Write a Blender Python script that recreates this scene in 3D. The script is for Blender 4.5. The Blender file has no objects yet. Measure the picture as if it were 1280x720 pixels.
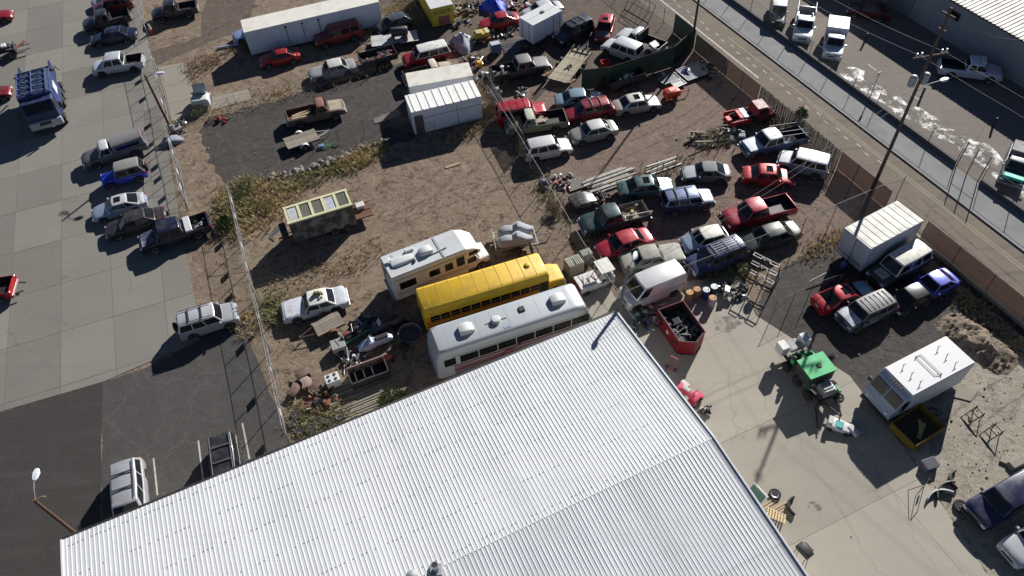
import bpy, bmesh, math, random
from mathutils import Vector, Matrix
R = math.radians
random.seed(7)
sc = bpy.context.scene
col = sc.collection

# ------------------------------------------------------------------ camera
F_PX, CAM_H, NADIR = 950.0, 44.0, (695.0, 1145.0)      # focal length in 1280-wide pixels, drone height, image point straight below
_dn = Vector((NADIR[0]-640, NADIR[1]-360, F_PX)).normalized()
_up = -_dn
_fw = Vector((0, 0, 1)); _Y = (_fw - _up*_fw.dot(_up)).normalized(); _X = _Y.cross(_up)
RW = Matrix((_X, _Y, _up))                                # image axes (right, down, forward) -> world
def G(px, py, z=0.0):
    """point at height z seen at a photo pixel"""
    v = RW @ Vector((px-640, py-360, F_PX)); t = (z-CAM_H)/v.z
    return Vector((v.x*t, v.y*t, z))
cd = bpy.data.cameras.new('camera'); cam = bpy.data.objects.new('camera', cd); col.objects.link(cam)
cd.sensor_width = 36; cd.lens = 36*F_PX/1280; cd.clip_start = 0.5; cd.clip_end = 3000
cr, cu, cb = RW @ Vector((1, 0, 0)), RW @ Vector((0, -1, 0)), RW @ Vector((0, 0, -1))
cam.matrix_world = Matrix(((cr.x, cu.x, cb.x, 0), (cr.y, cu.y, cb.y, 0), (cr.z, cu.z, cb.z, CAM_H), (0, 0, 0, 1)))
sc.camera = cam

# ------------------------------------------------------------------ sky, sun, exposure
SUN_EL, SHADOW_AZ = 27.0, -123.0                           # shadows run along this heading (degrees from +X)
sdir = Vector((math.cos(R(SHADOW_AZ))*math.cos(R(SUN_EL)), math.sin(R(SHADOW_AZ))*math.cos(R(SUN_EL)), -math.sin(R(SUN_EL))))
w = bpy.data.worlds.new('World'); sc.world = w; w.use_nodes = True
wn = w.node_tree; sky = wn.nodes.new('ShaderNodeTexSky'); sky.sky_type = 'NISHITA'; sky.sun_disc = False
sky.sun_elevation = R(SUN_EL); sky.sun_rotation = math.atan2(-sdir.x, -sdir.y); sky.altitude = 2000; sky.air_density = .55; sky.dust_density = .05
wn.links.new(sky.outputs[0], wn.nodes['Background'].inputs[0]); wn.nodes['Background'].inputs[1].default_value = 0.055
sl = bpy.data.lights.new('sun', 'SUN'); sl.energy = 5.0; sl.angle = R(0.55); sl.color = (1, .965, .91)
so = bpy.data.objects.new('sun', sl); col.objects.link(so); so.rotation_euler = (-sdir).to_track_quat('Z', 'Y').to_euler()
so.location = (30, 60, 60)
vs = sc.view_settings; vs.view_transform = 'Standard'; vs.look = 'None'; vs.exposure = 0.6; vs.gamma = 1
try: vs.use_curve_mapping = False
except Exception: pass
sc.cycles.transparent_max_bounces = 24; sc.cycles.max_bounces = 6; sc.cycles.diffuse_bounces = 3

# ------------------------------------------------------------------ materials
def S(r, g, b):
    f = lambda c: ((c/255)/12.92 if c/255 <= .04045 else ((c/255+.055)/1.055)**2.4)
    return (f(r), f(g), f(b))
_mats = {}
def nd(t, ty, **kw):
    n = t.nodes.new(ty)
    for k, v in kw.items():
        if isinstance(k, str) and hasattr(n, k): setattr(n, k, v)
    return n
def noise(t, vec, scale, detail=4, rough=.6):
    n = t.nodes.new('ShaderNodeTexNoise'); n.inputs['Scale'].default_value = scale
    n.inputs['Detail'].default_value = detail; n.inputs['Roughness'].default_value = rough
    t.links.new(vec, n.inputs['Vector']); return n.outputs[0]
def ramp(t, fac, a, b):
    m = t.nodes.new('ShaderNodeMapRange'); m.inputs[1].default_value = a; m.inputs[2].default_value = b
    t.links.new(fac, m.inputs[0]); return m.outputs[0]
def mix(t, fac, a, b, mode='MIX'):
    m = t.nodes.new('ShaderNodeMix'); m.data_type = 'RGBA'; m.blend_type = mode
    for s, i in ((fac, 0), (a, 6), (b, 7)):
        if hasattr(s, 'links') or hasattr(s, 'is_linked'): t.links.new(s, m.inputs[i])
        else: m.inputs[i].default_value = s if i == 0 else (*s[:3], 1)
    return m.outputs[2]
def base(name):
    m = bpy.data.materials.new(name); m.use_nodes = True; t = m.node_tree
    b = t.nodes['Principled BSDF']; tc = t.nodes.new('ShaderNodeTexCoord')
    return m, t, b, tc
def M(c, rough=.6, metal=0, dirt=.25, dcol=(.13, .105, .08), coat=0, scale=2.5, bump=0, var=.0, world=False):
    """general weathered surface: colour, dirt noise, optional bump"""
    k = (tuple(round(x, 4) for x in c), rough, metal, dirt, coat, scale, bump, var, dcol, world)
    if k in _mats: return _mats[k]
    m, t, b, tc = base('surface')
    vec = tc.outputs['Object']
    if world:
        g = t.nodes.new('ShaderNodeNewGeometry'); vec = g.outputs['Position']
    n = noise(t, vec, scale, 5, .65)
    f = ramp(t, n, .45, .75)
    mm = t.nodes.new('ShaderNodeMath'); mm.operation = 'MULTIPLY'; mm.inputs[1].default_value = dirt; t.links.new(f, mm.inputs[0])
    colr = mix(t, mm.outputs[0], c, dcol)
    if var:
        oi = t.nodes.new('ShaderNodeObjectInfo'); mr = t.nodes.new('ShaderNodeMapRange')
        mr.inputs[3].default_value = 1-var; mr.inputs[4].default_value = 1+var*.6; t.links.new(oi.outputs['Random'], mr.inputs[0])
        cc = t.nodes.new('ShaderNodeCombineColor')
        for i in range(3): t.links.new(mr.outputs[0], cc.inputs[i])
        colr = mix(t, 1.0, colr, cc.outputs[0], 'MULTIPLY')
    t.links.new(colr, b.inputs['Base Color'])
    b.inputs['Metallic'].default_value = metal
    rr = t.nodes.new('ShaderNodeMapRange'); rr.inputs[3].default_value = max(.03, rough-.06); rr.inputs[4].default_value = min(1, rough+.25*dirt+.1)
    t.links.new(n, rr.inputs[0]); t.links.new(rr.outputs[0], b.inputs['Roughness'])
    if coat: b.inputs['Coat Weight'].default_value = coat; b.inputs['Coat Roughness'].default_value = .08
    if bump:
        bp = t.nodes.new('ShaderNodeBump'); bp.inputs['Strength'].default_value = bump; bp.inputs['Distance'].default_value = .02
        t.links.new(noise(t, vec, scale*6, 4), bp.inputs['Height']); t.links.new(bp.outputs[0], b.inputs['Normal'])
    _mats[k] = m; return m
def paint(r, g, b, dirt=.42, rough=.27, metal=.25):
    if r > 1.8*g and r > 100: r, g, b = r*.84, g*.9+6, b*.88
    return M(S(r, g, b), rough, metal, dirt, (.19, .165, .135), coat=.4, scale=1.5)
def glassm():
    if 'glass' in _mats: return _mats['glass']
    m, t, b, tc = base('window_glass')
    n = noise(t, tc.outputs['Object'], 1.3)
    t.links.new(mix(t, ramp(t, n, .4, .8), (.008, .009, .011), (.024, .025, .025)), b.inputs['Base Color'])
    b.inputs['Roughness'].default_value = .08; b.inputs['IOR'].default_value = 1.4; _mats['glass'] = m; return m
def ground_mat(name, cols, scales=(.12, .9, 6), rough=.9, bump=.5, speck=.0, speckcol=(.3, .28, .25), bscale=9, streak=None, scuff=None, crack=0):
    """cols: base, patch, fine colour; world-space noises at three scales"""
    m, t, b, tc = base(name); g = t.nodes.new('ShaderNodeNewGeometry'); P = g.outputs['Position']
    c = mix(t, ramp(t, noise(t, P, scales[0], 5, .62), .38, .64), cols[0], cols[1])
    c = mix(t, ramp(t, noise(t, P, scales[1], 5, .65), .48, .72), c, cols[2])
    f = noise(t, P, scales[2], 4, .7)
    c = mix(t, .55, c, mix(t, ramp(t, f, .3, .7), tuple(x*.45 for x in cols[0]), tuple(min(1, x*1.5) for x in cols[0])))
    if streak:                                             # tyre tracks / drag marks along a heading
        mp = t.nodes.new('ShaderNodeMapping'); mp.inputs['Rotation'].default_value = (0, 0, -R(streak[0])); mp.inputs['Scale'].default_value = (.12, 1.4, 1)
        t.links.new(P, mp.inputs[0])
        s1 = ramp(t, noise(t, mp.outputs[0], 1.0, 6, .6), .52, .68)
        mm = t.nodes.new('ShaderNodeMath'); mm.operation = 'MULTIPLY'; mm.inputs[1].default_value = streak[1]; t.links.new(s1, mm.inputs[0])
        c = mix(t, mm.outputs[0], c, streak[2])
    if scuff:                                              # curled scuffs and churned patches
        nz = t.nodes.new('ShaderNodeTexNoise'); nz.inputs['Scale'].default_value = .8; nz.inputs['Detail'].default_value = 7; nz.inputs['Roughness'].default_value = .68; nz.inputs['Distortion'].default_value = 2.2; t.links.new(P, nz.inputs['Vector'])
        for lo, hi, kk, cc_ in ((.54, .64, scuff[0], tuple(x*.55 for x in cols[1])), (.47, .36, scuff[1], tuple(min(1, x*1.18) for x in cols[2]))):
            mm = t.nodes.new('ShaderNodeMath'); mm.operation = 'MULTIPLY'; mm.inputs[1].default_value = kk; t.links.new(ramp(t, nz.outputs[0], lo, hi), mm.inputs[0]); c = mix(t, mm.outputs[0], c, cc_)
    if crack:
        wv = t.nodes.new('ShaderNodeTexNoise'); wv.inputs['Scale'].default_value = .9; t.links.new(P, wv.inputs['Vector'])
        va = t.nodes.new('ShaderNodeVectorMath'); va.operation = 'MULTIPLY_ADD'; va.inputs[1].default_value = (1.8, 1.8, 0); t.links.new(wv.outputs[1], va.inputs[0]); t.links.new(P, va.inputs[2])
        vo = t.nodes.new('ShaderNodeTexVoronoi'); vo.feature = 'DISTANCE_TO_EDGE'; vo.inputs['Scale'].default_value = .22; t.links.new(va.outputs[0], vo.inputs['Vector'])
        mr = t.nodes.new('ShaderNodeMapRange'); mr.inputs[1].default_value = .012; mr.inputs[2].default_value = .003; t.links.new(vo.outputs['Distance'], mr.inputs[0])
        mm = t.nodes.new('ShaderNodeMath'); mm.operation = 'MULTIPLY'; mm.inputs[1].default_value = crack; t.links.new(mr.outputs[0], mm.inputs[0]); c = mix(t, mm.outputs[0], c, tuple(min(1, x*1.5) for x in cols[2]))
    if speck:
        v = t.nodes.new('ShaderNodeTexVoronoi'); v.inputs['Scale'].default_value = 5.5; t.links.new(P, v.inputs['Vector'])
        mr = t.nodes.new('ShaderNodeMapRange'); mr.inputs[1].default_value = .10; mr.inputs[2].default_value = .05; t.links.new(v.outputs['Distance'], mr.inputs[0])
        mm = t.nodes.new('ShaderNodeMath'); mm.operation = 'MULTIPLY'; mm.inputs[1].default_value = speck; t.links.new(mr.outputs[0], mm.inputs[0])
        c = mix(t, mm.outputs[0], c, speckcol)
    t.links.new(c, b.inputs['Base Color']); b.inputs['Roughness'].default_value = rough; b.inputs['Specular IOR Level'].default_value = .25
    bp = t.nodes.new('ShaderNodeBump'); bp.inputs['Strength'].default_value = bump; bp.inputs['Distance'].default_value = .06
    t.links.new(noise(t, P, bscale*.35, 6, .7), bp.inputs['Height']); t.links.new(bp.outputs[0], b.inputs['Normal'])
    return m
def slab_mat(name, c, dark, var=.10, stain=.5, crack=.22):
    m, t, b, tc = base(name); g = t.nodes.new('ShaderNodeNewGeometry'); P = g.outputs['Position']
    k = mix(t, ramp(t, noise(t, P, .16, 5, .6), .35, .68), c, tuple(x*.82 for x in c))
    k = mix(t, ramp(t, noise(t, P, 8, 4, .7), .25, .8), tuple(x*.86 for x in c), k)
    s = ramp(t, noise(t, P, .55, 6, .62), .63, .80)
    mm = t.nodes.new('ShaderNodeMath'); mm.operation = 'MULTIPLY'; mm.inputs[1].default_value = stain; t.links.new(s, mm.inputs[0])
    k = mix(t, mm.outputs[0], k, dark)
    mp = t.nodes.new('ShaderNodeMapping'); mp.inputs['Rotation'].default_value = (0, 0, -R(108)); mp.inputs['Scale'].default_value = (.10, 1.1, 1)
    t.links.new(P, mp.inputs[0]); s2 = ramp(t, noise(t, mp.outputs[0], 1, 6, .6), .5, .75)
    mm = t.nodes.new('ShaderNodeMath'); mm.operation = 'MULTIPLY'; mm.inputs[1].default_value = .35; t.links.new(s2, mm.inputs[0])
    k = mix(t, mm.outputs[0], k, tuple(x*.72 for x in c))
    # fine cracks: edges of large warped voronoi cells
    wv = t.nodes.new('ShaderNodeTexNoise'); wv.inputs['Scale'].default_value = .7; t.links.new(P, wv.inputs['Vector'])
    va = t.nodes.new('ShaderNodeVectorMath'); va.operation = 'MULTIPLY_ADD'; va.inputs[1].default_value = (1.6, 1.6, 0); t.links.new(wv.outputs[1], va.inputs[0]); t.links.new(P, va.inputs[2])
    vo = t.nodes.new('ShaderNodeTexVoronoi'); vo.feature = 'DISTANCE_TO_EDGE'; vo.inputs['Scale'].default_value = .13; t.links.new(va.outputs[0], vo.inputs['Vector'])
    mr = t.nodes.new('ShaderNodeMapRange'); mr.inputs[1].default_value = .006; mr.inputs[2].default_value = .002; t.links.new(vo.outputs['Distance'], mr.inputs[0])
    mm = t.nodes.new('ShaderNodeMath'); mm.operation = 'MULTIPLY'; mm.inputs[1].default_value = crack; t.links.new(mr.outputs[0], mm.inputs[0])
    k = mix(t, mm.outputs[0], k, tuple(x*.4 for x in c))
    oi = t.nodes.new('ShaderNodeObjectInfo'); mr = t.nodes.new('ShaderNodeMapRange'); mr.inputs[3].default_value = 1-var; mr.inputs[4].default_value = 1+var
    t.links.new(oi.outputs['Random'], mr.inputs[0]); cc = t.nodes.new('ShaderNodeCombineColor')
    for i in range(3): t.links.new(mr.outputs[0], cc.inputs[i])
    k = mix(t, 1.0, k, cc.outputs[0], 'MULTIPLY')
    t.links.new(k, b.inputs['Base Color']); b.inputs['Roughness'].default_value = .85; b.inputs['Specular IOR Level'].default_value = .3
    bp = t.nodes.new('ShaderNodeBump'); bp.inputs['Strength'].default_value = .25; bp.inputs['Distance'].default_value = .01
    t.links.new(noise(t, P, 14, 4), bp.inputs['Height']); t.links.new(bp.outputs[0], b.inputs['Normal'])
    return m
def mesh_mat(name, c, wire=.06, pitch=.06, fill=0.0, trans=0):
    """woven wire (diamonds drawn in the fence's own x/z) with optional windscreen fill"""
    m, t, b, tc = base(name)
    sx = t.nodes.new('ShaderNodeSeparateXYZ'); t.links.new(tc.outputs['Object'], sx.inputs[0])
    outs = []
    for s in (1, -1):
        a = t.nodes.new('ShaderNodeMath'); a.operation = 'MULTIPLY_ADD'; a.inputs[1].default_value = s; t.links.new(sx.outputs[2], a.inputs[0]); t.links.new(sx.outputs[0], a.inputs[2])
        d = t.nodes.new('ShaderNodeMath'); d.operation = 'DIVIDE'; d.inputs[1].default_value = pitch; t.links.new(a.outputs[0], d.inputs[0])
        f = t.nodes.new('ShaderNodeMath'); f.operation = 'FRACT'; t.links.new(d.outputs[0], f.inputs[0])
        l = t.nodes.new('ShaderNodeMath'); l.operation = 'LESS_THAN'; l.inputs[1].default_value = wire; t.links.new(f.outputs[0], l.inputs[0]); outs.append(l.outputs[0])
    mx = t.nodes.new('ShaderNodeMath'); mx.operation = 'MAXIMUM'; t.links.new(outs[0], mx.inputs[0]); t.links.new(outs[1], mx.inputs[1])
    k = mx.outputs[0]
    if fill:
        f2 = t.nodes.new('ShaderNodeMath'); f2.operation = 'MAXIMUM'; f2.inputs[1].default_value = fill; t.links.new(k, f2.inputs[0]); k = f2.outputs[0]
    t.links.new(k, b.inputs['Alpha'])
    n = noise(t, tc.outputs['Object'], 1.1, 5)
    t.links.new(mix(t, ramp(t, n, .35, .75), c, tuple(x*.55 for x in c)), b.inputs['Base Color'])
    b.inputs['Roughness'].default_value = .6; b.inputs['Metallic'].default_value = 0 if fill else .6
    if trans:
        tr = t.nodes.new('ShaderNodeBsdfTranslucent'); tr.inputs[0].default_value = (*[min(1, x*1.6) for x in c], 1)
        ms = t.nodes.new('ShaderNodeMixShader'); ms.inputs[0].default_value = trans
        t.links.new(b.outputs[0], ms.inputs[1]); t.links.new(tr.outputs[0], ms.inputs[2]); t.links.new(ms.outputs[0], t.nodes['Material Output'].inputs[0])
    return m
GLASS = glassm()
RUBBER = M((.018, .018, .019), .8, 0, .4, (.07, .06, .05), scale=6)
RIM = M((.45, .45, .46), .35, .8, .4)
RIMD = M((.09, .09, .09), .5, .6, .4)
BLACK = M((.02, .02, .022), .55, 0, .3)
DARKM = M((.035, .035, .037), .6, .3, .4)
STEEL = M((.42, .43, .44), .42, .8, .35)
GALV = M((.34, .35, .36), .6, .35, .3)
CHROME = M((.5, .51, .53), .3, .9, .25)
RUST = M((.16, .07, .04), .85, .1, .5, (.05, .03, .025), scale=4, bump=.3)
WOODG = M((.27, .235, .19), .85, 0, .6, (.11, .09, .07), scale=3, bump=.3, var=.2)
WOODT = M((.42, .33, .22), .85, 0, .5, (.18, .13, .08), scale=3, bump=.3, var=.2)
POLEW = M((.10, .07, .052), .9, 0, .5, (.04, .03, .025), scale=3, bump=.4)
WHITEP = M((.60, .61, .61), .45, 0, .3, (.35, .33, .30), scale=1.2)
HEADL = M((.75, .77, .78), .12, .1, .2)
TAILL = M((.28, .012, .012), .2, 0, .2)
PLATE = M((.6, .62, .6), .5, 0, .2)

# ------------------------------------------------------------------ mesh helpers
class MB:
    def __init__(s): s.v = []; s.f = []
    def add(s, vs_, fs):
        o = len(s.v); s.v += [tuple(v) for v in vs_]; s.f += [tuple(i+o for i in f) for f in fs]; return s
    def box(s, c, d, rz=0, rot=None, taper=1.0):
        hx, hy, hz = d[0]/2, d[1]/2, d[2]/2; c = Vector(c)
        vs_ = [Vector((x*(taper if z > 0 else 1), y*(taper if z > 0 else 1), z)) for z in (-hz, hz) for x, y in ((-hx, -hy), (hx, -hy), (hx, hy), (-hx, hy))]
        m = rot if rot is not None else Matrix.Rotation(rz, 3, 'Z')
        return s.add([m @ v + c for v in vs_], [(3, 2, 1, 0), (4, 5, 6, 7), (0, 1, 5, 4), (1, 2, 6, 5), (2, 3, 7, 6), (3, 0, 4, 7)])
    def tube(s, p, q, r0, r1=None, n=8, cap=True):
        p, q = Vector(p), Vector(q); r1 = r0 if r1 is None else r1
        z = (q-p).normalized(); x = z.orthogonal().normalized(); y = z.cross(x)
        vs_ = [c + (x*math.cos(2*math.pi*i/n) + y*math.sin(2*math.pi*i/n))*r for c, r in ((p, r0), (q, r1)) for i in range(n)]
        fs = [(i, (i+1) % n, n+(i+1) % n, n+i) for i in range(n)]
        if cap: fs += [tuple(range(n-1, -1, -1)), tuple(range(n, 2*n))]
        return s.add(vs_, fs)
    def path(s, pts, r, n=6):
        for a, b in zip(pts[:-1], pts[1:]): s.tube(a, b, r, r, n)
        return s
    def lathe(s, prof, axis='Z', c=(0, 0, 0), n=16):
        c = Vector(c); vs_ = []
        for r, h in prof:
            for i in range(n):
                a = 2*math.pi*i/n; x, y = r*math.cos(a), r*math.sin(a)
                vs_.append(c + (Vector((x, y, h)) if axis == 'Z' else Vector((x, h, y)) if axis == 'Y' else Vector((h, x, y))))
        k = len(prof); fs = [(j*n+i, j*n+(i+1) % n, (j+1)*n+(i+1) % n, (j+1)*n+i) for j in range(k-1) for i in range(n)]
        fs += [tuple(range(n-1, -1, -1)), tuple((k-1)*n+i for i in range(n))]
        return s.add(vs_, fs)
    def prism(s, pts, z0, z1):
        n = len(pts)
        return s.add([(p[0], p[1], z0) for p in pts] + [(p[0], p[1], z1) for p in pts],
                     [tuple(range(n-1, -1, -1)), tuple(range(n, 2*n))] + [(i, (i+1) % n, n+(i+1) % n, n+i) for i in range(n)])
    def slab(s, pts, t=.015):
        """polygon of 3-D points made into a thin plate (thickness behind its normal)"""
        P = [Vector(p) for p in pts]; nrm = Vector((0, 0, 0))
        for i in range(1, len(P)-1): nrm += (P[i]-P[0]).cross(P[i+1]-P[0])
        nrm = nrm.normalized(); n = len(P)
        return s.add([p for p in P] + [p-nrm*t for p in P], [tuple(range(n)), tuple(range(2*n-1, n-1, -1))] + [((i+1) % n, i, n+i, n+(i+1) % n) for i in range(n)])
    def loft(s, rings, caps=True, closed=True):
        n = len(rings[0]); vs_ = [p for r in rings for p in r]; fs = []
        for j in range(len(rings)-1):
            for i in range(n if closed else n-1):
                k = (i+1) % n; fs.append((j*n+i, j*n+k, (j+1)*n+k, (j+1)*n+i))
        if caps: fs += [tuple(range(n-1, -1, -1)), tuple((len(rings)-1)*n+i for i in range(n))]
        return s.add(vs_, fs)
    def mesh(s, name, m, smooth=0, bevel=0, seg=2, fix=True):
        me = bpy.data.meshes.new(name); me.from_pydata(s.v, [], s.f)
        if bevel or fix:
            bm = bmesh.new(); bm.from_mesh(me)
            if bevel: bmesh.ops.bevel(bm, geom=[e for e in bm.edges], offset=bevel, segments=seg, affect='EDGES', profile=.5, clamp_overlap=True)
            if fix: bmesh.ops.recalc_face_normals(bm, faces=bm.faces)
            bm.to_mesh(me); bm.free()
        if smooth:
            for p in me.polygons: p.use_smooth = True
            try: me.set_sharp_from_angle(angle=R(smooth))
            except Exception: pass
        me.materials.append(m); return me
    def build(s, name, m, parent=None, smooth=0, bevel=0, seg=2, fix=True):
        return link(name, s.mesh(name, m, smooth, bevel, seg, fix), parent)
def link(name, me, parent=None, loc=None, rz=None, scale=None):
    o = bpy.data.objects.new(name, me); col.objects.link(o)
    if parent is not None: o.parent = parent
    if loc is not None: o.location = loc
    if rz is not None: o.rotation_euler = (0, 0, rz)
    if scale is not None: o.scale = scale if hasattr(scale, '__len__') else (scale,)*3
    return o
def tag(o, label=None, cat=None, group=None, kind=None):
    if label: o['label'] = label
    if cat: o['category'] = cat
    if group: o['group'] = group
    if kind: o['kind'] = kind
    return o
def thing(name, label, cat, loc=(0, 0, 0), rz=0, group=None):
    o = link(name, None, None, loc, rz); o.empty_display_size = .3
    return tag(o, label, cat, group)
def at(a, b, z=0.0):
    """centre, heading and length from two photo pixels on a thing's long axis at height z"""
    A, B = G(*a, z), G(*b, z); d = A-B
    c = (A+B)/2; c.z = 0
    return c, math.atan2(d.y, d.x), d.length
def sheet(name, px, z, m, kind='structure', jitter=0, world=False, sub=6):
    pts = [Vector((p[0], p[1], 0)) if world else G(*p) for p in px]
    if jitter:
        out = []; rnd = random.Random(len(px)*13+int(z*1e4))
        for i, p in enumerate(pts):
            q = pts[(i+1) % len(pts)]
            e = (q-p); nn = Vector((-e.y, e.x, 0)).normalized(); m_ = max(2, min(sub, int(e.length/(jitter*1.6))))
            for k in range(m_):
                c = p.lerp(q, k/m_)
                if k: c = c + nn*rnd.uniform(-jitter, jitter)
                out.append(c)
        pts = out
    me = bpy.data.meshes.new(name); me.from_pydata([(p.x, p.y, z) for p in pts], [], [tuple(range(len(pts)))])
    bm = bmesh.new(); bm.from_mesh(me); bmesh.ops.recalc_face_normals(bm, faces=bm.faces)
    for f in bm.faces:
        if f.normal.z < 0: f.normal_flip()
    bmesh.ops.triangulate(bm, faces=bm.faces[:]); bm.to_mesh(me); bm.free()
    me.materials.append(m); o = link(name, me); tag(o, kind=kind); return o
def clip_poly(subj, rect):
    """clip a polygon by a convex (counter-clockwise) polygon, in the plane"""
    out = [Vector((p[0], p[1])) for p in subj]
    for i in range(len(rect)):
        a, b = Vector(rect[i][:2]), Vector(rect[(i+1) % len(rect)][:2]); e = b-a; inp = out; out = []
        if not inp: return []
        sd = lambda p: e.x*(p.y-a.y)-e.y*(p.x-a.x)
        for j in range(len(inp)):
            p, q = inp[j-1], inp[j]; sp, sq = sd(p), sd(q)
            if (sp >= 0) != (sq >= 0): out.append(p + (q-p)*(sp/(sp-sq)))
            if sq >= 0: out.append(q)
    return out
def slabs(name, px, ang, du, dv, origin, z, m, gap=.025, kind_label=None):
    """a paved area: base sheet plus separate cast slabs with recessed joints"""
    poly = [G(*p) for p in px]
    c, s_ = math.cos(R(ang)), math.sin(R(ang))
    uv = [((p.x-origin[0])*c+(p.y-origin[1])*s_, -(p.x-origin[0])*s_+(p.y-origin[1])*c) for p in poly]
    root = sheet(name, [(p.x, p.y) for p in poly], z-.012, JOINT, world=True)
    u0, u1 = min(a for a, b in uv), max(a for a, b in uv); v0, v1 = min(b for a, b in uv), max(b for a, b in uv)
    for i in range(math.floor(u0/du), math.ceil(u1/du)):
        for j in range(math.floor(v0/dv), math.ceil(v1/dv)):
            off = (i % 2)*.0
            rect = [(i*du+gap, j*dv+gap+off), ((i+1)*du-gap, j*dv+gap+off), ((i+1)*du-gap, (j+1)*dv-gap+off), (i*du+gap, (j+1)*dv-gap+off)]
            k = clip_poly(uv, rect)
            if len(k) < 3: continue
            W = [(origin[0]+a*c-b*s_, origin[1]+a*s_+b*c) for a, b in k]
            zz = z + random.uniform(-.004, .004)
            MB().prism(W, zz-.03, zz).build('slab', m, root)
    return root
JOINT = M((.11, .10, .085), .95, 0, .4, world=True)
# ================================================================== THE SETTING
DIRT = ground_mat('dirt', [(.205, .155, .112), (.13, .098, .072), (.262, .208, .155)], rough=.95, bump=.9, streak=(20, .35, (.14, .105, .08)), scuff=(.95, .55))
YARD = ground_mat('yard_dirt', [(.182, .130, .104), (.13, .094, .078), (.225, .17, .137)], (.18, 1.2, 7), bump=.8, streak=(22, .35, (.13, .10, .085)), scuff=(.55, .45))
GRAVEL = ground_mat('dark_gravel', [(.062, .055, .052), (.048, .043, .041), (.10, .085, .075)], (.2, 1.5, 10), bump=.9, speck=.12, speckcol=(.16, .14, .12), scuff=(.5, .45))
BROWNY = ground_mat('brown_yard', [(.115, .088, .07), (.075, .06, .05), (.16, .125, .10)], (.15, 1.2, 8), bump=.8, scuff=(.6, .5))
SAND = ground_mat('sandy_ground', [(.30, .272, .22), (.225, .20, .16), (.35, .32, .265)], (.35, 1.6, 8), bump=.9, scuff=(.6, .4))
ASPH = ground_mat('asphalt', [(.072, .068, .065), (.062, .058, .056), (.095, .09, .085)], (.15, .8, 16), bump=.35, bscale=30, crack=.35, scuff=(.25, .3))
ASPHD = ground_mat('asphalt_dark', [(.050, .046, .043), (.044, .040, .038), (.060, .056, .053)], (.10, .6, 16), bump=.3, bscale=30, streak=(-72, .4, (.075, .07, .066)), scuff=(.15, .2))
ROADM = ground_mat('road', [(.185, .153, .122), (.14, .117, .097), (.215, .183, .15)], (.12, .7, 14), bump=.3, bscale=26, streak=(-66, .55, (.085, .075, .07)))
LOTM = ground_mat('far_lot', [(.19, .165, .145), (.15, .132, .118), (.22, .195, .17)], (.14, .8, 12), bump=.3, bscale=26, streak=(-66, .35, (.10, .09, .08)))
WALKM = M((.25, .25, .25), .9, 0, .35, (.12, .115, .11), scale=.6, bump=.15, world=True)
CONC_L = slab_mat('concrete_grey', (.228, .214, .190), (.085, .075, .065), var=.12, stain=.75)
CONC_R = slab_mat('concrete_pale', (.365, .335, .28), (.13, .11, .09), stain=.55)
CONC_P = slab_mat('concrete_pad', (.30, .27, .225), (.12, .10, .08))

ter = MB().add([(-900, -700, 0), (900, -700, 0), (900, 1100, 0), (-900, 1100, 0)], [(0, 1, 2, 3)]).build('ground', DIRT)
tag(ter, kind='structure')
sheet('brown_yard', [(470, -60), (850, -60), (872, 40), (735, 108), (700, 118), (640, 118), (605, 120), (560, 60), (480, 70), (455, 30)], .004, BROWNY, jitter=.5)
sheet('red_dirt_yard', [(618, 112), (735, 108), (882, 58), (1000, 135), (1120, 240), (1105, 252), (1000, 312), (940, 330), (775, 384), (700, 255)], .006, YARD, jitter=.35)
sheet('gravel_lot', [(248, 165), (262, 146), (330, 130), (400, 110), (480, 84), (520, 72), (590, 95), (600, 118), (520, 170), (480, 188), (420, 206), (340, 228), (292, 243), (268, 215)], .008, GRAVEL, jitter=.32, sub=30)
sheet('driveway', [(187, 66), (252, 45), (262, -40), (330, -40), (312, 34), (262, 52), (190, 84)], .008, BROWNY, jitter=.25)
sheet('gravel_yard', [(1003, 320), (1045, 298), (1120, 262), (1165, 300), (1290, 420), (1235, 425), (1190, 420), (1110, 462), (1085, 500), (1050, 470), (985, 420), (945, 395), (958, 350)], .010, GRAVEL, jitter=.2, sub=30)
sheet('sandy_ground', [(1060, 470), (1110, 455), (1215, 425), (1250, 430), (1420, 560), (1450, 760), (1260, 760), (1195, 660), (1130, 560)], .007, SAND, jitter=.3, sub=30)
sheet('asphalt_lot', [(128, 478), (197, 454), (250, 424), (302, 398), (330, 470), (366, 560), (420, 800), (128, 800)], .011, ASPH, jitter=.08, sub=10)
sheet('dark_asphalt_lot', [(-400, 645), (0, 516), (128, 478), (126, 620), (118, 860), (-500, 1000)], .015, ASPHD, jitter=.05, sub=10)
gl = [(-260, -60), (168, -60), (186, 60), (203, 150), (226, 285), (245, 385), (250, 425), (130, 477), (0, 515), (-300, 610)]
o0 = G(77, 300)
slabs('concrete_lot', gl, -72.2, 5.1, 3.75, (o0.x, o0.y), .03, CONC_L, gap=.014)
slabs('concrete_apron', [(768, 388), (852, 352), (926, 346), (944, 394), (985, 420), (1062, 470), (1130, 560), (1196, 660), (1260, 760), (1000, 900), (760, 900)], 21.5, 8.4, 7.2, G(884, 562).xy, .03, CONC_R, gap=.009)
slabs('concrete_pad', [(197, 84), (233, 78), (240, 110), (248, 140), (214, 152)], 20, 2.6, 3.1, G(233, 80).xy, .028, CONC_P, gap=.02)
slabs('concrete_strip', [(262, 122), (310, 112), (314, 124), (264, 138)], 20, 2.2, 4, G(262, 122).xy, .028, CONC_P, gap=.02)
slabs('concrete_walk', [(688, 366), (752, 340), (775, 384), (735, 402)], 21.5, 2.4, 2.6, G(740, 360).xy, .03, CONC_R, gap=.015)
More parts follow.
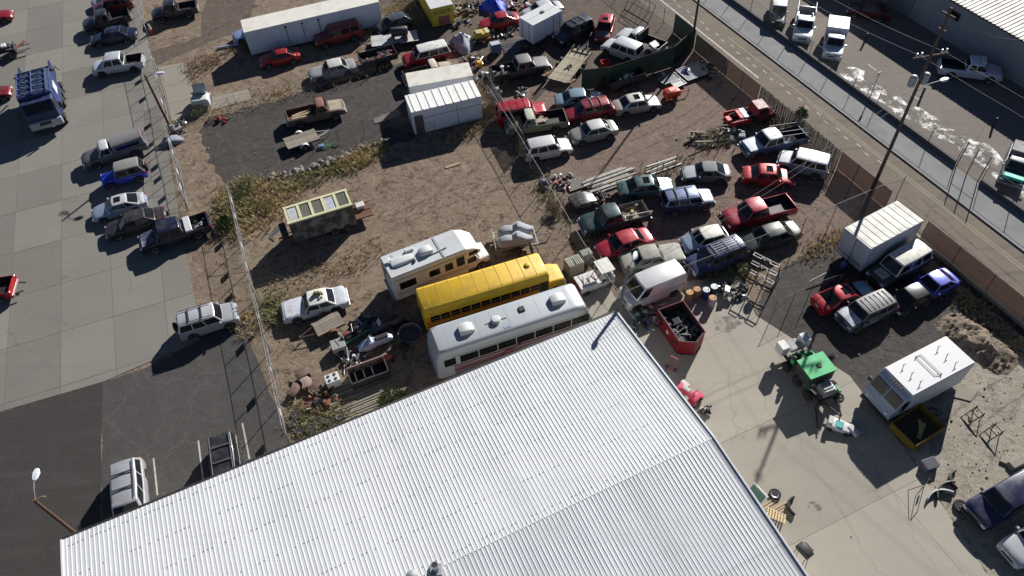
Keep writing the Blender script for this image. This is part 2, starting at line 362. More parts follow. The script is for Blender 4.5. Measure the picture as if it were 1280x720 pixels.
# street, frame: d along the street (away from the camera is negative), n across it
DV, NV = Vector((.405, -.914, 0)), Vector((.914, .405, 0))
def SP(off, along, z=0): p = NV*off + DV*along; p.z = z; return p
def strip(name, n0, n1, a0, a1, z, m, kind='structure'):
    return sheet(name, [SP(n0, a0), SP(n0, a1), SP(n1, a1), SP(n1, a0)], z, m, kind, world=True)
strip('road', 45.0, 50.0, -140, 60, .012, ROADM)
# kerb and sidewalk beyond the road
MB().prism([SP(50.0, -140), SP(50.0, 60), SP(50.18, 60), SP(50.18, -140)], 0, .11).build('kerb', WALKM)['kind'] = 'structure'
MB().prism([SP(50.183, -140), SP(50.183, 60), SP(53.0, 60), SP(53.0, -140)], 0, .10).build('sidewalk', WALKM)['kind'] = 'structure'
strip('far_lot', 53.3, 120, -140, 60, .010, LOTM)
LINEY = M((.27, .235, .155), .8, 0, .7, (.17, .15, .12), scale=3, world=True)
LINEW = M((.5, .48, .44), .8, 0, .7, (.18, .16, .14), scale=3, world=True)
strip('edge_line', 46.95, 47.13, -62, -45, .016, LINEW)
strip('yellow_line', 48.75, 48.87, -52, 20, .016, LINEY)
strip('yellow_line', 48.48, 48.6, -40, -10, .016, LINEY)
for k in range(26):
    strip('lane_dash', 47.9 + .25*(k % 2), 48.0 + .25*(k % 2), -62+k*1.25, -62+k*1.25+.5, .016, LINEW)
for a0, a1 in ((-46.0, -44.6), (-41.5, -40.4), (-36, -35)):
    strip('parking_line', 57.2, 57.32, a0, a1, .016, LINEW)
for (a, b) in (((192, 573), (197, 619)), ((303, 529), (312, 574)), ((248, 551), (254, 600))):
    p, q = G(*a), G(*b); d = (q-p).normalized(); n = Vector((-d.y, d.x, 0))*.055
    sheet('parking_line', [p-n, q-n, q+n, p+n], .019, LINEW, world=True)
# noise-broken white patches on the far lot, half glossy and bumpy
WHITE_PATCH, t, b, tc = base('white_patches'); g_ = t.nodes.new('ShaderNodeNewGeometry'); P_ = g_.outputs['Position']
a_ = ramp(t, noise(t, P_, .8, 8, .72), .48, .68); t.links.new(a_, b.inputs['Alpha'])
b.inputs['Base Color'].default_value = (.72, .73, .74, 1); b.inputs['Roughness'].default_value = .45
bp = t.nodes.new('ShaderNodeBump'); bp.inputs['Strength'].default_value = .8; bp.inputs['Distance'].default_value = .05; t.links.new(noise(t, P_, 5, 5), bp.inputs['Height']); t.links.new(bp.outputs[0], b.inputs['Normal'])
sheet('white_ground_patch', [(1043, 78), (1068, 84), (1110, 118), (1150, 135), (1175, 150), (1230, 190), (1275, 220), (1275, 246), (1225, 205), (1160, 165), (1105, 130), (1050, 96)], .016, WHITE_PATCH, 'stuff', jitter=.5)
sheet('white_ground_patch', [(1205, 180), (1235, 180), (1300, 240), (1300, 262), (1250, 225)], .020, WHITE_PATCH, 'stuff', jitter=.5)
# oil stains on the apron
OIL, t, b, tc = base('oil_stain'); n_ = noise(t, tc.outputs['Object'], 1.4, 6, .7); t.links.new(ramp(t, n_, .42, .66), b.inputs['Alpha'])
b.inputs['Base Color'].default_value = (.06, .05, .042, 1); b.inputs['Roughness'].default_value = .6
for i, (x, y, r) in enumerate(((909, 405, 1.0), (880, 540, .4), (1018, 633, .45), (80, 268, .5))):
    p = G(x, y); sheet('oil_stain', [(p.x+r*math.cos(a)*random.uniform(.7, 1.2), p.y+r*math.sin(a)*random.uniform(.5, .9)) for a in [k*.524 for k in range(12)]], .040, OIL, 'stuff', world=True)

# tyre tracks worn into the yards
TRK, t, b, tc = base('tyre_track'); g_ = t.nodes.new('ShaderNodeNewGeometry'); n_ = noise(t, g_.outputs['Position'], 1.6, 6, .7)
sf = t.nodes.new('ShaderNodeMath'); sf.operation = 'MULTIPLY'; sf.inputs[1].default_value = .5; t.links.new(ramp(t, n_, .40, .70), sf.inputs[0]); t.links.new(sf.outputs[0], b.inputs['Alpha'])
b.inputs['Base Color'].default_value = (.095, .072, .055, 1); b.inputs['Roughness'].default_value = .95
def tracks(px, gauge=1.5, wd=.2):
    P = [G(*p) for p in px]; pts = []
    for i in range(len(P)-1):                                # Catmull-Rom through the pixels
        p0, p1, p2, p3 = P[max(0, i-1)], P[i], P[i+1], P[min(len(P)-1, i+2)]
        for k in range(8):
            u = k/8; pts.append(.5*((2*p1)+(p2-p0)*u+(2*p0-5*p1+4*p2-p3)*u*u+(3*p1-p0-3*p2+p3)*u**3))
    for s_ in (-1, 1):
        mb = MB(); vs_ = []
        for i, p in enumerate(pts):
            d = (pts[min(i+1, len(pts)-1)]-pts[max(0, i-1)]).normalized(); n = Vector((-d.y, d.x, 0)); c_ = p+n*s_*gauge/2; ww = wd*random.uniform(.35, .65); vs_ += [(*(c_-n*ww).xy, .0145+.001*s_), (*(c_+n*ww).xy, .0145+.001*s_)]
        mb.add(vs_, [(2*i, 2*i+2, 2*i+3, 2*i+1) for i in range(len(pts)-1)]); tag(mb.build('tyre_track', TRK), kind='stuff')
for px in ([(480, 285), (540, 255), (620, 230), (680, 225)], [(470, 225), (530, 232), (590, 262), (640, 262)], [(340, 330), (420, 310), (500, 270), (560, 215)], [(900, 120), (860, 150), (800, 180), (740, 205)], [(930, 125), (880, 165), (850, 185)], [(820, 270), (900, 240), (1010, 240), (1050, 255)], [(1000, 250), (1030, 285), (1000, 305)], [(1190, 540), (1240, 500), (1290, 470)], [(270, 200), (350, 190), (450, 170), (500, 140)], [(330, 150), (400, 110), (470, 95)], [(640, 100), (690, 115), (730, 95), (780, 20)], [(1000, 330), (1060, 400), (1150, 440)], [(215, 230), (250, 290), (275, 350)], [(360, 440), (400, 420), (470, 385)], [(1120, 250), (1180, 300), (1290, 395)], [(1140, 250), (1200, 305), (1290, 380)]):
    tracks(px)
# ------------------------------------------------------------------ chain-link and other fences
LINKM = mesh_mat('chain_link', (.5, .5, .5), .055, .07)
BROWNM = mesh_mat('brown_screen', (.075, .042, .033), .06, .07, fill=.88, trans=.15)
BLACKM = mesh_mat('black_screen', (.035, .033, .034), .06, .07, fill=.92)
GREENM = mesh_mat('green_screen', (.008, .024, .018), .06, .07, fill=.985, trans=.06)
POST = M((.27, .275, .28), .65, .25, .35); POSTD = M((.16, .15, .14), .6, .5, .4)
_post = {}
def postmesh(r, m):
    if (r, m.name) not in _post: _post[(r, m.name)] = MB().tube((0, 0, 0), (0, 0, 1), r, r, 7).add([(0, 0, 1+r), (r, 0, 1), (0, r, 1), (-r, 0, 1), (0, -r, 1)], [(0, 1, 2), (0, 2, 3), (0, 3, 4), (0, 4, 1)]).mesh('post', m)
    return _post[(r, m.name)]
def fence(label, pts, h, sp=3.0, m=None, post=None, rails=(1.0,), r=.032, name='chain_link_fence', z=0, braces=0, signs=(), mesh=LINKM, top_r=.018):
    post = post or POST
    pts = [Vector((p.x, p.y, z)) for p in pts]
    root = thing(name, label, 'fence', pts[0])
    o = pts[0]
    for a, b in zip(pts[:-1], pts[1:]):
        d = b-a; L = d.length; n = max(1, round(L/sp)); az = math.atan2(d.y, d.x)
        for k in range(n+1):
            if k == n and b is not pts[-1]: continue
            p = a.lerp(b, k/n)-o
            po = link('post', postmesh(r, post), root, p, 0, (1, 1, h+random.uniform(-.03, .05)))
            po.rotation_euler = (random.uniform(-.02, .02), random.uniform(-.02, .02), 0)
        for f in rails:
            MB().tube(a-o+Vector((0, 0, h*f)), b-o+Vector((0, 0, h*f)), top_r, top_r, 6).build('rail', post, root)
        for k in range(min(n, braces)):
            p, q = a.lerp(b, k/n)-o, a.lerp(b, (k+1)/n)-o
            MB().tube(p+Vector((0, 0, h*.95)), q+Vector((0, 0, .1)), .016, .016, 5).build('brace', post, root)
        if mesh:
            nn = max(2, int(L/1.2)); vs_ = []
            for i in range(nn+1):
                for j in range(3): vs_.append((L*i/nn, random.uniform(-.03, .03), .04+(h*.985-.04)*j/2))
            fs = [(i*3+j, (i+1)*3+j, (i+1)*3+j+1, i*3+j+1) for i in range(nn) for j in range(2)]
            mo = MB().add(vs_, fs).build('mesh', mesh, root, fix=False); mo.location = a-o; mo.rotation_euler = (0, 0, az)
        for s_ in signs:
            p = a.lerp(b, s_)-o
            sg = MB().box((0, 0, 0), (.62, .02, .42)).build('sign_plate', M((.5, .5, .48), .6, 0, .4), root); sg.location = p+Vector((0, 0, h*.62)); sg.rotation_euler = (0, 0, az)
    return root
# left lot fence (along the concrete) and its continuation to the building
fence('galvanised chain-link fence along the concrete lot, nearest the top edge', [G(166, -30), G(181, 30), G(187, 47)], 2.1, 2.2, rails=(1, .5), braces=3, r=.035)
fence('leaning galvanised fence with signs between the parked row and the brown pole', [G(192, 72), G(206, 125), G(216, 180), G(226, 215), G(236, 262)], 2.1, 2.4, rails=(1, .5, .05), braces=2, signs=(.3, .7), r=.035)
fence('chain-link fence rising from the weeds towards the white sedan', [G(293, 252), G(305, 305), G(321, 372)], 2.1, 2.7, rails=(1, .5), signs=(.25, .62), braces=2, r=.035)
fence('long chain-link fence between the asphalt lot and the junk yard', [G(322, 376), G(338, 440), G(352, 505), G(363, 552)], 2.1, 3.0, rails=(1, .5), signs=(.5,), r=.035)
fence('thin wire fence behind the white camper and along the weeds', [G(324, 372), G(430, 340), G(478, 318)], 1.3, 2.6, post=POSTD, r=.024, rails=(1,), top_r=.009)
fence('low wire fence bordering the dark gravel beside the white shed', [G(392, 192), G(488, 160), G(545, 172)], 1.5, 2.6, post=POSTD, r=.024, rails=(1,), top_r=.010)
fence('wire fence along the weeds above the brown pickup', [G(248, 148), G(330, 127), G(398, 110), G(470, 90)], 1.4, 2.6, post=POSTD, r=.024, top_r=.008)
# middle fence running from the sheds down to the van
fence('long chain-link fence in the middle, from the white shed to the van', [G(611, 128), G(650, 190), G(692, 262), G(735, 335), G(772, 386)], 1.9, 3.0, rails=(1,), r=.032, top_r=.020)
fence('grey screened fence section beside the red and olive trucks', [G(614, 118), G(655, 188)], 1.75, 2.4, mesh=mesh_mat('grey_screen', (.10, .11, .12), .06, .07, fill=.75), post=POSTD, name='screened_fence')
fence('chain-link fence with shiny top rail below the parked rows, ending at the box trailer', [G(776, 388), G(858, 352), G(945, 318), G(1000, 294), G(1075, 262), G(1122, 243)], 2.0, 3.2, rails=(1,), r=.032, top_r=.022)
fence('rusty wire fence through the yard beside the stacked white pipes', [G(776, 246), G(820, 222), G(868, 196), G(905, 178)], 1.5, 2.4, post=RUST, r=.028, top_r=.01)
fence('leaning wire fence around the dark gravel beside the rack', [G(965, 395), G(1010, 372), G(1045, 360)], 1.6, 2.2, post=POSTD, r=.025, top_r=.012)
fence('thin chain-link fence with gate at the top beside the street', [SP(44.6, -70), SP(44.6, -60.0), SP(44.6, -54.6)], 1.8, 2.8, post=POSTD)
# street fence, screened in different stretches
def street_fence(label, a0, a1, mesh, post, sp=2.7, h=1.85, rails=(1, .03), name='screened_fence', off=44.55):
    return fence(label, [SP(off, a0), SP(off, a1)], h, sp, mesh=mesh, post=post, rails=rails, name=name)
street_fence('green screened fence stub beside the far utility pole', -55.5, -52.0, GREENM, POSTD, h=2.2)
fence('dark green screened fence running from the street corner to the sedans', [SP(44.2, -52.0), G(840, 84), G(760, 110), G(727, 113)], 2.3, 3.0, mesh=GREENM, post=POSTD, rails=(1,), name='green_fence')
street_fence('black screened fence along the street next to the green corner', -51.8, -46.9, BLACKM, POSTD)
street_fence('rust-brown screened fence panels along the street above the stripped red pickup', -46.8, -42.2, BROWNM, POSTD, 2.3)
street_fence('rust-brown screened fence panels by the near utility pole', -31.6, -26.2, BROWNM, POSTD, 1.8)
street_fence('long rust-brown screened fence along the street right of the box trailer', -22.5, 2, BROWNM, POSTD, 3.1)
# picket stretch: every picket its own piece
pk = thing('picket_fence', 'weathered slatted fence stretch behind the two pickups along the street', 'fence', SP(44.55, -42.0))
pkm = MB().box((0, 0, .92), (.085, .02, 1.84)).mesh('picket', M((.13, .115, .10), .9, 0, .5, scale=2, var=.35))
pd = math.atan2(DV.y, DV.x)
for k in range(78):
    o = link('picket', pkm, pk, DV*(k*.132+.03) + NV*random.uniform(-.02, .02), pd); o.rotation_euler = (random.uniform(-.01, .01), random.uniform(-.018, .018), pd); o.scale.z = random.uniform(.93, 1.05)
for zz in (.4, 1.4): MB().tube(NV*.05+Vector((0, 0, zz)), NV*.05+DV*10.3+Vector((0, 0, zz)), .03).build('rail', POSTD, pk)
# low concrete ledge under the right-hand stretch
lw = MB().prism([SP(44.15, -23), SP(44.15, 3), SP(44.4, 3), SP(44.4, -23)], 0, .35).build('concrete_ledge', M((.28, .25, .20), .9, 0, .6, scale=1, bump=.4, world=True))
tag(lw, 'low stained concrete ledge under the long brown fence', 'ledge')
# far side of the street: low wall carrying a chain-link fence
wallm = M((.10, .098, .10), .9, 0, .4, scale=.8, bump=.2, world=True)
for a0, a1, lb in ((-90, -27.2, 'low dark concrete wall beyond the street, long stretch beside the parked trucks'), (-24.6, 20, 'low dark concrete wall beyond the street, right of the near utility pole')):
    tag(MB().prism([SP(53.02, a0), SP(53.02, a1), SP(53.28, a1), SP(53.28, a0)], 0, .5).build('low_wall', wallm), lb, 'wall')
fence('dark chain-link fence on the low wall beside the parked trucks', [SP(53.15, -90), SP(53.15, -27.2)], 1.35, 3.0, z=.5, post=POSTD, r=.03)
fence('dark chain-link fence on the low wall by the teal truck', [SP(53.15, -24.6), SP(53.15, 20)], 1.35, 3.0, z=.5, post=POSTD, r=.03)
gp = fence('tall dark gate frame in the gap of the far wall', [SP(53.1, -27.0), SP(53.1, -24.8)], 2.6, 1.1, post=POSTD, r=.045, rails=(1, .5), name='gate')
gp['category'] = 'gate'

# ------------------------------------------------------------------ the workshop with the white ribbed roof
e0, e1 = G(78, 675, 5.0), G(770, 390, 5.0); EU = (e1-e0); EL = EU.length; EU.normalize(); EN = Vector((EU.y, -EU.x, 0))
wk = thing('workshop', 'large workshop with white ribbed metal roof at the bottom', 'building', (e0.x, e0.y, 0), math.atan2(EU.y, EU.x))
RD, RS = 10.6, .08                                           # ridge distance and slope; local x along the eave, -y towards the ridge
ROOFM, t, b, tc = base('white_metal_roof'); g_ = t.nodes.new('ShaderNodeNewGeometry'); P_ = g_.outputs['Position']
k = mix(t, ramp(t, noise(t, P_, .25, 5, .6), .4, .75), (.60, .615, .635), (.53, .545, .56))
k = mix(t, ramp(t, noise(t, P_, 2.2, 6, .75), .62, .80), k, (.50, .49, .46))
k = mix(t, ramp(t, noise(t, P_, 22, 2, .5), .70, .76), k, (.30, .28, .25))
mp_ = t.nodes.new('ShaderNodeMapping'); mp_.inputs['Rotation'].default_value = (0, 0, R(68.1)); mp_.inputs['Scale'].default_value = (.16, 3.2, .3); t.links.new(P_, mp_.inputs[0])
sf = t.nodes.new('ShaderNodeMath'); sf.operation = 'MULTIPLY'; sf.inputs[1].default_value = .28; t.links.new(ramp(t, noise(t, mp_.outputs[0], 1.0, 6, .65), .56, .78), sf.inputs[0])
k = mix(t, sf.outputs[0], k, (.40, .39, .37))
sf = t.nodes.new('ShaderNodeMath'); sf.operation = 'MULTIPLY'; sf.inputs[1].default_value = .22; t.links.new(ramp(t, noise(t, P_, .5, 5, .6), .64, .74), sf.inputs[0])
k = mix(t, sf.outputs[0], k, (.42, .43, .43))
oi = t.nodes.new('ShaderNodeObjectInfo'); mr = t.nodes.new('ShaderNodeMapRange'); mr.inputs[3].default_value = .93; mr.inputs[4].default_value = 1.03; t.links.new(oi.outputs['Random'], mr.inputs[0])
cc = t.nodes.new('ShaderNodeCombineColor'); [t.links.new(mr.outputs[0], cc.inputs[i]) for i in range(3)]
t.links.new(mix(t, 1.0, k, cc.outputs[0], 'MULTIPLY'), b.inputs['Base Color']); b.inputs['Roughness'].default_value = .55; b.inputs['Metallic'].default_value = .0
PITCH, RIB = .235, .016
nrib = 4; SW = PITCH*nrib; nsheet = int(EL/SW)+1
def sheet_mesh(L):
    prof = []
    for k in range(nrib):
        x = k*PITCH; prof += [(x, 0), (x+PITCH*.52, 0), (x+PITCH*.62, RIB), (x+PITCH*.86, RIB), (x+PITCH*.96, 0)]
    prof.append((nrib*PITCH-.002, 0)); mb = MB(); n = len(prof)
    mb.add([(x, 0, z) for x, z in prof] + [(x, -L, z) for x, z in prof] + [(x, 0, z-.004) for x, z in prof] + [(x, -L, z-.004) for x, z in prof],
           [(i, i+1, n+i+1, n+i) for i in range(n-1)] + [(2*n+i, i+2*n+1, 3*n+i+1, 3*n+i)[::-1] for i in range(n-1)] + [(i, i+1, 2*n+i+1, 2*n+i) for i in range(n-1)] + [(n+i, n+i+1, 3*n+i+1, 3*n+i) for i in range(n-1)])
    return mb.mesh('roof_sheet', ROOFM)
sl_ = math.atan(RS); runs = [(0, 4.3), (4.3, 10.55)]
for side in (0, 1):
    for (q0, q1) in runs:
        Ls = (q1-q0)/math.cos(sl_); sm = sheet_mesh(Ls+.08)
        for k in range(nsheet):
            o = link('roof_sheet', sm, wk)
            zlift = .010*(1 if q0 == 0 else 0)
            if side == 0:
                a = q0; o.location = (k*SW, -a, 5.0+a*RS-(.01 if q0 == 0 else 0)+.012); o.rotation_euler = (-sl_, 0, 0)
                o.location.y += .0
            else:
                o.location = (k*SW+SW, -(2*RD-q0), 5.0+q0*RS-(.01 if q0 == 0 else 0)+.012); o.rotation_euler = (-sl_, 0, math.pi)
            if k == nsheet-1: o.scale.x = max(.1, (EL-k*SW)/SW) if side == 0 else 1
            if k == nsheet-1 and side == 1: o.location.x = EL; o.scale.x = max(.1, (EL-k*SW)/SW)
TRIMW = M((.6, .61, .61), .5, 0, .3, (.4, .4, .38), scale=1)
mb = MB(); rz_ = 5.0+RD*RS+.012
mb.loft([[(x, -RD+.045, rz_-.004+.012), (x, -RD, rz_+.014), (x, -RD-.045, rz_-.004+.012), (x, -RD-.045, rz_-.012+.012), (x, -RD, rz_+.006), (x, -RD+.045, rz_-.012+.012)] for x in (0, EL)]); mb.build('ridge_cap', ROOFM, wk)
MB().box((EL/2, .09, 4.93), (EL, .16, .14)).build('gutter', BLACK, wk)
for x in (-.03, EL+.03):
    mb = MB(); ring = lambda y, z: [(x-.05, y, z-.16), (x+.05, y, z-.16), (x+.05, y, z+.07), (x-.05, y, z+.07)]
    mb.loft([ring(0, 5.02), ring(-RD, 5.02+RD*RS), ring(-2*RD, 5.02)]); mb.build('rake_trim', TRIMW, wk)
WALLW = M((.55, .55, .53), .7, 0, .4, scale=1)
MB().prism([(.15, -.12), (.15, -2*RD+.12), (EL-.15, -2*RD+.12), (EL-.15, -.12)][::-1], 0, 4.93).build('wall', WALLW, wk)
for x in (.16, EL-.16):
    MB().add([(x-.01, -.12, 4.94), (x-.01, -2*RD+.12, 4.94), (x-.01, -RD, 4.94+RD*RS-.1), (x+.01, -.12, 4.94), (x+.01, -2*RD+.12, 4.94), (x+.01, -RD, 4.94+RD*RS-.1)], [(0, 1, 2), (5, 4, 3), (0, 3, 4, 1), (1, 4, 5, 2), (2, 5, 3, 0)]).build('gable', WALLW, wk)
mb = MB(); rnd = random.Random(3)                              # fastener heads in rows across the sheets
for row in (.5, 2.4, 4.2, 6.2, 8.2, 10.2):
    for k in range(int(EL/PITCH)):
        if rnd.random() < .5: continue
        x = k*PITCH+.1+rnd.uniform(-.02, .02); y = -row+rnd.uniform(-.02, .02); z = 5.012+row*RS
        mb.box((x, y, z+.012), (.045, .045, .02))
o = mb.build('roof_screws', M((.22, .21, .2), .6, .5, .3), wk); o['kind'] = 'stuff'
# roof stack and vent near the bottom
vp = G(545, 712, 6.0)
st = thing('roof_vent_pipe', 'short metal flue pipe with dark mouth on the white roof', 'vent', (vp.x, vp.y, 5.72))
MB().box((0, 0, .16), (.62, .62, .32)).build('flashing', GALV, st, bevel=.03)
MB().lathe([(.17, .3), (.17, .85), (.20, .86), (.20, .92), (.14, .92), (.14, .5)], n=16).build('flue', STEEL, st, smooth=40)
MB().lathe([(.135, .55), (.135, .9)], n=16).build('flue_core', BLACK, st)  # black core filling the flue mouth
vp = G(516, 722, 6.0)
st = thing('roof_turbine_vent', 'low round vent at the bottom edge of the white roof', 'vent', (vp.x, vp.y, 5.68))
MB().lathe([(.18, 0), (.18, .4), (.30, .5), (.30, .62), (.1, .72)], n=16).build('cowl', GALV, st, smooth=40)

# ------------------------------------------------------------------ far warehouse, containers and sheds
wb = thing('warehouse', 'long grey warehouse with pale ribbed roof across the street', 'building', SP(66.5, 30), pd)
MB().prism([(-130, 0), (0, 0), (0, 26), (-130, 26)], 0, 3.9).build('wall', M((.27, .27, .28), .85, 0, .5, (.16, .16, .17), scale=.35, bump=.1), wb)
rm = M((.55, .53, .49), .55, .1, .55, (.25, .22, .18), scale=.5, var=.12)
mb = MB(); n = 4; prof = []
for k in range(n): x = k*.42; prof += [(x, 0), (x+.22, 0), (x+.27, .05), (x+.37, .05), (x+.42-.001, 0)]
L = len(prof); mb.add([(x, -.35, z) for x, z in prof]+[(x, 26, z+2.6) for x, z in prof], [(i, i+1, L+i+1, L+i) for i in range(L-1)]); rsm = mb.mesh('roof_sheet', rm)
for k in range(77): link('roof_sheet', rsm, wb, (-130+k*1.68, 0, 3.95))
MB().box((-65, -.3, 3.88), (130, .18, .12)).build('gutter', DARKM, wb)
for x in (-83, -71, -59):
    f = MB().box((x, -.03, 2.6), (1.4, .06, .8)).build('window_frame', DARKM, wb); MB().box((x, -.05, 2.6), (1.2, .06, .62)).build('pane', GLASS, f)
dr = MB().box((-77, -.04, 1.5), (3, .08, 3)).build('roller_door', M((.2, .2, .21), .6, .2, .3), wb)

def box_thing(name, label, cat, a, b, z, W, H, m, roofm=None, z0=0.0, L=None, ribs=0, ribm=None, ribside=(-1, 1), group=None):
    """box on the ground with its long axis through two roof-line pixels at height z; separate roof and wall parts"""
    c, az, l = at(a, b, z); l = L or l
    root = thing(name, label, cat, c, az, group)
    MB().box((0, 0, z0+(H-z0)/2), (l, W, H-z0)).build('wall', m, root, bevel=.02, seg=1)
    MB().box((0, 0, H+.025), (l+.06, W+.06, .05)).build('roof', roofm or m, root, bevel=.015, seg=1)
    if ribs:
        for k in range(ribs):
            x = -l/2+(k+.5)*l/ribs
            for s_ in ribside: MB().box((x, s_*(W/2+.02), z0+(H-z0)/2), (l/ribs*.45, .04, (H-z0)*.9)).build('rib', ribm or m, root)
    return root, l
CW = M((.62, .65, .70), .5, 0, .35, (.3, .3, .3), scale=.8)
ct, l = box_thing('storage_trailer', 'long white storage trailer beside the red sport utility', 'trailer', (303, 34), (470, -4), 2.75, 2.5, 2.8, CW, M((.68, .66, .60), .6, 0, .5, (.42, .38, .32), scale=.7), z0=.25, ribs=30)
for x in (-.5, 1.2, 2.9): MB().box((x, 1.29, 1.6), (.06, .05, 1.9)).build('strap', BLACK, ct); MB().box((x, 1.30, 2.45), (.22, .05, .16)).build('bracket', BLACK, ct)
MB().box((0, 0, .15), (l-.6, 1.6, .3)).build('skid', DARKM, ct)
s1, l = box_thing('storage_box', 'cream-roofed storage box, farther of the two white boxes', 'box', (509, 100), (588, 86), 2.5, 2.2, 2.45, WHITEP, M((.66, .64, .57), .6, 0, .4, scale=.8), z0=.3)
MB().box((0, 0, .17), (l-.4, 1.8, .34)).build('skid', DARKM, s1)
s2, l = box_thing('shed', 'white metal shed with ribbed roof, nearer of the two white boxes', 'shed', (510, 130), (596, 110), 2.6, 2.6, 2.55, M((.70, .73, .78), .5, 0, .3, (.4, .4, .4)), M((.80, .80, .77), .5, 0, .4, (.55, .53, .48), scale=.6), z0=.1)
for k in range(9): MB().box((-l/2+(k+.5)*l/9, 0, 2.62), (.12, 2.6, .05)).build('roof_rib', M((.8, .8, .77), .5, 0, .3), s2)
d_ = MB().box((l/2-.55, 1.325, 1.1), (.8, .05, 2.0)).build('door', M((.10, .09, .09), .8, 0, .3), s2); MB().box((l/2-.25, 1.36, 1.1), (.05, .04, .12)).build('handle', STEEL, d_)
MB().box((-.9, 1.31, 1.2), (.05, .04, 2.2)).build('corner_trim', GALV, s2); MB().box((0, 1.312, 1.75), (l*.96, .035, .06)).build('wall_rail', GALV, s2)
MB().box((0, 0, .05), (l-.3, 2.2, .1)).build('skid', DARKM, s2)
for f in s2.children: pass
rp = thing('loading_ramp', 'grey plank ramp leaning at the shed end on dark gravel', 'ramp', G(484, 147), R(22))
MB().box((0, 0, .12), (2.6, .8, .06), rot=Matrix.Rotation(R(-4), 3, 'Y')).build('deck', WOODG, rp)
for s_ in (-.36, .36): MB().box((0, s_, .05), (2.4, .06, .1)).build('runner', WOODG, rp)
# yellow rental body with its lettering
yb, l = box_thing('moving_truck_box', 'yellow truck body with black lettering and white roof at the top', 'truck body', (552, 8), (530, -30), 2.3, 2.4, 2.25, M(S(190, 175, 45), .5, 0, .4), WHITEP, z0=.2)
MB().box((0, 0, .1), (l-.2, 2, .2)).build('skid', DARKM, yb)
tcu = bpy.data.curves.new('lettering', 'FONT'); tcu.body = 'RYDER'; tcu.size = .62; tcu.align_x = 'CENTER'; tcu.extrude = .006
to = bpy.data.objects.new('lettering', tcu); col.objects.link(to)
dg = bpy.context.evaluated_depsgraph_get(); dg.update(); tme = bpy.data.meshes.new_from_object(to.evaluated_get(dg)); bpy.data.objects.remove(to); tme.materials.clear(); tme.materials.append(BLACK)
lo = link('lettering', tme, yb)
lo.matrix_local = Matrix.Translation((l/2+.015, 0, 1.5)) @ Matrix.Rotation(math.pi/2, 4, 'Z') @ Matrix.Rotation(math.pi/2, 4, 'X')
MB().box((l/2+.02, .1, .75), (.04, 1.2, .9)).build('board', M((.25, .08, .07), .7, 0, .4), yb)
# ================================================================== VEHICLES
# local frame: x forward, y left, z up; fractions run from the front bumper (0) to the rear (1)
_wheel = {}
def wheel_meshes(dark=False):
    if dark not in _wheel:
        ty = MB().lathe([(.62, -.36), (.80, -.5), (.95, -.46), (1.0, -.3), (1.0, .3), (.95, .46), (.80, .5), (.62, .36)], 'Y', n=18).mesh('tyre', RUBBER, smooth=35)
        rm_ = MB().lathe([(.0, .30), (.18, .34), (.22, .30), (.46, .22), (.56, .36), (.64, .40), (.64, -.40), (.5, -.40), (.0, -.3)], 'Y', n=18)
        rme = rm_.mesh('rim', RIMD if dark else RIM, smooth=35)
        ho = MB()
        for k in range(5):
            a = 2*math.pi*k/5; ho.lathe([(.10, .24), (.10, .305)], 'Y', (.36*math.cos(a), 0, .36*math.sin(a)), 7)
        _wheel[dark] = (ty, rme, ho.mesh('rim_hole', BLACK))
    return _wheel[dark]
def wheel(parent, x, y, r, wd=.21, dark=False, z=None, name='wheel'):
    ty, rme, ho = wheel_meshes(dark)
    s_ = 1 if y > 0 else -1
    o = link(name, ty, parent, (x, y, r if z is None else z), 0 if s_ > 0 else math.pi, (r, wd, r))
    link('rim', rme, o); link('rim_hole', ho, o)
    return o
def lerp_prof(pr, f):
    for (a, b) in zip(pr[:-1], pr[1:]):
        if a[0] <= f <= b[0]:
            t_ = (f-a[0])/(b[0]-a[0]) if b[0] > a[0] else 0
            return [a[i]+(b[i]-a[i])*t_ for i in range(1, len(a))]
    return list(pr[-1][1:])
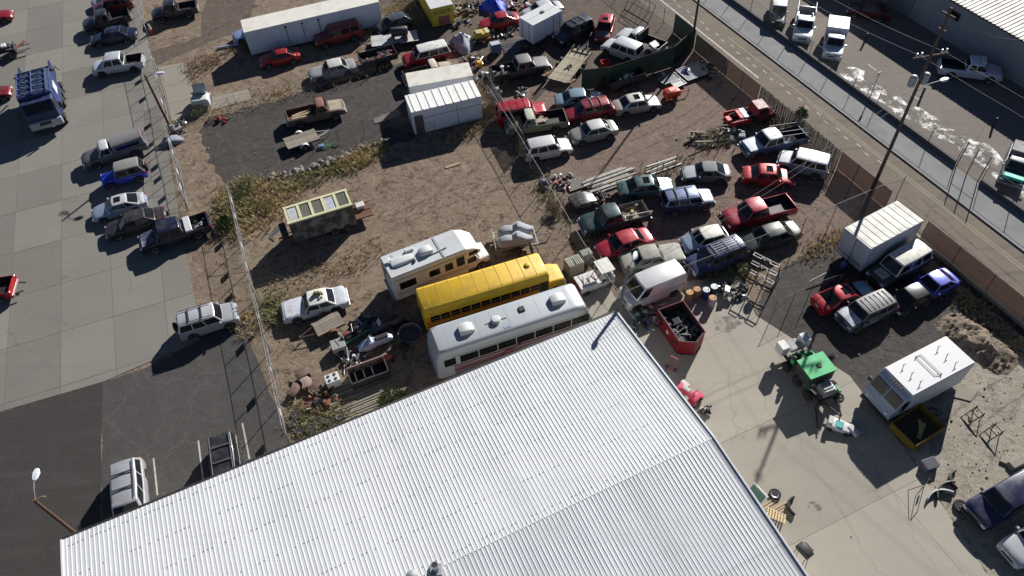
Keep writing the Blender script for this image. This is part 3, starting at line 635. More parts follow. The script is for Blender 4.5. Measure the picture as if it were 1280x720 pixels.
# type: length, width, height, wheel radius, axle fractions, floor z, top profile (frac, z, width factor), greenhouse (front base, front top, rear top, rear base, belt z, roof width factor), side window cuts
TY = {
 'sedan': dict(L=4.7, W=1.78, H=1.43, r=.32, ax=(.19, .79), zf=.24, prof=[(0, .50, .74), (.012, .62, .84), (.05, .72, .93), (.12, .78, .98), (.28, .90, 1), (.5, .93, 1), (.82, .95, .99), (.93, .93, .96), (.985, .86, .88), (1, .55, .80)], gh=(.27, .40, .69, .85, .90, .78), win=[(.03, .46), (.50, .90)]),
 'coupe': dict(L=4.5, W=1.76, H=1.34, r=.32, ax=(.19, .78), zf=.22, prof=[(0, .45, .70), (.012, .56, .82), (.06, .66, .93), (.14, .73, .98), (.31, .86, 1), (.5, .89, 1), (.85, .91, .98), (.94, .90, .94), (.985, .82, .86), (1, .5, .78)], gh=(.30, .44, .68, .89, .86, .76), win=[(.04, .62), (.66, .88)]),
 'classic': dict(L=5.0, W=1.86, H=1.38, r=.34, ax=(.19, .79), zf=.26, prof=[(0, .55, .88), (.008, .76, .95), (.05, .82, .98), (.14, .86, 1), (.33, .90, 1), (.5, .92, 1), (.82, .92, 1), (.95, .90, .99), (.992, .84, .95), (1, .6, .9)], gh=(.34, .43, .70, .82, .89, .80), win=[(.03, .47), (.51, .92)]),
 'wagon': dict(L=4.5, W=1.76, H=1.55, r=.33, ax=(.19, .79), zf=.26, prof=[(0, .52, .76), (.012, .66, .86), (.05, .78, .95), (.12, .84, .98), (.26, .95, 1), (.6, .98, 1), (.95, .98, .98), (.99, .9, .92), (1, .55, .86)], gh=(.25, .38, .88, .975, .94, .80), win=[(.03, .34), (.37, .66), (.69, .93)]),
 'hatch': dict(L=4.1, W=1.70, H=1.44, r=.31, ax=(.2, .81), zf=.24, prof=[(0, .48, .76), (.012, .6, .85), (.06, .72, .95), (.14, .78, .98), (.28, .90, 1), (.6, .93, 1), (.92, .95, .97), (.985, .88, .90), (1, .5, .84)], gh=(.27, .41, .82, .96, .90, .78), win=[(.03, .44), (.48, .88)]),
 'suv': dict(L=4.65, W=1.84, H=1.76, r=.37, ax=(.18, .79), zf=.34, prof=[(0, .62, .82), (.010, .82, .90), (.04, .96, .96), (.12, 1.02, .99), (.25, 1.10, 1), (.6, 1.12, 1), (.96, 1.12, .985), (.99, 1.05, .95), (1, .62, .9)], gh=(.245, .345, .93, .985, 1.07, .82), win=[(.03, .34), (.37, .64), (.67, .95)]),
 'minivan': dict(L=4.9, W=1.95, H=1.74, r=.33, ax=(.18, .79), zf=.24, prof=[(0, .55, .78), (.01, .72, .88), (.05, .86, .95), (.10, .93, .98), (.18, 1.02, 1), (.6, 1.06, 1), (.96, 1.06, .97), (.99, 1.0, .93), (1, .55, .88)], gh=(.16, .33, .92, .985, 1.02, .80), win=[(.10, .36), (.39, .65), (.68, .95)]),
 'jeep': dict(L=3.9, W=1.62, H=1.78, r=.37, ax=(.17, .80), zf=.38, prof=[(0, .6, .72), (.01, .98, .76), (.06, 1.02, .78), (.28, 1.06, .86), (.31, 1.08, .98), (.6, 1.06, 1), (.97, 1.06, 1), (1, .7, 1)], gh=(.33, .38, .90, .985, 1.05, .90), win=[(.04, .44), (.50, .92)]),
 'van': dict(L=5.4, W=1.98, H=2.05, r=.36, ax=(.14, .77), zf=.30, prof=[(0, .6, .80), (.01, .82, .90), (.04, .98, .95), (.15, 1.10, 1), (.5, 1.12, 1), (.97, 1.12, 1), (.995, 1.05, .97), (1, .5, .95)], gh=(.13, .27, .965, .99, 1.08, .86), win=[(.03, .20)]),
 'pickup': dict(L=5.4, W=1.92, H=1.78, r=.39, ax=(.18, .785), zf=.40, prof=[(0, .62, .84), (.008, .90, .92), (.03, 1.02, .96), (.12, 1.08, .99), (.26, 1.14, 1), (.5, 1.14, 1), (.985, 1.12, 1), (1, .70, .98)], gh=(.25, .335, .55, .585, 1.10, .82), win=[(.05, .52), (.57, .93)], bed=(.60, .985, .62)),
 'regcab': dict(L=5.3, W=1.90, H=1.75, r=.38, ax=(.185, .79), zf=.40, prof=[(0, .62, .86), (.008, .90, .93), (.03, 1.0, .97), (.12, 1.05, .99), (.27, 1.12, 1), (.5, 1.12, 1), (.985, 1.10, 1), (1, .70, .98)], gh=(.265, .335, .455, .485, 1.08, .82), win=[(.08, .92)], bed=(.50, .985, .62)),
 'crew': dict(L=5.5, W=1.92, H=1.80, r=.38, ax=(.175, .79), zf=.38, prof=[(0, .62, .84), (.008, .88, .92), (.03, 1.0, .96), (.12, 1.06, .99), (.24, 1.12, 1), (.5, 1.12, 1), (.985, 1.11, 1), (1, .70, .98)], gh=(.235, .32, .605, .635, 1.08, .82), win=[(.05, .47), (.52, .92)], bed=(.65, .985, .60)),
}
def body_loft(T, L, W, arch=True):
    hw = W/2; pr = T['prof']; zf = T['zf']; r = T['r']; ra = r*1.16
    fr = {p[0] for p in pr}
    for a in T['ax']:
        for k in range(-5, 6): fr.add(a+ra*1.0*math.sin(k*math.pi/10)/L)
        fr |= {a-(ra+.02)/L, a+(ra+.02)/L}
    fr |= {.4, .45, .55, .65, .7}
    bed = T.get('bed')
    st = []
    for f in sorted(x for x in fr if 0 <= x <= 1): st.append((f, bool(bed and bed[0] < f < bed[1])))
    if bed: st += [(bed[0]-.0015, False), (bed[0]+.0005, True), (bed[1]-.0105, True), (bed[1]-.010, False)]
    if bed: st = [(f, b and f < bed[1]-.0100 if not (f == bed[1]-.0105) else True) for f, b in st]
    st = sorted(set(st))
    rings = []
    for f, inb in st:
        zt, wf = lerp_prof(pr, f); w_ = hw*wf; x = L/2-f*L
        za = zf
        for a in T['ax']:
            dx = abs(x-(L/2-a*L))
            if dx < ra: za = max(za, r+math.sqrt(max(0, ra*ra-dx*dx)) - .0)
        za = min(za, zt-.16)
        zs = zt-.05 if f > .03 else zt-.10; zs = max(zs, za+.10); zm = zf+.62*(zs-zf); zm = max(zm, za+.04)
        wi = max(.1, w_-.26)
        half = [(0, zf), (wi, zf), (wi, max(zf, za)), (w_-.035, za), (w_-.008, min(za+.07, zm)), (w_, zm), (w_-.025, zs-.03), (w_-.075, zs)]
        if inb: half += [(w_-.09, zs), (w_-.095, bed[2]), (0, bed[2])]
        else: half += [(w_*.72, zs+(zt-zs)*.55), (w_*.36, zs+(zt-zs)*.9), (0, zt)]
        ring = [(x, y, z) for y, z in half] + [(x, -y, z) for y, z in half[-2:0:-1]]
        rings.append(ring)
    return MB().loft(rings)
def greenhouse(T, L, W, H, roofcol, parent, wins, glassless=False, bulge=.06, name='cabin'):
    g = T['gh']; hw = W/2; zb = g[4]; X = lambda f: L/2-f*L
    wb = hw*.965; wt = hw*g[5]
    b_ = dict(FC=(X(g[0])+bulge, 0, zb), FL=(X(g[0]), wb*.93, zb), RL=(X(g[3]), wb*.93, zb), RC=(X(g[3])-bulge*.6, 0, zb))
    t_ = dict(FC=(X(g[1])+bulge, 0, H), FL=(X(g[1]), wt*.95, H-.03), RL=(X(g[2]), wt*.93, H-.035), RC=(X(g[2])-bulge*.4, 0, H-.005))
    mid = (g[1]+g[2])/2
    b_['ML'] = (X((g[0]+g[3])/2), wb, zb); t_['ML'] = (X(mid), wt, H-.022)
    mir = lambda p: (p[0], -p[1], p[2])
    ks = ['FC', 'FL', 'ML', 'RL', 'RC']
    def ring(d): return [d[k] for k in ks]+[mir(d['RL']), mir(d['ML']), mir(d['FL'])]
    mb = MB(); rb, rt = ring(b_), ring(t_); n = 8
    mc = (X(mid), 0, H+.02)
    mb.add(rb+rt+[mc], [(i, (i+1) % n, n+(i+1) % n, n+i) for i in range(n)] + [tuple(range(n-1, -1, -1))] + [(n+i, n+(i+1) % n, 2*n) for i in range(n)])
    me = bpy.data.meshes.new(name); me.from_pydata(mb.v, [], mb.f)
    bm = bmesh.new(); bm.from_mesh(me); bm.verts.ensure_lookup_table()
    ed = [e for e in bm.edges if (e.verts[0].index >= n) != (e.verts[1].index >= n) and e.verts[0].index < 2*n and e.verts[1].index < 2*n and (min(v.index for v in e.verts) in (1, 3, 5, 7))]
    ed += [e for e in bm.edges if all(n <= v.index < 2*n for v in e.verts)]
    bmesh.ops.bevel(bm, geom=ed, offset=.065, segments=3, affect='EDGES', profile=.5, clamp_overlap=True)
    bmesh.ops.recalc_face_normals(bm, faces=bm.faces); bm.to_mesh(me); bm.free()
    for p in me.polygons: p.use_smooth = True
    me.set_sharp_from_angle(angle=R(40)); me.materials.append(roofcol)
    link(name, me, parent)
    V = Vector
    def patch(a, b, c, d, u0, u1, v0, v1):        # a,b bottom; d,c top
        a, b, c, d = V(a), V(b), V(c), V(d)
        P = lambda u, v: (a.lerp(b, u)).lerp(d.lerp(c, u), v)
        return [P(u0, v0), P(u1, v0), P(u1, v1), P(u0, v1)]
    def glass_part(nm, polys, centre):
        m_ = MB()
        for q in polys:
            nn = (q[1]-q[0]).cross(q[3]-q[0]).normalized()
            if nn.dot(sum(q, V())/4-centre) < 0: q = q[::-1]; nn = -nn
            m_.slab([p+nn*.009 for p in q], .02)
        m_.build(nm, GLASS, parent)
    ctr = V((X((g[0]+g[3])/2), 0, (zb+H)/2))
    if not glassless:
        glass_part('windshield', [patch(b_['FC'], b_['FL'], t_['FL'], t_['FC'], 0, .90, .07, .90), patch(b_['FC'], mir(b_['FL']), mir(t_['FL']), t_['FC'], 0, .90, .07, .90)], ctr)
        if not T.get('norear'): glass_part('rear_window', [patch(b_['RC'], b_['RL'], t_['RL'], t_['RC'], 0, .86, .12, .88), patch(b_['RC'], mir(b_['RL']), mir(t_['RL']), t_['RC'], 0, .86, .12, .88)], ctr)
        for sgn in (1, -1):
            for (u0, u1) in wins:
                polys = []
                for (k0, k1, lo, hi) in (('FL', 'ML', 0, .5), ('ML', 'RL', .5, 1)):
                    a0, a1 = max(u0, lo), min(u1, hi)
                    if a1-a0 < .01: continue
                    f = (lambda p: p) if sgn > 0 else mir
                    polys.append(patch(f(b_[k0]), f(b_[k1]), f(t_[k1]), f(t_[k0]), (a0-lo)*2, (a1-lo)*2, .12, .86))
                if polys: glass_part('side_window', polys, ctr)
    return dict(b=b_, t=t_, X=X, wt=wt)
def car(name, label, cat, typ, front, rear, c, group='parked vehicles', top=None, hood=None, rack=0, sunroof=0, dark_rims=False, z=.7, Lmul=None, wins=None, extra=None, shell=None, toolbox=None, lights=True, bumper=None, liner=None, H=None, spare=0, rot=0, wheels=(1, 1, 1, 1), load=None, W=None, trunk=None, norear=False, stripes=None):
    T = dict(TY[typ]); T['norear'] = norear
    cen, az, l = at(front, rear, z); L = min(max(l, T['L']*.90), T['L']*1.10) if Lmul is None else T['L']*Lmul
    # keep the front end where it was seen when the length is clamped and the rear is out of frame
    W = W or T['W']; H = H or T['H']; pm = c if not isinstance(c, tuple) else paint(*c)
    root = thing(name, label, cat, cen, az+rot, group)
    body_loft(T, L, W).build('body', pm, root, smooth=38)
    X = lambda f: L/2-f*L
    gt = None
    if typ != 'none': gt = greenhouse(T, L, W, H, (top if top is not None else pm), root, T['win'] if wins is None else wins)
    r = T['r']
    k = 0
    for a in T['ax']:
        for s_ in (1, -1):
            if wheels[k]: wheel(root, X(a), s_*(W/2-.13), r, .22, dark_rims)
            k += 1
    hzf = lerp_prof(T['prof'], .02)[0]; hwf = lerp_prof(T['prof'], .02)[1]
    if lights:
        for s_ in (1, -1):
            MB().box((X(.02), s_*W/2*hwf*.78, hzf-.14), (.16, .32, .15), taper=.85).build('headlight', HEADL, root, bevel=.02, seg=1)
            rwf = lerp_prof(T['prof'], .98)[1]; rz = lerp_prof(T['prof'], .97)[0]
            MB().box((X(.988), s_*W/2*rwf*.88, rz-.18), (.12, .17, .24)).build('taillight', TAILL, root, bevel=.02, seg=1)
        MB().box((X(.012), 0, hzf-.16), (.12, W*.42, .13)).build('grille', BLACK, root)
        MB().box((X(.998), 0, .62), (.04, .36, .16)).build('plate', PLATE, root)
    bm_ = bumper or (CHROME if typ in ('pickup', 'regcab', 'classic') else None)
    if bm_:
        for f, nm in ((-.004, 'bumper'), (1.004, 'bumper')):
            MB().box((X(f), 0, T['zf']+.14), (.14, W*.93, .17)).build(nm, bm_, root, bevel=.03)
    g = T['gh']
    for s_ in (1, -1): MB().box((X(g[0]+.045), s_*(W/2+.07), g[4]+.06), (.13, .2, .13)).build('mirror', BLACK if not isinstance(c, tuple) else pm, root, bevel=.02, seg=1)
    if hood is not None:                                        # hood panel in another colour
        mb = MB(); f0, f1 = .045, g[0]-.012; rows = []
        for k in range(5):
            f = f0+(f1-f0)*k/4; zt, wf = lerp_prof(T['prof'], f); w_ = W/2*wf
            rows.append([(X(f), y*w_, zt-.05*(abs(y)/.9)**2*.9+.012) for y in (-.82, -.42, 0, .42, .82)])
        n = 5; mb.add([p for q in rows for p in q], [(i*n+j, i*n+j+1, (i+1)*n+j+1, (i+1)*n+j) for i in range(4) for j in range(4)]).build('hood', hood, root, smooth=40)
    if trunk is not None:
        mb = MB(); f0, f1 = g[3]+.01, .975; rows = []
        for k in range(4):
            f = f0+(f1-f0)*k/3; zt, wf = lerp_prof(T['prof'], f); w_ = W/2*wf
            rows.append([(X(f), y*w_, zt-.05*(abs(y)/.9)**2*.9+.012) for y in (-.82, -.42, 0, .42, .82)])
        n = 5; mb.add([p for q in rows for p in q], [(i*n+j, i*n+j+1, (i+1)*n+j+1, (i+1)*n+j) for i in range(3) for j in range(4)]).build('boot_lid', trunk, root, smooth=40)
    wt = W/2*g[5]; x0, x1 = X(g[1]+.03), X(g[2]-.02)
    if rack:
        rmat = BLACK if rack in (1, 3) else M((.10, .105, .115), .5, .3, .3)
        for s_ in (1, -1): MB().tube((x0, s_*wt*.82, H+.06), (x1, s_*wt*.82, H+.06), .028).build('roof_rail', rmat, root)
        for k in range(2 if rack < 3 else 3):
            xx = x0+(x1-x0)*((.3 + .4*k) if rack < 3 else (.1+.4*k)); MB().box((xx, 0, H+.075), ((.09 if rack < 3 else .045), wt*1.68, .04)).build('cross_bar', rmat, root)
    if rack >= 3:
        for k in range(5): MB().box(((x0+x1)/2, (k-2)*wt*.3, H+.05), (abs(x1-x0)*.8, .035, .03)).build('rack_slat', M((.20, .205, .22), .5, .4, .3), root)
    if stripes:                                                # raised roof ribs
        for k in range(stripes): xx = x0+(x1-x0)*(k+.5)/stripes; MB().box((xx, 0, H+.018), (.05, wt*1.5, .03)).build('roof_rib', top or pm, root)
    if sunroof: xx = x0+(x1-x0)*.34; MB().box((xx, 0, H+.012), (.52, wt*.95, .03)).build('sunroof', GLASS, root)
    bed = T.get('bed')
    if bed:
        lm = liner or BLACK; xa, xb = X(bed[0]+.002), X(bed[1]-.012); wi = W/2-.10; z0, z1 = bed[2]+.006, 1.07
        mb = MB(); mb.add([(xa, -wi, z0), (xb, -wi, z0), (xb, wi, z0), (xa, wi, z0), (xa, -wi, z1), (xb, -wi, z1), (xb, wi, z1), (xa, wi, z1)], [(0, 1, 2, 3), (0, 4, 5, 1), (1, 5, 6, 2), (2, 6, 7, 3), (3, 7, 4, 0)])
        for v in range(len(mb.v)): mb.v[v] = tuple(a*(.992 if i < 2 and False else 1) for i, a in enumerate(mb.v[v]))
        mb.build('bed_liner', lm, root, fix=False)
        for s_ in (1, -1): MB().box((X(T['ax'][1]), s_*(wi-.12), z0+.12), (.85, .22, .24)).build('wheel_well', lm, root, bevel=.04)
        if toolbox is not None: MB().box((xa-.28, 0, 1.06), (.5, W-.12, .3)).build('toolbox', toolbox, root, bevel=.02, seg=1)
        if shell is not None:
            mb = MB(); zz = 1.09; hh_ = H+.03 if H > 1.7 else 1.75
            ring = lambda x, i: [(x, -W/2+.03, zz), (x, W/2-.03, zz), (x, W/2-.12-i, hh_-.1), (x, W/2-.24-i, hh_), (x, -W/2+.24+i, hh_), (x, -W/2+.12+i, hh_-.1)]
            mb.loft([ring(xa+.03, .0), ring(xb+.18, 0), ring(xb-.04, .06)]); so_ = mb.build('camper_shell', shell, root, smooth=40)
            for s_ in (1, -1):
                ln = (xa-xb)*.78; cx = (xa+xb)/2+.05
                for nm, f in (('shell_window', 1),): MB().box((cx, s_*(W/2-.065), 1.36), (ln, .03, .3), rot=Matrix.Rotation(R(s_*9), 3, 'X')).build(nm, GLASS, root)
    if spare: wheel(root, -L/2-.12, .1, r*.95, .2, True, z=.95, name='spare_wheel').rotation_euler = (0, 0, math.pi/2)
    if extra: extra(root, L, W, H, X, T)
    return root
G1, G2, G3, G4, G5, G6 = 'row along the left fence', 'cars at the top of the concrete lot', 'cars in the middle yard', 'cars in the yard by the street', 'vehicles in the dark gravel yard', 'vehicles across the street'
WH = (205, 208, 210)
def pile(parent, x0, x1, y0, y1, z, n, cols, s=(.15, .5), seed=1, name='scrap_piece'):
    rnd = random.Random(seed)
    for k in range(n):
        d = (rnd.uniform(*s), rnd.uniform(*s)*.7, rnd.uniform(.05, .25))
        MB().box((rnd.uniform(x0, x1), rnd.uniform(y0, y1), z+d[2]/2+rnd.uniform(0, .12)), d, rot=Matrix.Rotation(rnd.uniform(0, 6), 3, 'Z') @ Matrix.Rotation(rnd.uniform(-.4, .4), 3, 'X'), taper=rnd.uniform(.6, 1)).build(name, rnd.choice(cols), parent)
# --- left lot
car('sedan', 'navy blue sedan next to the white crew-cab pickup on the concrete', 'car', 'sedan', (112, 49), (170, 40), (22, 30, 62), G2)
car('pickup_truck', 'black pickup with open bed above the navy sedan', 'pickup', 'pickup', (104, 33), (163, 18), (42, 44, 50), G2)
car('sport_utility_vehicle', 'dark red sport utility at the top beside the left fence', 'suv', 'suv', (117, 13), (166, 2), (130, 20, 32), G2)
car('sedan', 'silver car cut off by the top edge on the concrete lot', 'car', 'sedan', (114, 4), (160, -10), (150, 152, 156), G2)
car('pickup_truck', 'white crew-cab pickup with empty black bed on the concrete', 'pickup', 'crew', (116, 86), (180, 75), (196, 200, 206), G2, dark_rims=True)
car('pickup_truck', 'dark navy pickup with chrome tailgate right of the fence at the top', 'pickup', 'pickup', (190, 19), (247, 8), (30, 33, 48), G2)
car('pickup_truck', 'grey pickup with camper shell, topmost of the left row', 'pickup', 'regcab', (103, 202), (182, 176), (98, 98, 98), G1, shell=M((.16, .16, .165), .5, 0, .4), top=M((.55, .57, .58), .4, .2, .3))
car('jeep', 'bright blue jeep with grey soft top in the left row', 'jeep', 'jeep', (127, 226), (183, 211), (28, 62, 190), G1, top=M((.20, .20, .19), .85, 0, .3), spare=1)
car('coupe', 'silver-blue coupe with open sunroof and white tail in the left row', 'car', 'coupe', (113, 267), (182, 247), (150, 165, 188), G1, top=paint(205, 206, 208), sunroof=1, trunk=paint(210, 210, 210))
car('sedan', 'dark brown-grey sedan between the silver coupe and the big pickup', 'car', 'sedan', (130, 289), (206, 266), (58, 52, 54), G1)
def tb(root, L, W, H, X, T): pile(root, X(.96), X(.78), -.5, .5, .64, 6, [STEEL, DARKM, GALV], seed=4)
car('pickup_truck', 'dark blue crew-cab pickup with white toolbox and peeling hood', 'pickup', 'crew', (174, 306), (262, 276), (32, 36, 60), G1, toolbox=M((.66, .67, .68), .4, .2, .2), hood=M((.06, .065, .11), .45, .1, 1.0, (.45, .46, .5), scale=1.3), extra=tb)
car('pickup_truck', 'bright red pickup tail with hitch at the left edge', 'pickup', 'pickup', (-64, 372), (18, 358), (200, 18, 28), 'red cars at the left edge', extra=lambda r_, L, W, H, X, T: [MB().box((-L/2-.35, s_*.5, .5), (.6, .08, .08), rz=s_*.3).build('tow_arm', DARKM, r_) for s_ in (1, -1)])
car('sport_utility_vehicle', 'silver sport utility with roof bars parked by the weeds at the fence', 'suv', 'suv', (297, 389), (223, 412), (165, 168, 172), 'cars by the workshop', rack=1, spare=1, top=paint(190, 192, 196))
car('minivan', 'silver minivan with black roof bars half hidden by the workshop roof', 'van', 'minivan', (166, 668), (160, 579), (170, 173, 178), 'cars by the workshop', rack=1)
car('sport_utility_vehicle', 'black sport utility with roof rack beside the workshop', 'suv', 'suv', (291, 636), (279, 546), (26, 26, 30), 'cars by the workshop', rack=2, top=paint(48, 49, 54), stripes=0)
car('sedan', 'red car nose at the top left corner', 'car', 'sedan', (15, 15), (-45, 28), (165, 22, 40), 'red cars at the left edge')
car('hatchback', 'dark red car nose below the tractor at the left edge', 'car', 'hatch', (13, 111), (-42, 124), (140, 24, 40), 'red cars at the left edge')
# --- upper middle
car('sedan', 'pale blue car half hidden behind the storage trailer', 'car', 'sedan', (290, 45), (345, 34), (140, 158, 200), 'cars in the upper yard')
car('coupe', 'red sports car in the shadow of the storage trailer', 'car', 'coupe', (324, 75), (375, 65), (190, 20, 34), 'cars in the upper yard')
car('sport_utility_vehicle', 'maroon sport utility parked against the storage trailer', 'suv', 'suv', (390, 52), (455, 35), (150, 26, 38), 'cars in the upper yard', rack=0)
car('hatchback', 'charcoal hatchback between the trailer and the yellow truck body', 'car', 'hatch', (470, 36), (513, 22), (70, 74, 84), 'cars in the upper yard')
car('classic_sedan', 'faded grey sedan sitting in dry weeds', 'car', 'classic', (386, 93), (445, 79), M((.20, .21, .22), .6, 0, .8, (.35, .36, .34)), 'cars in the upper yard', top=M((.5, .5, .48), .6, 0, .5), Lmul=.93)
car('sport_utility_vehicle', 'red short truck with white hardtop beside the white boxes', 'suv', 'suv', (504, 77), (562, 63), (190, 26, 38), 'cars in the upper yard', top=M((.62, .62, .58), .6, 0, .6))
def boards(root, L, W, H, X, T):
    for k in range(4): MB().box((X(.75)+k*.05, -.5+k*.3, .68+.03*k), (1.9, .2, .03), rz=.15*k-.2).build('board', WOODT, root)
car('pickup_truck', 'old rusty brown pickup with boards in its bed on dark gravel', 'pickup', 'regcab', (430, 132), (358, 149), M((.10, .085, .07), .7, .1, 1, (.22, .12, .08), scale=1.6), 'old trucks', top=M((.24, .09, .08), .7, 0, .7), hood=M((.34, .29, .22), .7, 0, .8, (.22, .12, .08)), liner=RUST, extra=boards)
car('pickup_truck', 'old pickup with white cap hidden behind the storage box', 'pickup', 'regcab', (566, 84), (505, 99), M((.12, .07, .06), .7, 0, .7), 'old trucks', top=M((.55, .5, .42), .6, 0, .6), hood=M((.42, .36, .28), .7, 0, .6))
car('sports_car', 'red sports car in front of the blue tarp', 'car', 'coupe', (599, 30), (648, 20), (196, 22, 40), G3)
car('sedan', 'white car behind the white cargo trailer', 'car', 'sedan', (653, 18), (702, 6), WH, G3)
car('sport_utility_vehicle', 'dark navy sport utility right of the white cargo trailer', 'suv', 'suv', (696, 50), (737, 30), (28, 34, 58), G3, rack=1)
car('sport_utility_vehicle', 'small red car with grey hood facing the flatbed trailer', 'car', 'hatch', (752, 48), (760, 21), (190, 20, 44), G3, hood=M((.16, .15, .16), .45, .2, .4), sunroof=1, H=1.55)
car('sport_utility_vehicle', 'white four-door sport utility beside the green fence', 'suv', 'suv', (756, 54), (801, 71), WH, G3)
car('pickup_truck', 'white pickup with black service bed behind the white sport utility', 'pickup', 'regcab', (775, 41), (829, 62), WH, G3, extra=lambda r_, L, W, H, X, T: [MB().box((X(.53), 0, 1.5), (.12, W-.1, .9)).build('headboard', BLACK, r_), pile(r_, X(.9), X(.7), -.3, .3, .64, 2, [WHITEP], (.8, 1.2), 3, 'board')])
def bedjunk(root, L, W, H, X, T):
    MB().lathe([(.02, .64), (.05, .64), (.05, 1.1), (.2, 1.12), (.2, 1.22), (.02, 1.24)], c=(X(.80), .2, 0), n=10).build('jack', WHITEP, root); pile(root, X(.95), X(.65), -.6, .6, .64, 9, [STEEL, DARKM, RUST], seed=9)
car('pickup_truck', 'dark grey pickup loaded with scrap behind the white shed', 'pickup', 'pickup', (686, 78), (614, 93), (62, 62, 64), G3, extra=bedjunk, hood=M((.20, .19, .19), .4, .3, .4), top=M((.19, .18, .18), .45, .3, .4))
car('sport_utility_vehicle', 'red sport utility with ribbed roof behind the olive truck', 'suv', 'suv', (683, 136), (620, 146), (196, 24, 50), G3, stripes=4)
car('sedan', 'pale teal sedan behind the red wagon', 'car', 'sedan', (754, 120), (694, 126), (120, 146, 160), G3, hood=paint(190, 200, 210))
car('wagon', 'raspberry red wagon with roof ribs between two silver sedans', 'car', 'wagon', (705, 144), (766, 132), (170, 34, 62), G3, rack=2)
car('sedan', 'pale gold sedan with sunroof beside the orange compressor', 'car', 'sedan', (824, 124), (767, 134), (165, 158, 150), G3, sunroof=1, top=paint(205, 200, 190), hood=paint(200, 200, 200))
car('sedan', 'silver-beige sedan next to the white rounded hatchback', 'car', 'sedan', (713, 170), (770, 157), (150, 150, 144), G3, top=paint(200, 200, 196))
car('hatchback', 'white rounded retro hatchback beside the middle fence', 'car', 'wagon', (710, 180), (658, 190), (208, 206, 206), G3, H=1.6, Lmul=.95)
def olive(root, L, W, H, X, T): pile(root, X(.66), X(.54), -.6, .6, .75, 4, [M((.4, .3, .25), .8, 0, .4), WOODG], (.5, .8), 5, 'board')
car('pickup_truck', 'olive green old truck with dark open bed by the middle fence', 'pickup', 'regcab', (632, 158), (708, 147), M((.17, .18, .12), .7, 0, .6), 'old trucks', top=M((.42, .44, .34), .6, 0, .5), hood=M((.20, .20, .13), .8, 0, .5), extra=olive, W=2.05)
# --- yard by the street
def rackload(root, L, W, H, X, T):
    for s_ in (.75, .2, -.75): MB().tube((X(.45), s_, 1.9), (X(1.0), s_, 1.5), .03).build('pipe', GALV, root)
car('pickup_truck', 'blue and white pickup with pipes over its bed by the slatted fence', 'pickup', 'pickup', (929, 187), (1004, 168), (86, 112, 140), G4, top=paint(215, 216, 216), hood=M((.6, .64, .68), .4, .1, .4), extra=rackload, liner=DARKM)
car('sport_utility_vehicle', 'silver sport utility with white roof at the slatted fence', 'suv', 'suv', (973, 197), (1036, 212), (138, 142, 158), G4, top=M((.74, .75, .76), .4, .05, .2), hood=paint(215, 216, 220))
car('sedan', 'red four-door sedan with sunroof next to the silver sport utility', 'car', 'sedan', (993, 221), (929, 217), (190, 24, 44), G4, sunroof=1)
car('coupe', 'pale grey convertible-style coupe with white hood beside the brush pile', 'car', 'coupe', (852, 215), (912, 214), (110, 116, 118), G4, hood=paint(205, 208, 210), top=M((.22, .23, .23), .8, 0, .3))
car('sedan', 'dark teal sedan with sunroof beside the white pipes', 'car', 'sedan', (842, 229), (773, 237), (70, 96, 100), G4, sunroof=1, hood=paint(150, 168, 168))
car('sport_utility_vehicle', 'navy sport utility with black roof bars beside the teal sedan', 'suv', 'suv', (891, 246), (827, 255), (44, 52, 82), G4, rack=1, H=1.66, top=paint(108, 122, 160))
car('pickup_truck', 'dark red pickup with black bed and grille guard in the yard', 'pickup', 'pickup', (904, 277), (990, 254), (176, 30, 54), G4, bumper=BLACK)
car('sedan', 'black-green sedan glinting in the sun below the dark red pickup', 'car', 'sedan', (928, 305), (996, 285), (48, 56, 54), G4, Lmul=1.05)
car('hatchback', 'pale blue compact with cream roof next to the blue sport utility', 'car', 'hatch', (854, 305), (908, 292), (150, 170, 196), G4, top=M((.62, .61, .54), .5, .05, .4))
car('sport_utility_vehicle', 'dark blue sport utility with slatted roof rack by the shiny fence rail', 'suv', 'suv', (861, 336), (928, 309), (48, 60, 96), G4, rack=4)
def greenbed(root, L, W, H, X, T):
    MB().tube((X(.60), .75, 1.45), (X(1.0), .85, 1.4), .04).build('pipe', WHITEP, root); pile(root, X(.9), X(.64), -.7, .5, .64, 7, [M((.5, .45, .12), .6, 0, .3), WHITEP, WOODG], seed=11)
car('pickup_truck', 'dark green pickup with cluttered tan bed by the middle fence', 'pickup', 'pickup', (724, 284), (811, 262), (52, 72, 74), G4, liner=M((.30, .25, .20), .9, 0, .5), extra=greenbed, Lmul=1.03)
car('sedan', 'pinkish red sedan between the green pickup and the grey classic coupe', 'car', 'sedan', (747, 314), (813, 293), (196, 34, 62), G4)
car('classic_coupe', 'faded grey classic coupe with long hood behind the white van', 'car', 'classic', (849, 314), (781, 327), M((.25, .25, .22), .55, .1, .7, (.15, .13, .11), scale=1.5), G4, wheels=(1, 1, 1, 1), Lmul=.96)
car('cargo_van', 'white cargo van parked below the classic coupe', 'van', 'van', (779, 374), (850, 346), (206, 206, 208), 'vans in the yards', stripes=0)
def moss(root, L, W, H, X, T): pile(root, X(.66), X(.5), -.4, .3, H+.0, 10, [M((.25, .25, .10), .9, 0, .3), M((.3, .28, .16), .9, 0, .3)], (.12, .35), 8, 'debris')
car('classic_sedan', 'white old sedan with plant debris on its roof beside the utility trailer', 'car', 'classic', (356, 389), (430, 369), M((.50, .53, .58), .5, .05, .6, (.25, .25, .25)), 'old cars in the junk yard', top=M((.74, .74, .70), .5, 0, .5), extra=moss, Lmul=.96, hood=M((.6, .63, .68), .45, 0, .5))
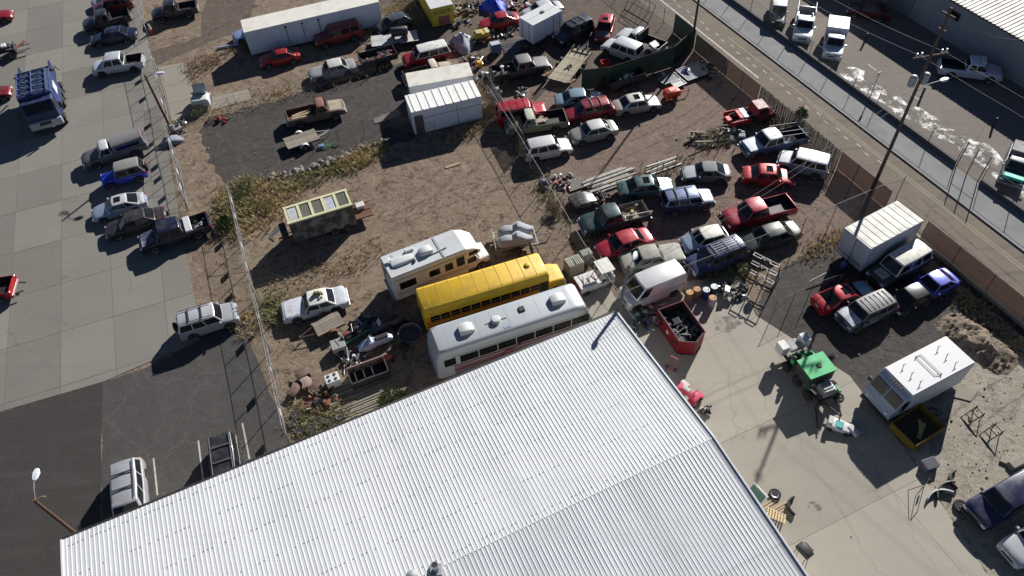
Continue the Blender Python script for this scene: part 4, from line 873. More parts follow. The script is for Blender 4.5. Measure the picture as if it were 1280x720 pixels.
# --- dark gravel yard
car('sport_utility_vehicle', 'old boxy four-wheel-drive with white roof beside the box trailer', 'suv', 'suv', (1085, 354), (1160, 313), M((.05, .06, .055), .5, .1, .5), G5, top=M((.68, .66, .60), .5, 0, .5), H=1.95, hood=None, Lmul=1.06, extra=lambda r_, L, W, H, X, T: [MB().box((X(.13), 0, 1.06), (.75, .9, .04)).build('hood_panel', M((.5, .48, .4), .6, 0, .5), r_)])
car('sports_car', 'red fastback with black glass tail and pale hood', 'car', 'coupe', (1092, 357), (1021, 381), (196, 26, 50), G5, hood=paint(120, 160, 176), sunroof=1)
car('wrecked_suv', 'wrecked dark blue car with crumpled white nose and ribbed grey roof', 'car', 'suv', (1050, 404), (1114, 375), M((.02, .028, .07), .45, .2, .8, (.4, .42, .46), scale=1.2), G5, hood=M((.5, .52, .56), .35, .2, .9, (.04, .05, .12), scale=1.8), Lmul=.9, top=M((.15, .15, .155), .5, .1, .3), stripes=6, H=1.6)
car('hatchback', 'small black car wedged between the wreck and the blue coupe', 'car', 'hatch', (1117, 382), (1158, 363), M((.016, .018, .018), .28, .1, .2), G5, Lmul=.74, H=1.36)
car('coupe', 'bright blue coupe under the long brown fence', 'car', 'coupe', (1143, 366), (1191, 344), (66, 72, 190), G5, top=paint(120, 130, 215), trunk=paint(100, 112, 210), Lmul=.84)
car('van', 'dark blue van with hood towards the bumpers at the lower right', 'van', 'suv', (1214, 648), (1300, 600), (38, 40, 72), 'vans in the yards', Lmul=1.1, bumper=BLACK)
car('sedan', 'white car nose at the bottom right corner', 'car', 'sedan', (1261, 694), (1340, 652), (200, 202, 205), 'vans in the yards')
# --- across the street
car('pickup_truck', 'white pickup parked along the shaded warehouse wall', 'pickup', 'pickup', (1252, 92), (1173, 82), (206, 208, 216), G6, extra=lambda r_, L, W, H, X, T: [MB().box((X(.35), 0, H+.09), (.3, 1.1, .14)).build('light_bar', WHITEP, r_)])
def tealx(root, L, W, H, X, T): MB().box((X(.05), 0, 1.16), (.5, 1.5, .22)).build('front_cover', M(S(40, 190, 170), .5, 0, .3), root, bevel=.04); MB().box((X(.8), 0, 1.35), (1.5, 1.7, .5)).build('load', M((.25, .25, .25), .7, .2, .4), root, bevel=.05)
car('pickup_truck', 'dark teal truck with aqua front beside the far wall', 'pickup', 'regcab', (1262, 232), (1279, 184), (18, 56, 70), G6, extra=tealx, Lmul=.9, top=M((.3, .31, .32), .5, 0, .3))
car('jeep', 'dark jeep with white top at the top edge of the far lot', 'jeep', 'jeep', (972, 34), (973, -2), (40, 38, 36), G6, top=M((.62, .63, .63), .5, 0, .3), hood=M((.34, .32, .26), .6, 0, .4))
def stake(root, L, W, H, X, T):
    for s_ in (1, -1): MB().box((X(.8), s_*.86, 1.45), (1.9, .05, .5)).build('side_rack', WHITEP, root)
car('pickup_truck', 'white truck with glinting cargo bed, left of the two white trucks', 'pickup', 'regcab', (1002, 52), (1008, 10), (206, 210, 216), G6, extra=stake, liner=STEEL)
def ubox(root, L, W, H, X, T): MB().box((X(.78), 0, 1.55), (2.2, 2.0, .95)).build('service_body', M((.7, .71, .72), .45, .1, .3), root, bevel=.04)
car('pickup_truck', 'white service truck with box body, right of the two white trucks', 'pickup', 'regcab', (1039, 78), (1046, 29), (200, 205, 212), G6, extra=ubox, Lmul=1.02)
car('sedan', 'dark red car in the warehouse shadow at the top', 'car', 'sedan', (1062, 8), (1112, 16), (90, 10, 24), G6)
# ================================================================== LARGE VEHICLES AND TRAILERS
def rring(x, hw, z0, z1, rt, rb=.05, seg=4, inset=0):
    """rounded-rectangle cross-section at station x"""
    hw -= inset; pts = []
    for cy, cz, r_, a0 in ((hw-rb, z0+rb, rb, -90), (hw-rt, z1-rt, rt, 0), (-hw+rt, z1-rt, rt, 90), (-hw+rb, z0+rb, rb, 180)):
        for k in range(seg+1):
            a = R(a0+90*k/seg); pts.append((x, cy+r_*math.cos(a), cz+r_*math.sin(a)))
    return pts
def side_windows(root, xs, y, z, w_, h, m=None, name='side_window', frame=None, tilt=0):
    for x in xs:
        for s_ in (1, -1):
            rot = Matrix.Rotation(R(s_*tilt), 3, 'X')
            o = MB().box((x, s_*y, z), (w_, .04, h), rot=rot).build(name, m or GLASS, root)
            if frame is not None: MB().box((x, s_*(y-.008), z), (w_+.09, .04, h+.09), rot=rot).build('frame', frame, o)
def ac_unit(parent, x, y, z, L=.95, W=.75, H=.3, m=None):
    mb = MB(); mb.loft([rring(x-L/2, W/2*.8, z, z+H*.6, .1), rring(x-L/4, W/2, z, z+H, .13), rring(x+L/4, W/2, z, z+H, .13), rring(x+L/2, W/2*.85, z, z+H*.75, .1)])
    o = mb.build('air_conditioner', m or WHITEP, parent, smooth=45)
    for k in range(2): MB().box((x+L/2-.06, y+(k-.5)*.3, z+H*.45), (.14, .2, .13)).build('vent_grille', BLACK, o)
    return o
# --- yellow school bus
c, az, l = at((679, 327), (523, 374), 2.95)
sb = thing('school_bus', 'yellow school bus between the camper and the silver coach', 'bus', c, az, 'buses and camper in a row')
YEL = M(S(212, 172, 34), .5, 0, .65, (.35, .24, .05), coat=.1, scale=1.1); YELS = M(S(205, 130, 22), .5, 0, .3, (.3, .18, .06), scale=.8)
mb = MB(); W = 1.19
mb.loft([rring(-l/2, W, .45, 2.86, .36, inset=.10), rring(-l/2+.12, W, .45, 2.95, .38), rring(l/2-.15, W, .45, 2.95, .38), rring(l/2, W, .45, 2.85, .36, inset=.06)]).build('roof', YEL, sb, smooth=40)
mb = MB(); mb.loft([rring(-l/2+.02, W+.012, .42, 2.12, .05), rring(l/2-.02, W+.012, .42, 2.12, .05)]).build('body', YELS, sb)
n = 11
for k in range(n):
    x = -l/2+.75+k*(l-1.3)/(n-1)*.93
    for s_ in (1, -1):
        o = MB().box((x, s_*(W+.012), 1.85), (.66, .05, .52)).build('side_window', GLASS, sb); MB().box((x, s_*(W+.030), 1.85), (.64, .03, .035)).build('sash', M((.25, .24, .2), .5, .3, .2), o)
for zz in (.75, 1.12, 1.48):
    for s_ in (1, -1): MB().box((0, s_*(W+.02), zz), (l-.1, .03, .05)).build('rub_rail', BLACK, sb)
o = MB().box((l/2-.42, -W-.015, 1.35), (.62, .05, 1.6)).build('entry_door', BLACK, sb)
for k in (-1, 1): MB().box((l/2-.42+k*.15, -W-.03, 1.5), (.22, .05, 1.2)).build('pane', GLASS, o)
mb = MB(); mb.loft([rring(l/2-.02, .98, .5, 1.62, .2), rring(l/2+.7, .94, .5, 1.55, .2), rring(l/2+1.35, .84, .55, 1.36, .22)]).build('hood', YEL, sb, smooth=40)
MB().box((l/2+1.37, 0, .95), (.06, 1.1, .55)).build('grille', BLACK, sb)
MB().box((l/2+1.45, 0, .55), (.14, 2.3, .26)).build('bumper', BLACK, sb, bevel=.03)
for s_ in (1, -1): MB().lathe([(.01, 0), (.12, 0), (.12, .05), (.05, .09)], 'X', (l/2+1.36, s_*.68, 1.0), 10).build('headlight', HEADL, sb)
o = MB().box((l/2+.01, 0, 2.1), (.05, 2.0, .75)).build('windshield', GLASS, sb)
MB().box((-l/2+.05, 0, 1.75), (.1, .7, .9)).build('rear_window', GLASS, sb); MB().box((-l/2-.05, 0, .55), (.14, 2.3, .26)).build('bumper', BLACK, sb)
MB().lathe([(.22, 2.94), (.24, 3.0), (.16, 3.06)], c=(l/2-1.2, .1, 0), n=14).build('roof_vent', YEL, sb, smooth=40)
for k in range(10): MB().box((-l/2+.6+k*(l-1)/9.5, 0, 2.946), (.05, 1.9, .02)).build('roof_seam', M(S(185, 140, 20), .5, 0, .4), sb)
for x in (l/2+.55, -l/2+2.3):
    for s_ in (1, -1): wheel(sb, x, s_*1.02, .48, .26, True)
# --- silver coach
c, az, l = at((546, 424), (716, 369), 3.25)
co = thing('coach', 'silver coach with maroon stripes beside the workshop roof', 'bus', c, az, 'buses and camper in a row')
SIL = M((.43, .46, .49), .42, .3, .35, (.35, .35, .34), scale=.8); l += 1.1; W = 1.25
mb = MB(); mb.loft([rring(-l/2, W, .4, 3.0, .3, inset=.10), rring(-l/2+.2, W, .38, 3.2, .34, inset=.02), rring(-l/2+.8, W, .38, 3.25, .36), rring(l/2-.9, W, .38, 3.25, .36), rring(l/2-.42, W, .38, 3.2, .36, inset=.01), rring(l/2-.12, W, .38, 2.7, .34, inset=.05), rring(l/2, W, .45, 1.7, .3, inset=.10)]).build('body', SIL, co, smooth=50)
side_windows(co, [l/2-2.3-k*1.35 for k in range(7)], W+.005, 1.98, 1.27, .74)
for s_ in (1, -1):
    for k, (zz, hh_) in enumerate(((1.42, .16), (1.15, .10), (.92, .2))):
        MB().box((-.3, s_*(W+.004), zz), (l*.84, .03, hh_)).build('stripe', M((.16, .03, .04), .4, .1, .3), co)
    MB().box((.2, s_*(W+.006), 1.3), (1.6, .03, .18), rot=Matrix.Rotation(R(s_*0), 3, 'X') @ Matrix.Rotation(R(18), 3, 'Y')).build('swoosh', M((.16, .03, .04), .4, .1, .3), co)
    MB().box((0, s_*(W+.004), .62), (l*.78, .03, .3)).build('luggage_door', M((.2, .2, .21), .4, .4, .4), co)
for s_ in (1, -1): MB().box((l/2-.155, s_*.56, 2.25), (.06, .98, .95), rot=Matrix.Rotation(R(-7), 3, 'Y') ).build('windshield', GLASS, co)
for s_ in (1, -1): MB().box((l/2-.95, s_*(W+.0), 2.0), (.8, .05, .75)).build('side_window', GLASS, co)
MB().box((l/2+.02, 0, .6), (.16, 2.2, .28)).build('bumper', CHROME, co, bevel=.03)
for s_ in (1, -1): MB().lathe([(.01, 0), (.14, 0), (.1, .08)], 'X', (l/2-.07, s_*.8, 1.05), 10).build('headlight', HEADL, co)
MB().box((-l/2+.12, 0, 2.2), (.1, 1.5, .6)).build('rear_window', GLASS, co)
for k in range(9): MB().box((-l/2+1.0+k*(l-2.2)/8, 0, 3.25), (.03, 1.66, .012)).build('roof_seam', M((.36, .38, .4), .5, .2, .4), co)
for s_ in (1, -1): MB().box((0, s_*(W+.002), 2.5), (l*.8, .02, .03)).build('drip_rail', DARKM, co)
ac_unit(co, l/2-2.6, 0, 3.22, 1.0, .85, .38); ac_unit(co, -l/2+1.7, 0, 3.22, 1.0, .85, .38)
MB().lathe([(.01, 3.24), (.30, 3.24), (.34, 3.42), (.26, 3.50), (.02, 3.52)], c=(.75, .05, 0), n=16).build('satellite_dome', WHITEP, co, smooth=40)
MB().box((.75, .05, 3.28), (1.5, .05, .04)).build('antenna_bar', GALV, co); MB().box((-1.2, -.2, 3.29), (.42, .42, .12)).build('roof_hatch', DARKM, co, bevel=.03)
MB().box((.2, .8, 3.2), (.5, .18, .14)).build('roof_box', M((.3, .36, .5), .4, .1, .3), co); MB().tube((2.9, 1.12, 3.02), (-3.9, 1.12, 3.02), .045).build('awning', WHITEP, co)
for x in (l/2-2.4, -l/2+2.5, -l/2+3.5):
    for s_ in (1, -1): wheel(co, x, s_*1.09, .5, .28)
# --- camper
c, az, l = at((577, 298), (482, 335), 3.0)
rv = thing('motorhome', 'white class-C camper with tan stripes left of the school bus', 'camper', c, az, 'buses and camper in a row')
RVW = M((.60, .60, .58), .5, 0, .4, (.4, .37, .32), scale=.8); RVR = M((.52, .54, .56), .6, 0, .5, (.35, .34, .32), scale=.8); W = 1.2
mb = MB(); mb.loft([rring(-l/2, W, .5, 2.98, .10), rring(l/2-.2, W, .5, 3.0, .10)]).build('body', RVW, rv, smooth=40)
MB().box((-.1, 0, 3.015), (l-.25, 2*W-.12, .05)).build('roof', RVR, rv)
mb = MB(); mb.loft([rring(l/2-.19, W-.02, 1.85, 2.98, .12), rring(l/2+.35, W-.05, 1.9, 2.8, .15), rring(l/2+1.0, W-.2, 2.0, 2.25, .1)]).build('cab_over', RVW, rv, smooth=40)
mb = MB(); mb.loft([rring(l/2-.19, 1.0, .45, 1.84, .1), rring(l/2+.55, .98, .45, 1.80, .2), rring(l/2+.95, .95, .45, 1.15, .2), rring(l/2+1.75, .85, .5, 1.0, .2)]).build('cab', RVW, rv, smooth=40)
MB().box((l/2+.78, 0, 1.48), (.06, 1.6, .62), rot=Matrix.Rotation(R(-32), 3, 'Y')).build('windshield', GLASS, rv)
for s_ in (1, -1): MB().box((l/2+.25, s_*1.0, 1.45), (.7, .05, .5)).build('side_window', GLASS, rv); MB().box((l/2+.35, s_*(W-.06), 2.35), (.75, .06, .35)).build('cab_over_window', GLASS, rv)
TAN = M((.30, .23, .15), .5, 0, .3)
for x, zz, ww, hh_ in ((-l/2+1.1, 1.85, 1.15, .6), (.2, 1.9, .7, .5), (1.35, 1.9, .5, .6), (2.3, 2.0, .5, .8)):
    for s_ in (1, -1):
        o = MB().box((x, s_*(W+.004), zz), (ww, .04, hh_)).build('side_window', GLASS, rv); MB().box((x, s_*(W-.004), zz), (ww+.14, .04, hh_+.14)).build('frame', DARKM, o)
for s_ in (1, -1):
    for zz in (1.05, 1.25, 2.6): MB().box((0, s_*(W+.003), zz), (l*.94, .025, .08)).build('stripe', TAN, rv)
MB().box((-l/2-.01, 0, 2.1), (.05, 1.3, .6)).build('rear_window', GLASS, rv); MB().box((-l/2-.1, 0, .55), (.16, 2.3, .22)).build('bumper', STEEL, rv)
for y in (.55, .95): MB().tube((-l/2-.06, y, .7), (-l/2-.06, y, 3.1), .02).build('ladder_rail', GALV, rv)
for k in range(6): MB().tube((-l/2-.06, .55, .9+k*.38), (-l/2-.06, .95, .9+k*.38), .016).build('ladder_rung', GALV, rv)
ac_unit(rv, -l/2+1.3, -.3, 3.04, 1.7, .75, .22); ac_unit(rv, .1, 0, 3.04, 1.0, .75, .36)
MB().box((-.9, .7, 3.13), (.7, .25, .2)).build('roof_box', WHITEP, rv, bevel=.06); MB().lathe([(.02, 3.04), (.03, 3.2), (.22, 3.32), (.02, 3.28)], c=(-l/2+.6, .5, 0), n=12).build('dish', WHITEP, rv)
MB().box((l/2-1.9, 0, 3.05), (.16, 2.1, .06)).build('roof_seam', M((.3, .32, .36), .6, 0, .3), rv); MB().box((1.0, -.4, 3.08), (1.3, .06, .08), rz=.1).build('antenna', GALV, rv)
for x in (l/2+.95, -l/2+2.0):
    for s_ in (1, -1): wheel(rv, x, s_*.98, .40, .24)
# --- gutted trailer with yellow-framed roof lights
c, az, l = at((436, 246), (357, 270), 2.55)
gt_ = thing('burnt_trailer', 'gutted dark trailer with pale yellow framed roof panes on the dirt', 'trailer', c, az)
BURN = M((.06, .052, .046), .8, 0, 1, (.36, .34, .33), scale=1.0, bump=.3); YF = M((.60, .58, .36), .6, 0, .5, (.35, .32, .2), scale=2); W = 1.0
MB().box((0, 0, 1.42), (l, 2*W, 2.0)).build('wall', BURN, gt_, bevel=.03); MB().box((0, 0, .45), (l*.96, 1.5, .12)).build('chassis', RUST, gt_)
zt = 2.44
MB().box((0, 0, zt+.02), (l, 2*W, .05)).build('roof_deck', M((.16, .15, .13), .8, 0, .5), gt_)
for y, ww in ((W-.1, .22), (-W+.1, .22)): MB().box((0, y, zt+.09), (l+.1, ww, .12)).build('roof_frame', YF, gt_)
for k in range(6): MB().box((-l/2+.08+k*(l-.16)/5, 0, zt+.088), (.22 if 0 < k < 5 else .16, 2*W-.42, .11)).build('roof_frame', YF, gt_)
PN = [M((.5, .52, .52), .4, .1, .5), M((.11, .11, .09), .5, 0, .4), M((.12, .11, .085), .5, 0, .4), M((.48, .52, .58), .35, .1, .5), M((.10, .095, .08), .5, 0, .4)]
for k in range(5): MB().box((-l/2+.08+(k+.5)*(l-.16)/5, 0, zt+.07), ((l-.16)/5-.25, 2*W-.46, .03)).build('pane', PN[k], gt_)
for x in (.7, 1.75):
    for s_ in (1, -1): wheel(gt_, x, s_*.98, .34, .2)
o = MB().box((l/2+.75, .1, .62), (1.4, 1.8, .06)).build('rear_platform', RUST, gt_)
for y in (-.75, .1, .95): MB().tube((l/2+.05, y, .7), (l/2+1.45, y, .7), .03).build('rail', M((.3, .25, .2), .7, .2, .4), gt_)
MB().box((l/2+.7, .5, .85), (.7, .6, .3)).build('white_bin', WHITEP, gt_, bevel=.04)
for s_ in (.4, -.4): MB().tube((-l/2+.2, s_, .45), (-l/2-1.1, 0, .45), .045).build('tongue', RUST, gt_)
MB().box((-l/2-.55, 0, 1.1), (.5, 1.0, .9)).build('nose_box', DARKM, gt_, bevel=.05); MB().tube((-l/2-1.1, 0, 0), (-l/2-1.1, 0, .5), .04).build('jack', STEEL, gt_)
o = tag(MB().box((0, 0, 0), (1.1, .3, .05)).build('board', WHITEP), 'white board leaning at the nose of the gutted trailer', 'board'); o.location = G(345, 294)+Vector((0, 0, .3)); o.rotation_euler = (.1, -.45, az+.15)
# --- white cargo trailer
c, az, l = at((694, 8), (657, 27), 2.5)
et = thing('cargo_trailer', 'white enclosed cargo trailer with twin axles behind the grey pickup', 'trailer', c, az); W = 1.1
MB().box((0, 0, 1.45), (l, 2*W, 2.05)).build('body', M((.66, .68, .72), .4, .05, .25, (.45, .45, .45)), et, bevel=.04); MB().box((0, 0, 2.49), (l-.08, 2*W-.08, .05)).build('roof', WHITEP, et)
MB().box((.3, .1, 2.55), (.36, .36, .1)).build('roof_vent', DARKM, et); MB().box((0, .05, 2.52), (l-.1, .03, .02)).build('roof_seam', GALV, et)
o = MB().box((l/2-.85, -W-.012, 1.4), (.75, .04, 1.7)).build('side_door', M((.62, .64, .68), .4, .05, .2), et); MB().box((l/2-.55, -W-.04, 1.4), (.1, .04, .06)).build('handle', BLACK, o)
for x in (l/2-1.24, l/2-.46): MB().box((x, -W-.015, 1.4), (.03, .05, 1.75)).build('door_trim', BLACK, et)
for y in (-.5, .55): MB().box((-l/2-.015, y, 1.45), (.05, .03, 1.9)).build('door_bar', BLACK, et)
for x in (-.1, .72):
    for s_ in (1, -1): wheel(et, x, s_*1.12, .33, .2)
for s_ in (1, -1): MB().box((.31, s_*1.14, .74), (1.7, .22, .05)).build('fender', M((.5, .52, .55), .4, .1, .3), et)
MB().tube((l/2, .5, .45), (l/2+1.2, 0, .45), .045).build('tongue', DARKM, et); MB().tube((l/2, -.5, .45), (l/2+1.2, 0, .45), .045).build('tongue', DARKM, et); MB().tube((l/2+1.15, 0, 0), (l/2+1.15, 0, .6), .035).build('jack', STEEL, et)
# --- tall box trailer in the gravel yard
c, az, l = at((1072, 298), (1138, 263), 3.0)
bt = thing('box_trailer', 'tall box trailer with rippled white roof by the street fence', 'trailer', c, az); W = 1.25
MB().box((0, 0, 1.72), (l, 2*W, 2.45)).build('body', M((.42, .44, .50), .5, .05, .35), bt, bevel=.04); MB().box((0, 0, 2.975), (l-.02, 2*W-.02, .06)).build('roof', M((.52, .51, .47), .5, .05, .6, (.36, .34, .3), scale=.8), bt)
for k in range(9): MB().box((-l/2+(k+.5)*l/9, 0, 3.01), (l/9*.55, 2*W-.1, .03)).build('roof_ripple', M((.50, .49, .45), .5, .05, .6, (.36, .34, .3), scale=.8), bt, bevel=.03)
MB().box((l/2+.012, .0, 1.7), (.03, .03, 2.3)).build('door_seam', DARKM, bt); MB().box((l/2+.012, 0, 1.0), (.03, 2.2, .04)).build('door_seam', DARKM, bt)
for x in (-.9, .2):
    for s_ in (1, -1): wheel(bt, x, s_*1.05, .40, .24, True)
for s_ in (.55, -.55): MB().tube((l/2-.3, s_, .5), (l/2+2.0, 0, .5), .06).build('tongue', DARKM, bt)
MB().box((l/2+.75, 0, .62), (.7, .9, .18)).build('tongue_plate', DARKM, bt); MB().lathe([(.16, .6), (.2, .75), (.2, 1.2), (.1, 1.35)], c=(l/2+.9, .35, 0), n=12).build('gas_bottle', M((.03, .06, .2), .4, .1, .2), bt, smooth=40)
MB().tube((l/2+1.9, 0, 0), (l/2+1.9, 0, .8), .045).build('jack', STEEL, bt)
o = MB().tube((l/2+1.9, 0, .45), (l/2+3.6, -.1, .32), .06, .05).build('drawbar', GALV, bt)
# --- white step van
c, az, l = at((1123, 477), (1201, 436), 2.85)
sv = thing('step_van', 'white step van with bare roof brackets at the right', 'van', c, az); W = 1.2
SVW = M((.58, .59, .6), .4, .05, .25, (.5, .5, .48), scale=.8); SVF = M((.30, .36, .46), .45, .1, .3)  # cab tone: the van's white with blue-grey shade put into it
MB().box((0, 0, 1.65), (l, 2*W, 2.3)).build('body', SVW, sv, bevel=.05); MB().box((-.02, 0, 2.825), (l-.1, 2*W-.1, .04)).build('roof', SVW, sv)
mb = MB(); mb.loft([rring(l/2-.05, W-.01, .5, 2.78, .06), rring(l/2+.35, W-.02, .5, 2.5, .08), rring(l/2+.78, W-.05, .5, 1.55, .08), rring(l/2+1.0, W-.08, .5, 1.3, .08)]).build('cab', SVF, sv, smooth=30)
for s_ in (1, -1): MB().box((l/2+.605, s_*.57, 2.06), (.05, 1.02, .80), rot=Matrix.Rotation(R(-24.5), 3, 'Y')).build('windshield', GLASS, sv)
for s_ in (1, -1): MB().box((l/2+.12, s_*(W-.0), 1.75), (.5, .04, .9)).build('side_window', GLASS, sv)
for k in range(5): MB().lathe([(.05, 0), (.05, .06), (.02, .08)], c=(l/2+.12, -.4+k*.2, 2.68), n=8).build('marker_light', M((.5, .2, .05), .4, 0, .2), sv)
MB().box((l/2+1.05, 0, .55), (.16, 2.2, .26)).build('bumper', BLACK, sv)
for s_ in (1, -1): MB().lathe([(.01, 0), (.12, 0), (.08, .06)], 'X', (l/2+.98, s_*.8, .95), 10).build('headlight', HEADL, sv); MB().box((l/2+.5, s_*(W+.18), 1.7), (.1, .26, .35)).build('mirror', BLACK, sv)
for x, y in ((l/2-1.1, .7), (l/2-1.1, 0), (l/2-1.1, -.7), (-l/2+1.2, .7), (-l/2+1.2, 0), (-l/2+1.2, -.7)):
    MB().tube((x, y, 2.83), (x+.05, y, 3.08), .022).tube((x-.12, y, 3.06), (x+.15, y, 3.10), .018).build('roof_bracket', DARKM, sv)
x0, x1, y0, y1 = -.05, .35, -.85, .85
MB().path([(x0, y0, 2.90), (x0, y1, 2.90), (x1, y1*.85, 2.90), (x1, y0*1.0, 2.90), (x0, y0, 2.90)], .016).build('roof_rail', DARKM, sv)
for x, y in ((x0, y1), (x1, y0)): MB().tube((x, y, 2.83), (x, y, 3.0), .025).build('rail_post', DARKM, sv)
for x in (l/2+.3, -l/2+1.3):
    for s_ in (1, -1): wheel(sv, x, s_*1.02, .42, .26, True)
MB().box((-l/2-.25, .6, .62), (.4, .5, .3)).build('rear_step', STEEL, sv)
# --- blue refuse truck
c, az, l = at((55, 155), (50, 88), 1.6)
gb = thing('refuse_truck', 'big blue refuse truck with lattice hopper at the upper left', 'truck', c, az+R(0)); W = 1.25
BLU = M(S(38, 58, 108), .45, .1, .4, (.12, .12, .13), scale=1); BLUD = M(S(28, 44, 84), .5, .1, .4)
l = 8.2; W = 1.3
MB().box((.3, 0, 1.95), (3.9, 2*W, 2.3)).build('body', BLU, gb, bevel=.06)
MB().box((.3, W*.0, 3.12), (3.6, 2*W-.3, .05)).build('hopper_floor', M((.06, .10, .17), .5, .1, .4), gb)
for y in (-W+.1, -.1, W-.3): MB().tube((-1.5, y, 3.25), (2.1, y, 3.25), .06).build('lattice_rail', BLU, gb)
for k in range(5): MB().tube((-1.5+k*.9, -W+.1, 3.25), (-1.5+k*.9, W-.3, 3.25), .06).build('lattice_bar', BLU, gb)
for k in range(4): MB().tube((-1.5+k*.9, -W+.1, 3.25), (-.6+k*.9, -.1, 3.25), .04).build('lattice_brace', BLU, gb); MB().tube((-.6+k*.9, -.1, 3.25), (-1.5+k*.9, W-.3, 3.25), .04).build('lattice_brace', BLU, gb)
MB().box((.3, W+.03, 2.2), (1.2, .04, .8)).build('decal', WHITEP, gb)
mb = MB(); mb.loft([rring(2.28, W-.05, .7, 2.9, .1), rring(3.0, W-.05, .7, 2.85, .12), rring(3.5, W-.08, .7, 1.9, .1)]).build('cab', BLUD, gb, smooth=40)
MB().box((3.22, 0, 2.4), (.06, 2.1, .85), rot=Matrix.Rotation(R(-27), 3, 'Y')).build('windshield', GLASS, gb)
for s_ in (1, -1): MB().box((2.75, s_*(W-.045), 2.15), (.7, .04, .8)).build('side_window', GLASS, gb)
MB().box((3.62, 0, 1.0), (.3, 2.5, .7)).build('bumper', M((.42, .43, .44), .5, .2, .4), gb, bevel=.05); MB().box((3.76, 0, 1.15), (.06, .9, .3)).build('grille', BLACK, gb)
MB().box((-2.6, 0, 1.5), (1.6, 2.3, .12)).build('tailgate_floor', M((.13, .12, .10), .8, 0, .5), gb)
for s_ in (1, -1):
    MB().box((-2.6, s_*1.2, 2.1), (1.9, .1, 1.3)).build('hopper_side', BLUD, gb); MB().tube((-1.4, s_*1.42, 3.0), (-3.5, s_*1.42, 2.0), .09).build('lift_arm', DARKM, gb); MB().tube((-3.5, s_*1.42, 2.0), (-4.0, s_*1.5, 1.3), .07).build('fork', STEEL, gb)
MB().box((-3.4, 0, 1.9), (.12, 2.4, .8)).build('tailgate', M((.17, .155, .12), .8, 0, .5), gb)
MB().box((0, 0, .8), (6.6, .9, .3)).build('chassis', DARKM, gb)
for x in (2.6, .0, -1.2, -2.4):
    for s_ in (1, -1): wheel(gb, x, s_*1.22, .5, .30)
gb.scale = (1.08, 1.14, 1.06)
for s_ in (1, -1): MB().box((3.3, s_*1.65, 2.2), (.1, .2, .6)).build('mirror', BLACK, gb)
# --- open trailers
def flat_trailer(name, label, a, b, W, planks, deckm, z=.55, fend=None, tongue=1.2, wheels=((-.3,)), frame=None, group=None, sides=0):
    c, az, l = at(a, b, z); t_ = thing(name, label, 'trailer', c, az, group); frame = frame or DARKM
    n = planks; pw = 2*W/n
    pm = MB().box((0, 0, 0), (l, pw*.94, .05)).mesh('plank', deckm)
    for k in range(n): link('plank', pm, t_, (random.uniform(-.03, .03), -W+(k+.5)*pw, z+random.uniform(-.008, .008)))
    for s_ in (1, -1): MB().box((0, s_*(W-.04), z-.09), (l, .08, .12)).build('frame_rail', frame, t_)
    for k in range(4): MB().box((-l/2+.1+k*(l-.2)/3, 0, z-.09), (.07, 2*W-.18, .1)).build('cross_member', frame, t_)
    for s_ in (.5, -.5): MB().tube((l/2, s_*W, z-.08), (l/2+tongue, 0, z-.1), .04).build('tongue', fend or frame, t_)
    MB().tube((l/2+tongue-.05, 0, 0), (l/2+tongue-.05, 0, z+.1), .03).build('jack', STEEL, t_)
    for x in wheels:
        for s_ in (1, -1):
            wheel(t_, x, s_*(W+.14), .30, .18)
            mb = MB(); ring = []
            for k in range(7):
                a_ = math.pi*k/6; ring.append([(x+.40*math.cos(a_), s_*(W+.02), .30+.40*math.sin(a_)), (x+.40*math.cos(a_), s_*(W+.27), .30+.40*math.sin(a_)), (x+.37*math.cos(a_), s_*(W+.27), .30+.37*math.sin(a_)), (x+.37*math.cos(a_), s_*(W+.02), .30+.37*math.sin(a_))])
            mb.loft(ring).build('fender', fend or frame, t_, smooth=40)
    if sides:
        for s_ in (1, -1): MB().box((0, s_*W, z+sides/2), (l, .05, sides)).build('side_board', frame, t_)
        for x in (-l/2, l/2): MB().box((x, 0, z+sides/2), (.05, 2*W-.06, sides)).build('end_board', frame, t_)
    return t_, l
flat_trailer('utility_trailer', 'small flat trailer with white fenders below the rusty brown pickup', (396, 167), (357, 180), .85, 7, WOODG, fend=M((.7, .7, .68), .5, 0, .3), wheels=(0,))
flat_trailer('utility_trailer', 'small grey deck trailer beside the white old sedan', (393, 412), (426, 396), .75, 5, WOODG, wheels=(0,), frame=RUST)
ft, l = flat_trailer('flatbed_trailer', 'long flatbed trailer with weathered plank deck beside the grey pickup', (727, 63), (697, 101), 1.05, 8, M((.40, .35, .26), .85, 0, .9, (.17, .13, .09), scale=1.5, var=.25), wheels=(-.2, .65), tongue=1.6)
for s_ in (1, -1):
    MB().box((-l/2+.3, s_*1.35, .7), (1.6, .3, .1), rot=Matrix.Rotation(R(20), 3, 'Y')).build('ramp', RUST, ft)
    for k in range(5): MB().box((-l/2-.3+k*.28, s_*1.35, .60-(k-2)*-.1+.16), (.05, .34, .05)).build('ramp_rung', DARKM, ft)
for k in range(4): MB().box((l/2-.15, -.8+k*.55, .8), (.6, .1, .3)).build('headboard', DARKM, ft)
MB().box((l/2-.5, 0, .62), (.1, 1.9, .08)).build('wheel_chock', DARKM, ft)
MB().path([(-.8, -.3, .63), (-.3, .1, .63), (.1, -.1, .63), (-.2, -.3, .63), (-.9, .2, .63)], .045).build('chain', DARKM, ft)
jt, l = flat_trailer('dump_trailer', 'dark steel trailer full of scrap against the green fence', (757, 106), (800, 93), .95, 4, DARKM, wheels=(-.4, .4), sides=.75)
pile(jt, -l/2+.3, l/2-.8, -.7, .7, .6, 22, [STEEL, WHITEP, DARKM, RUST, GALV], (.2, .8), 21)
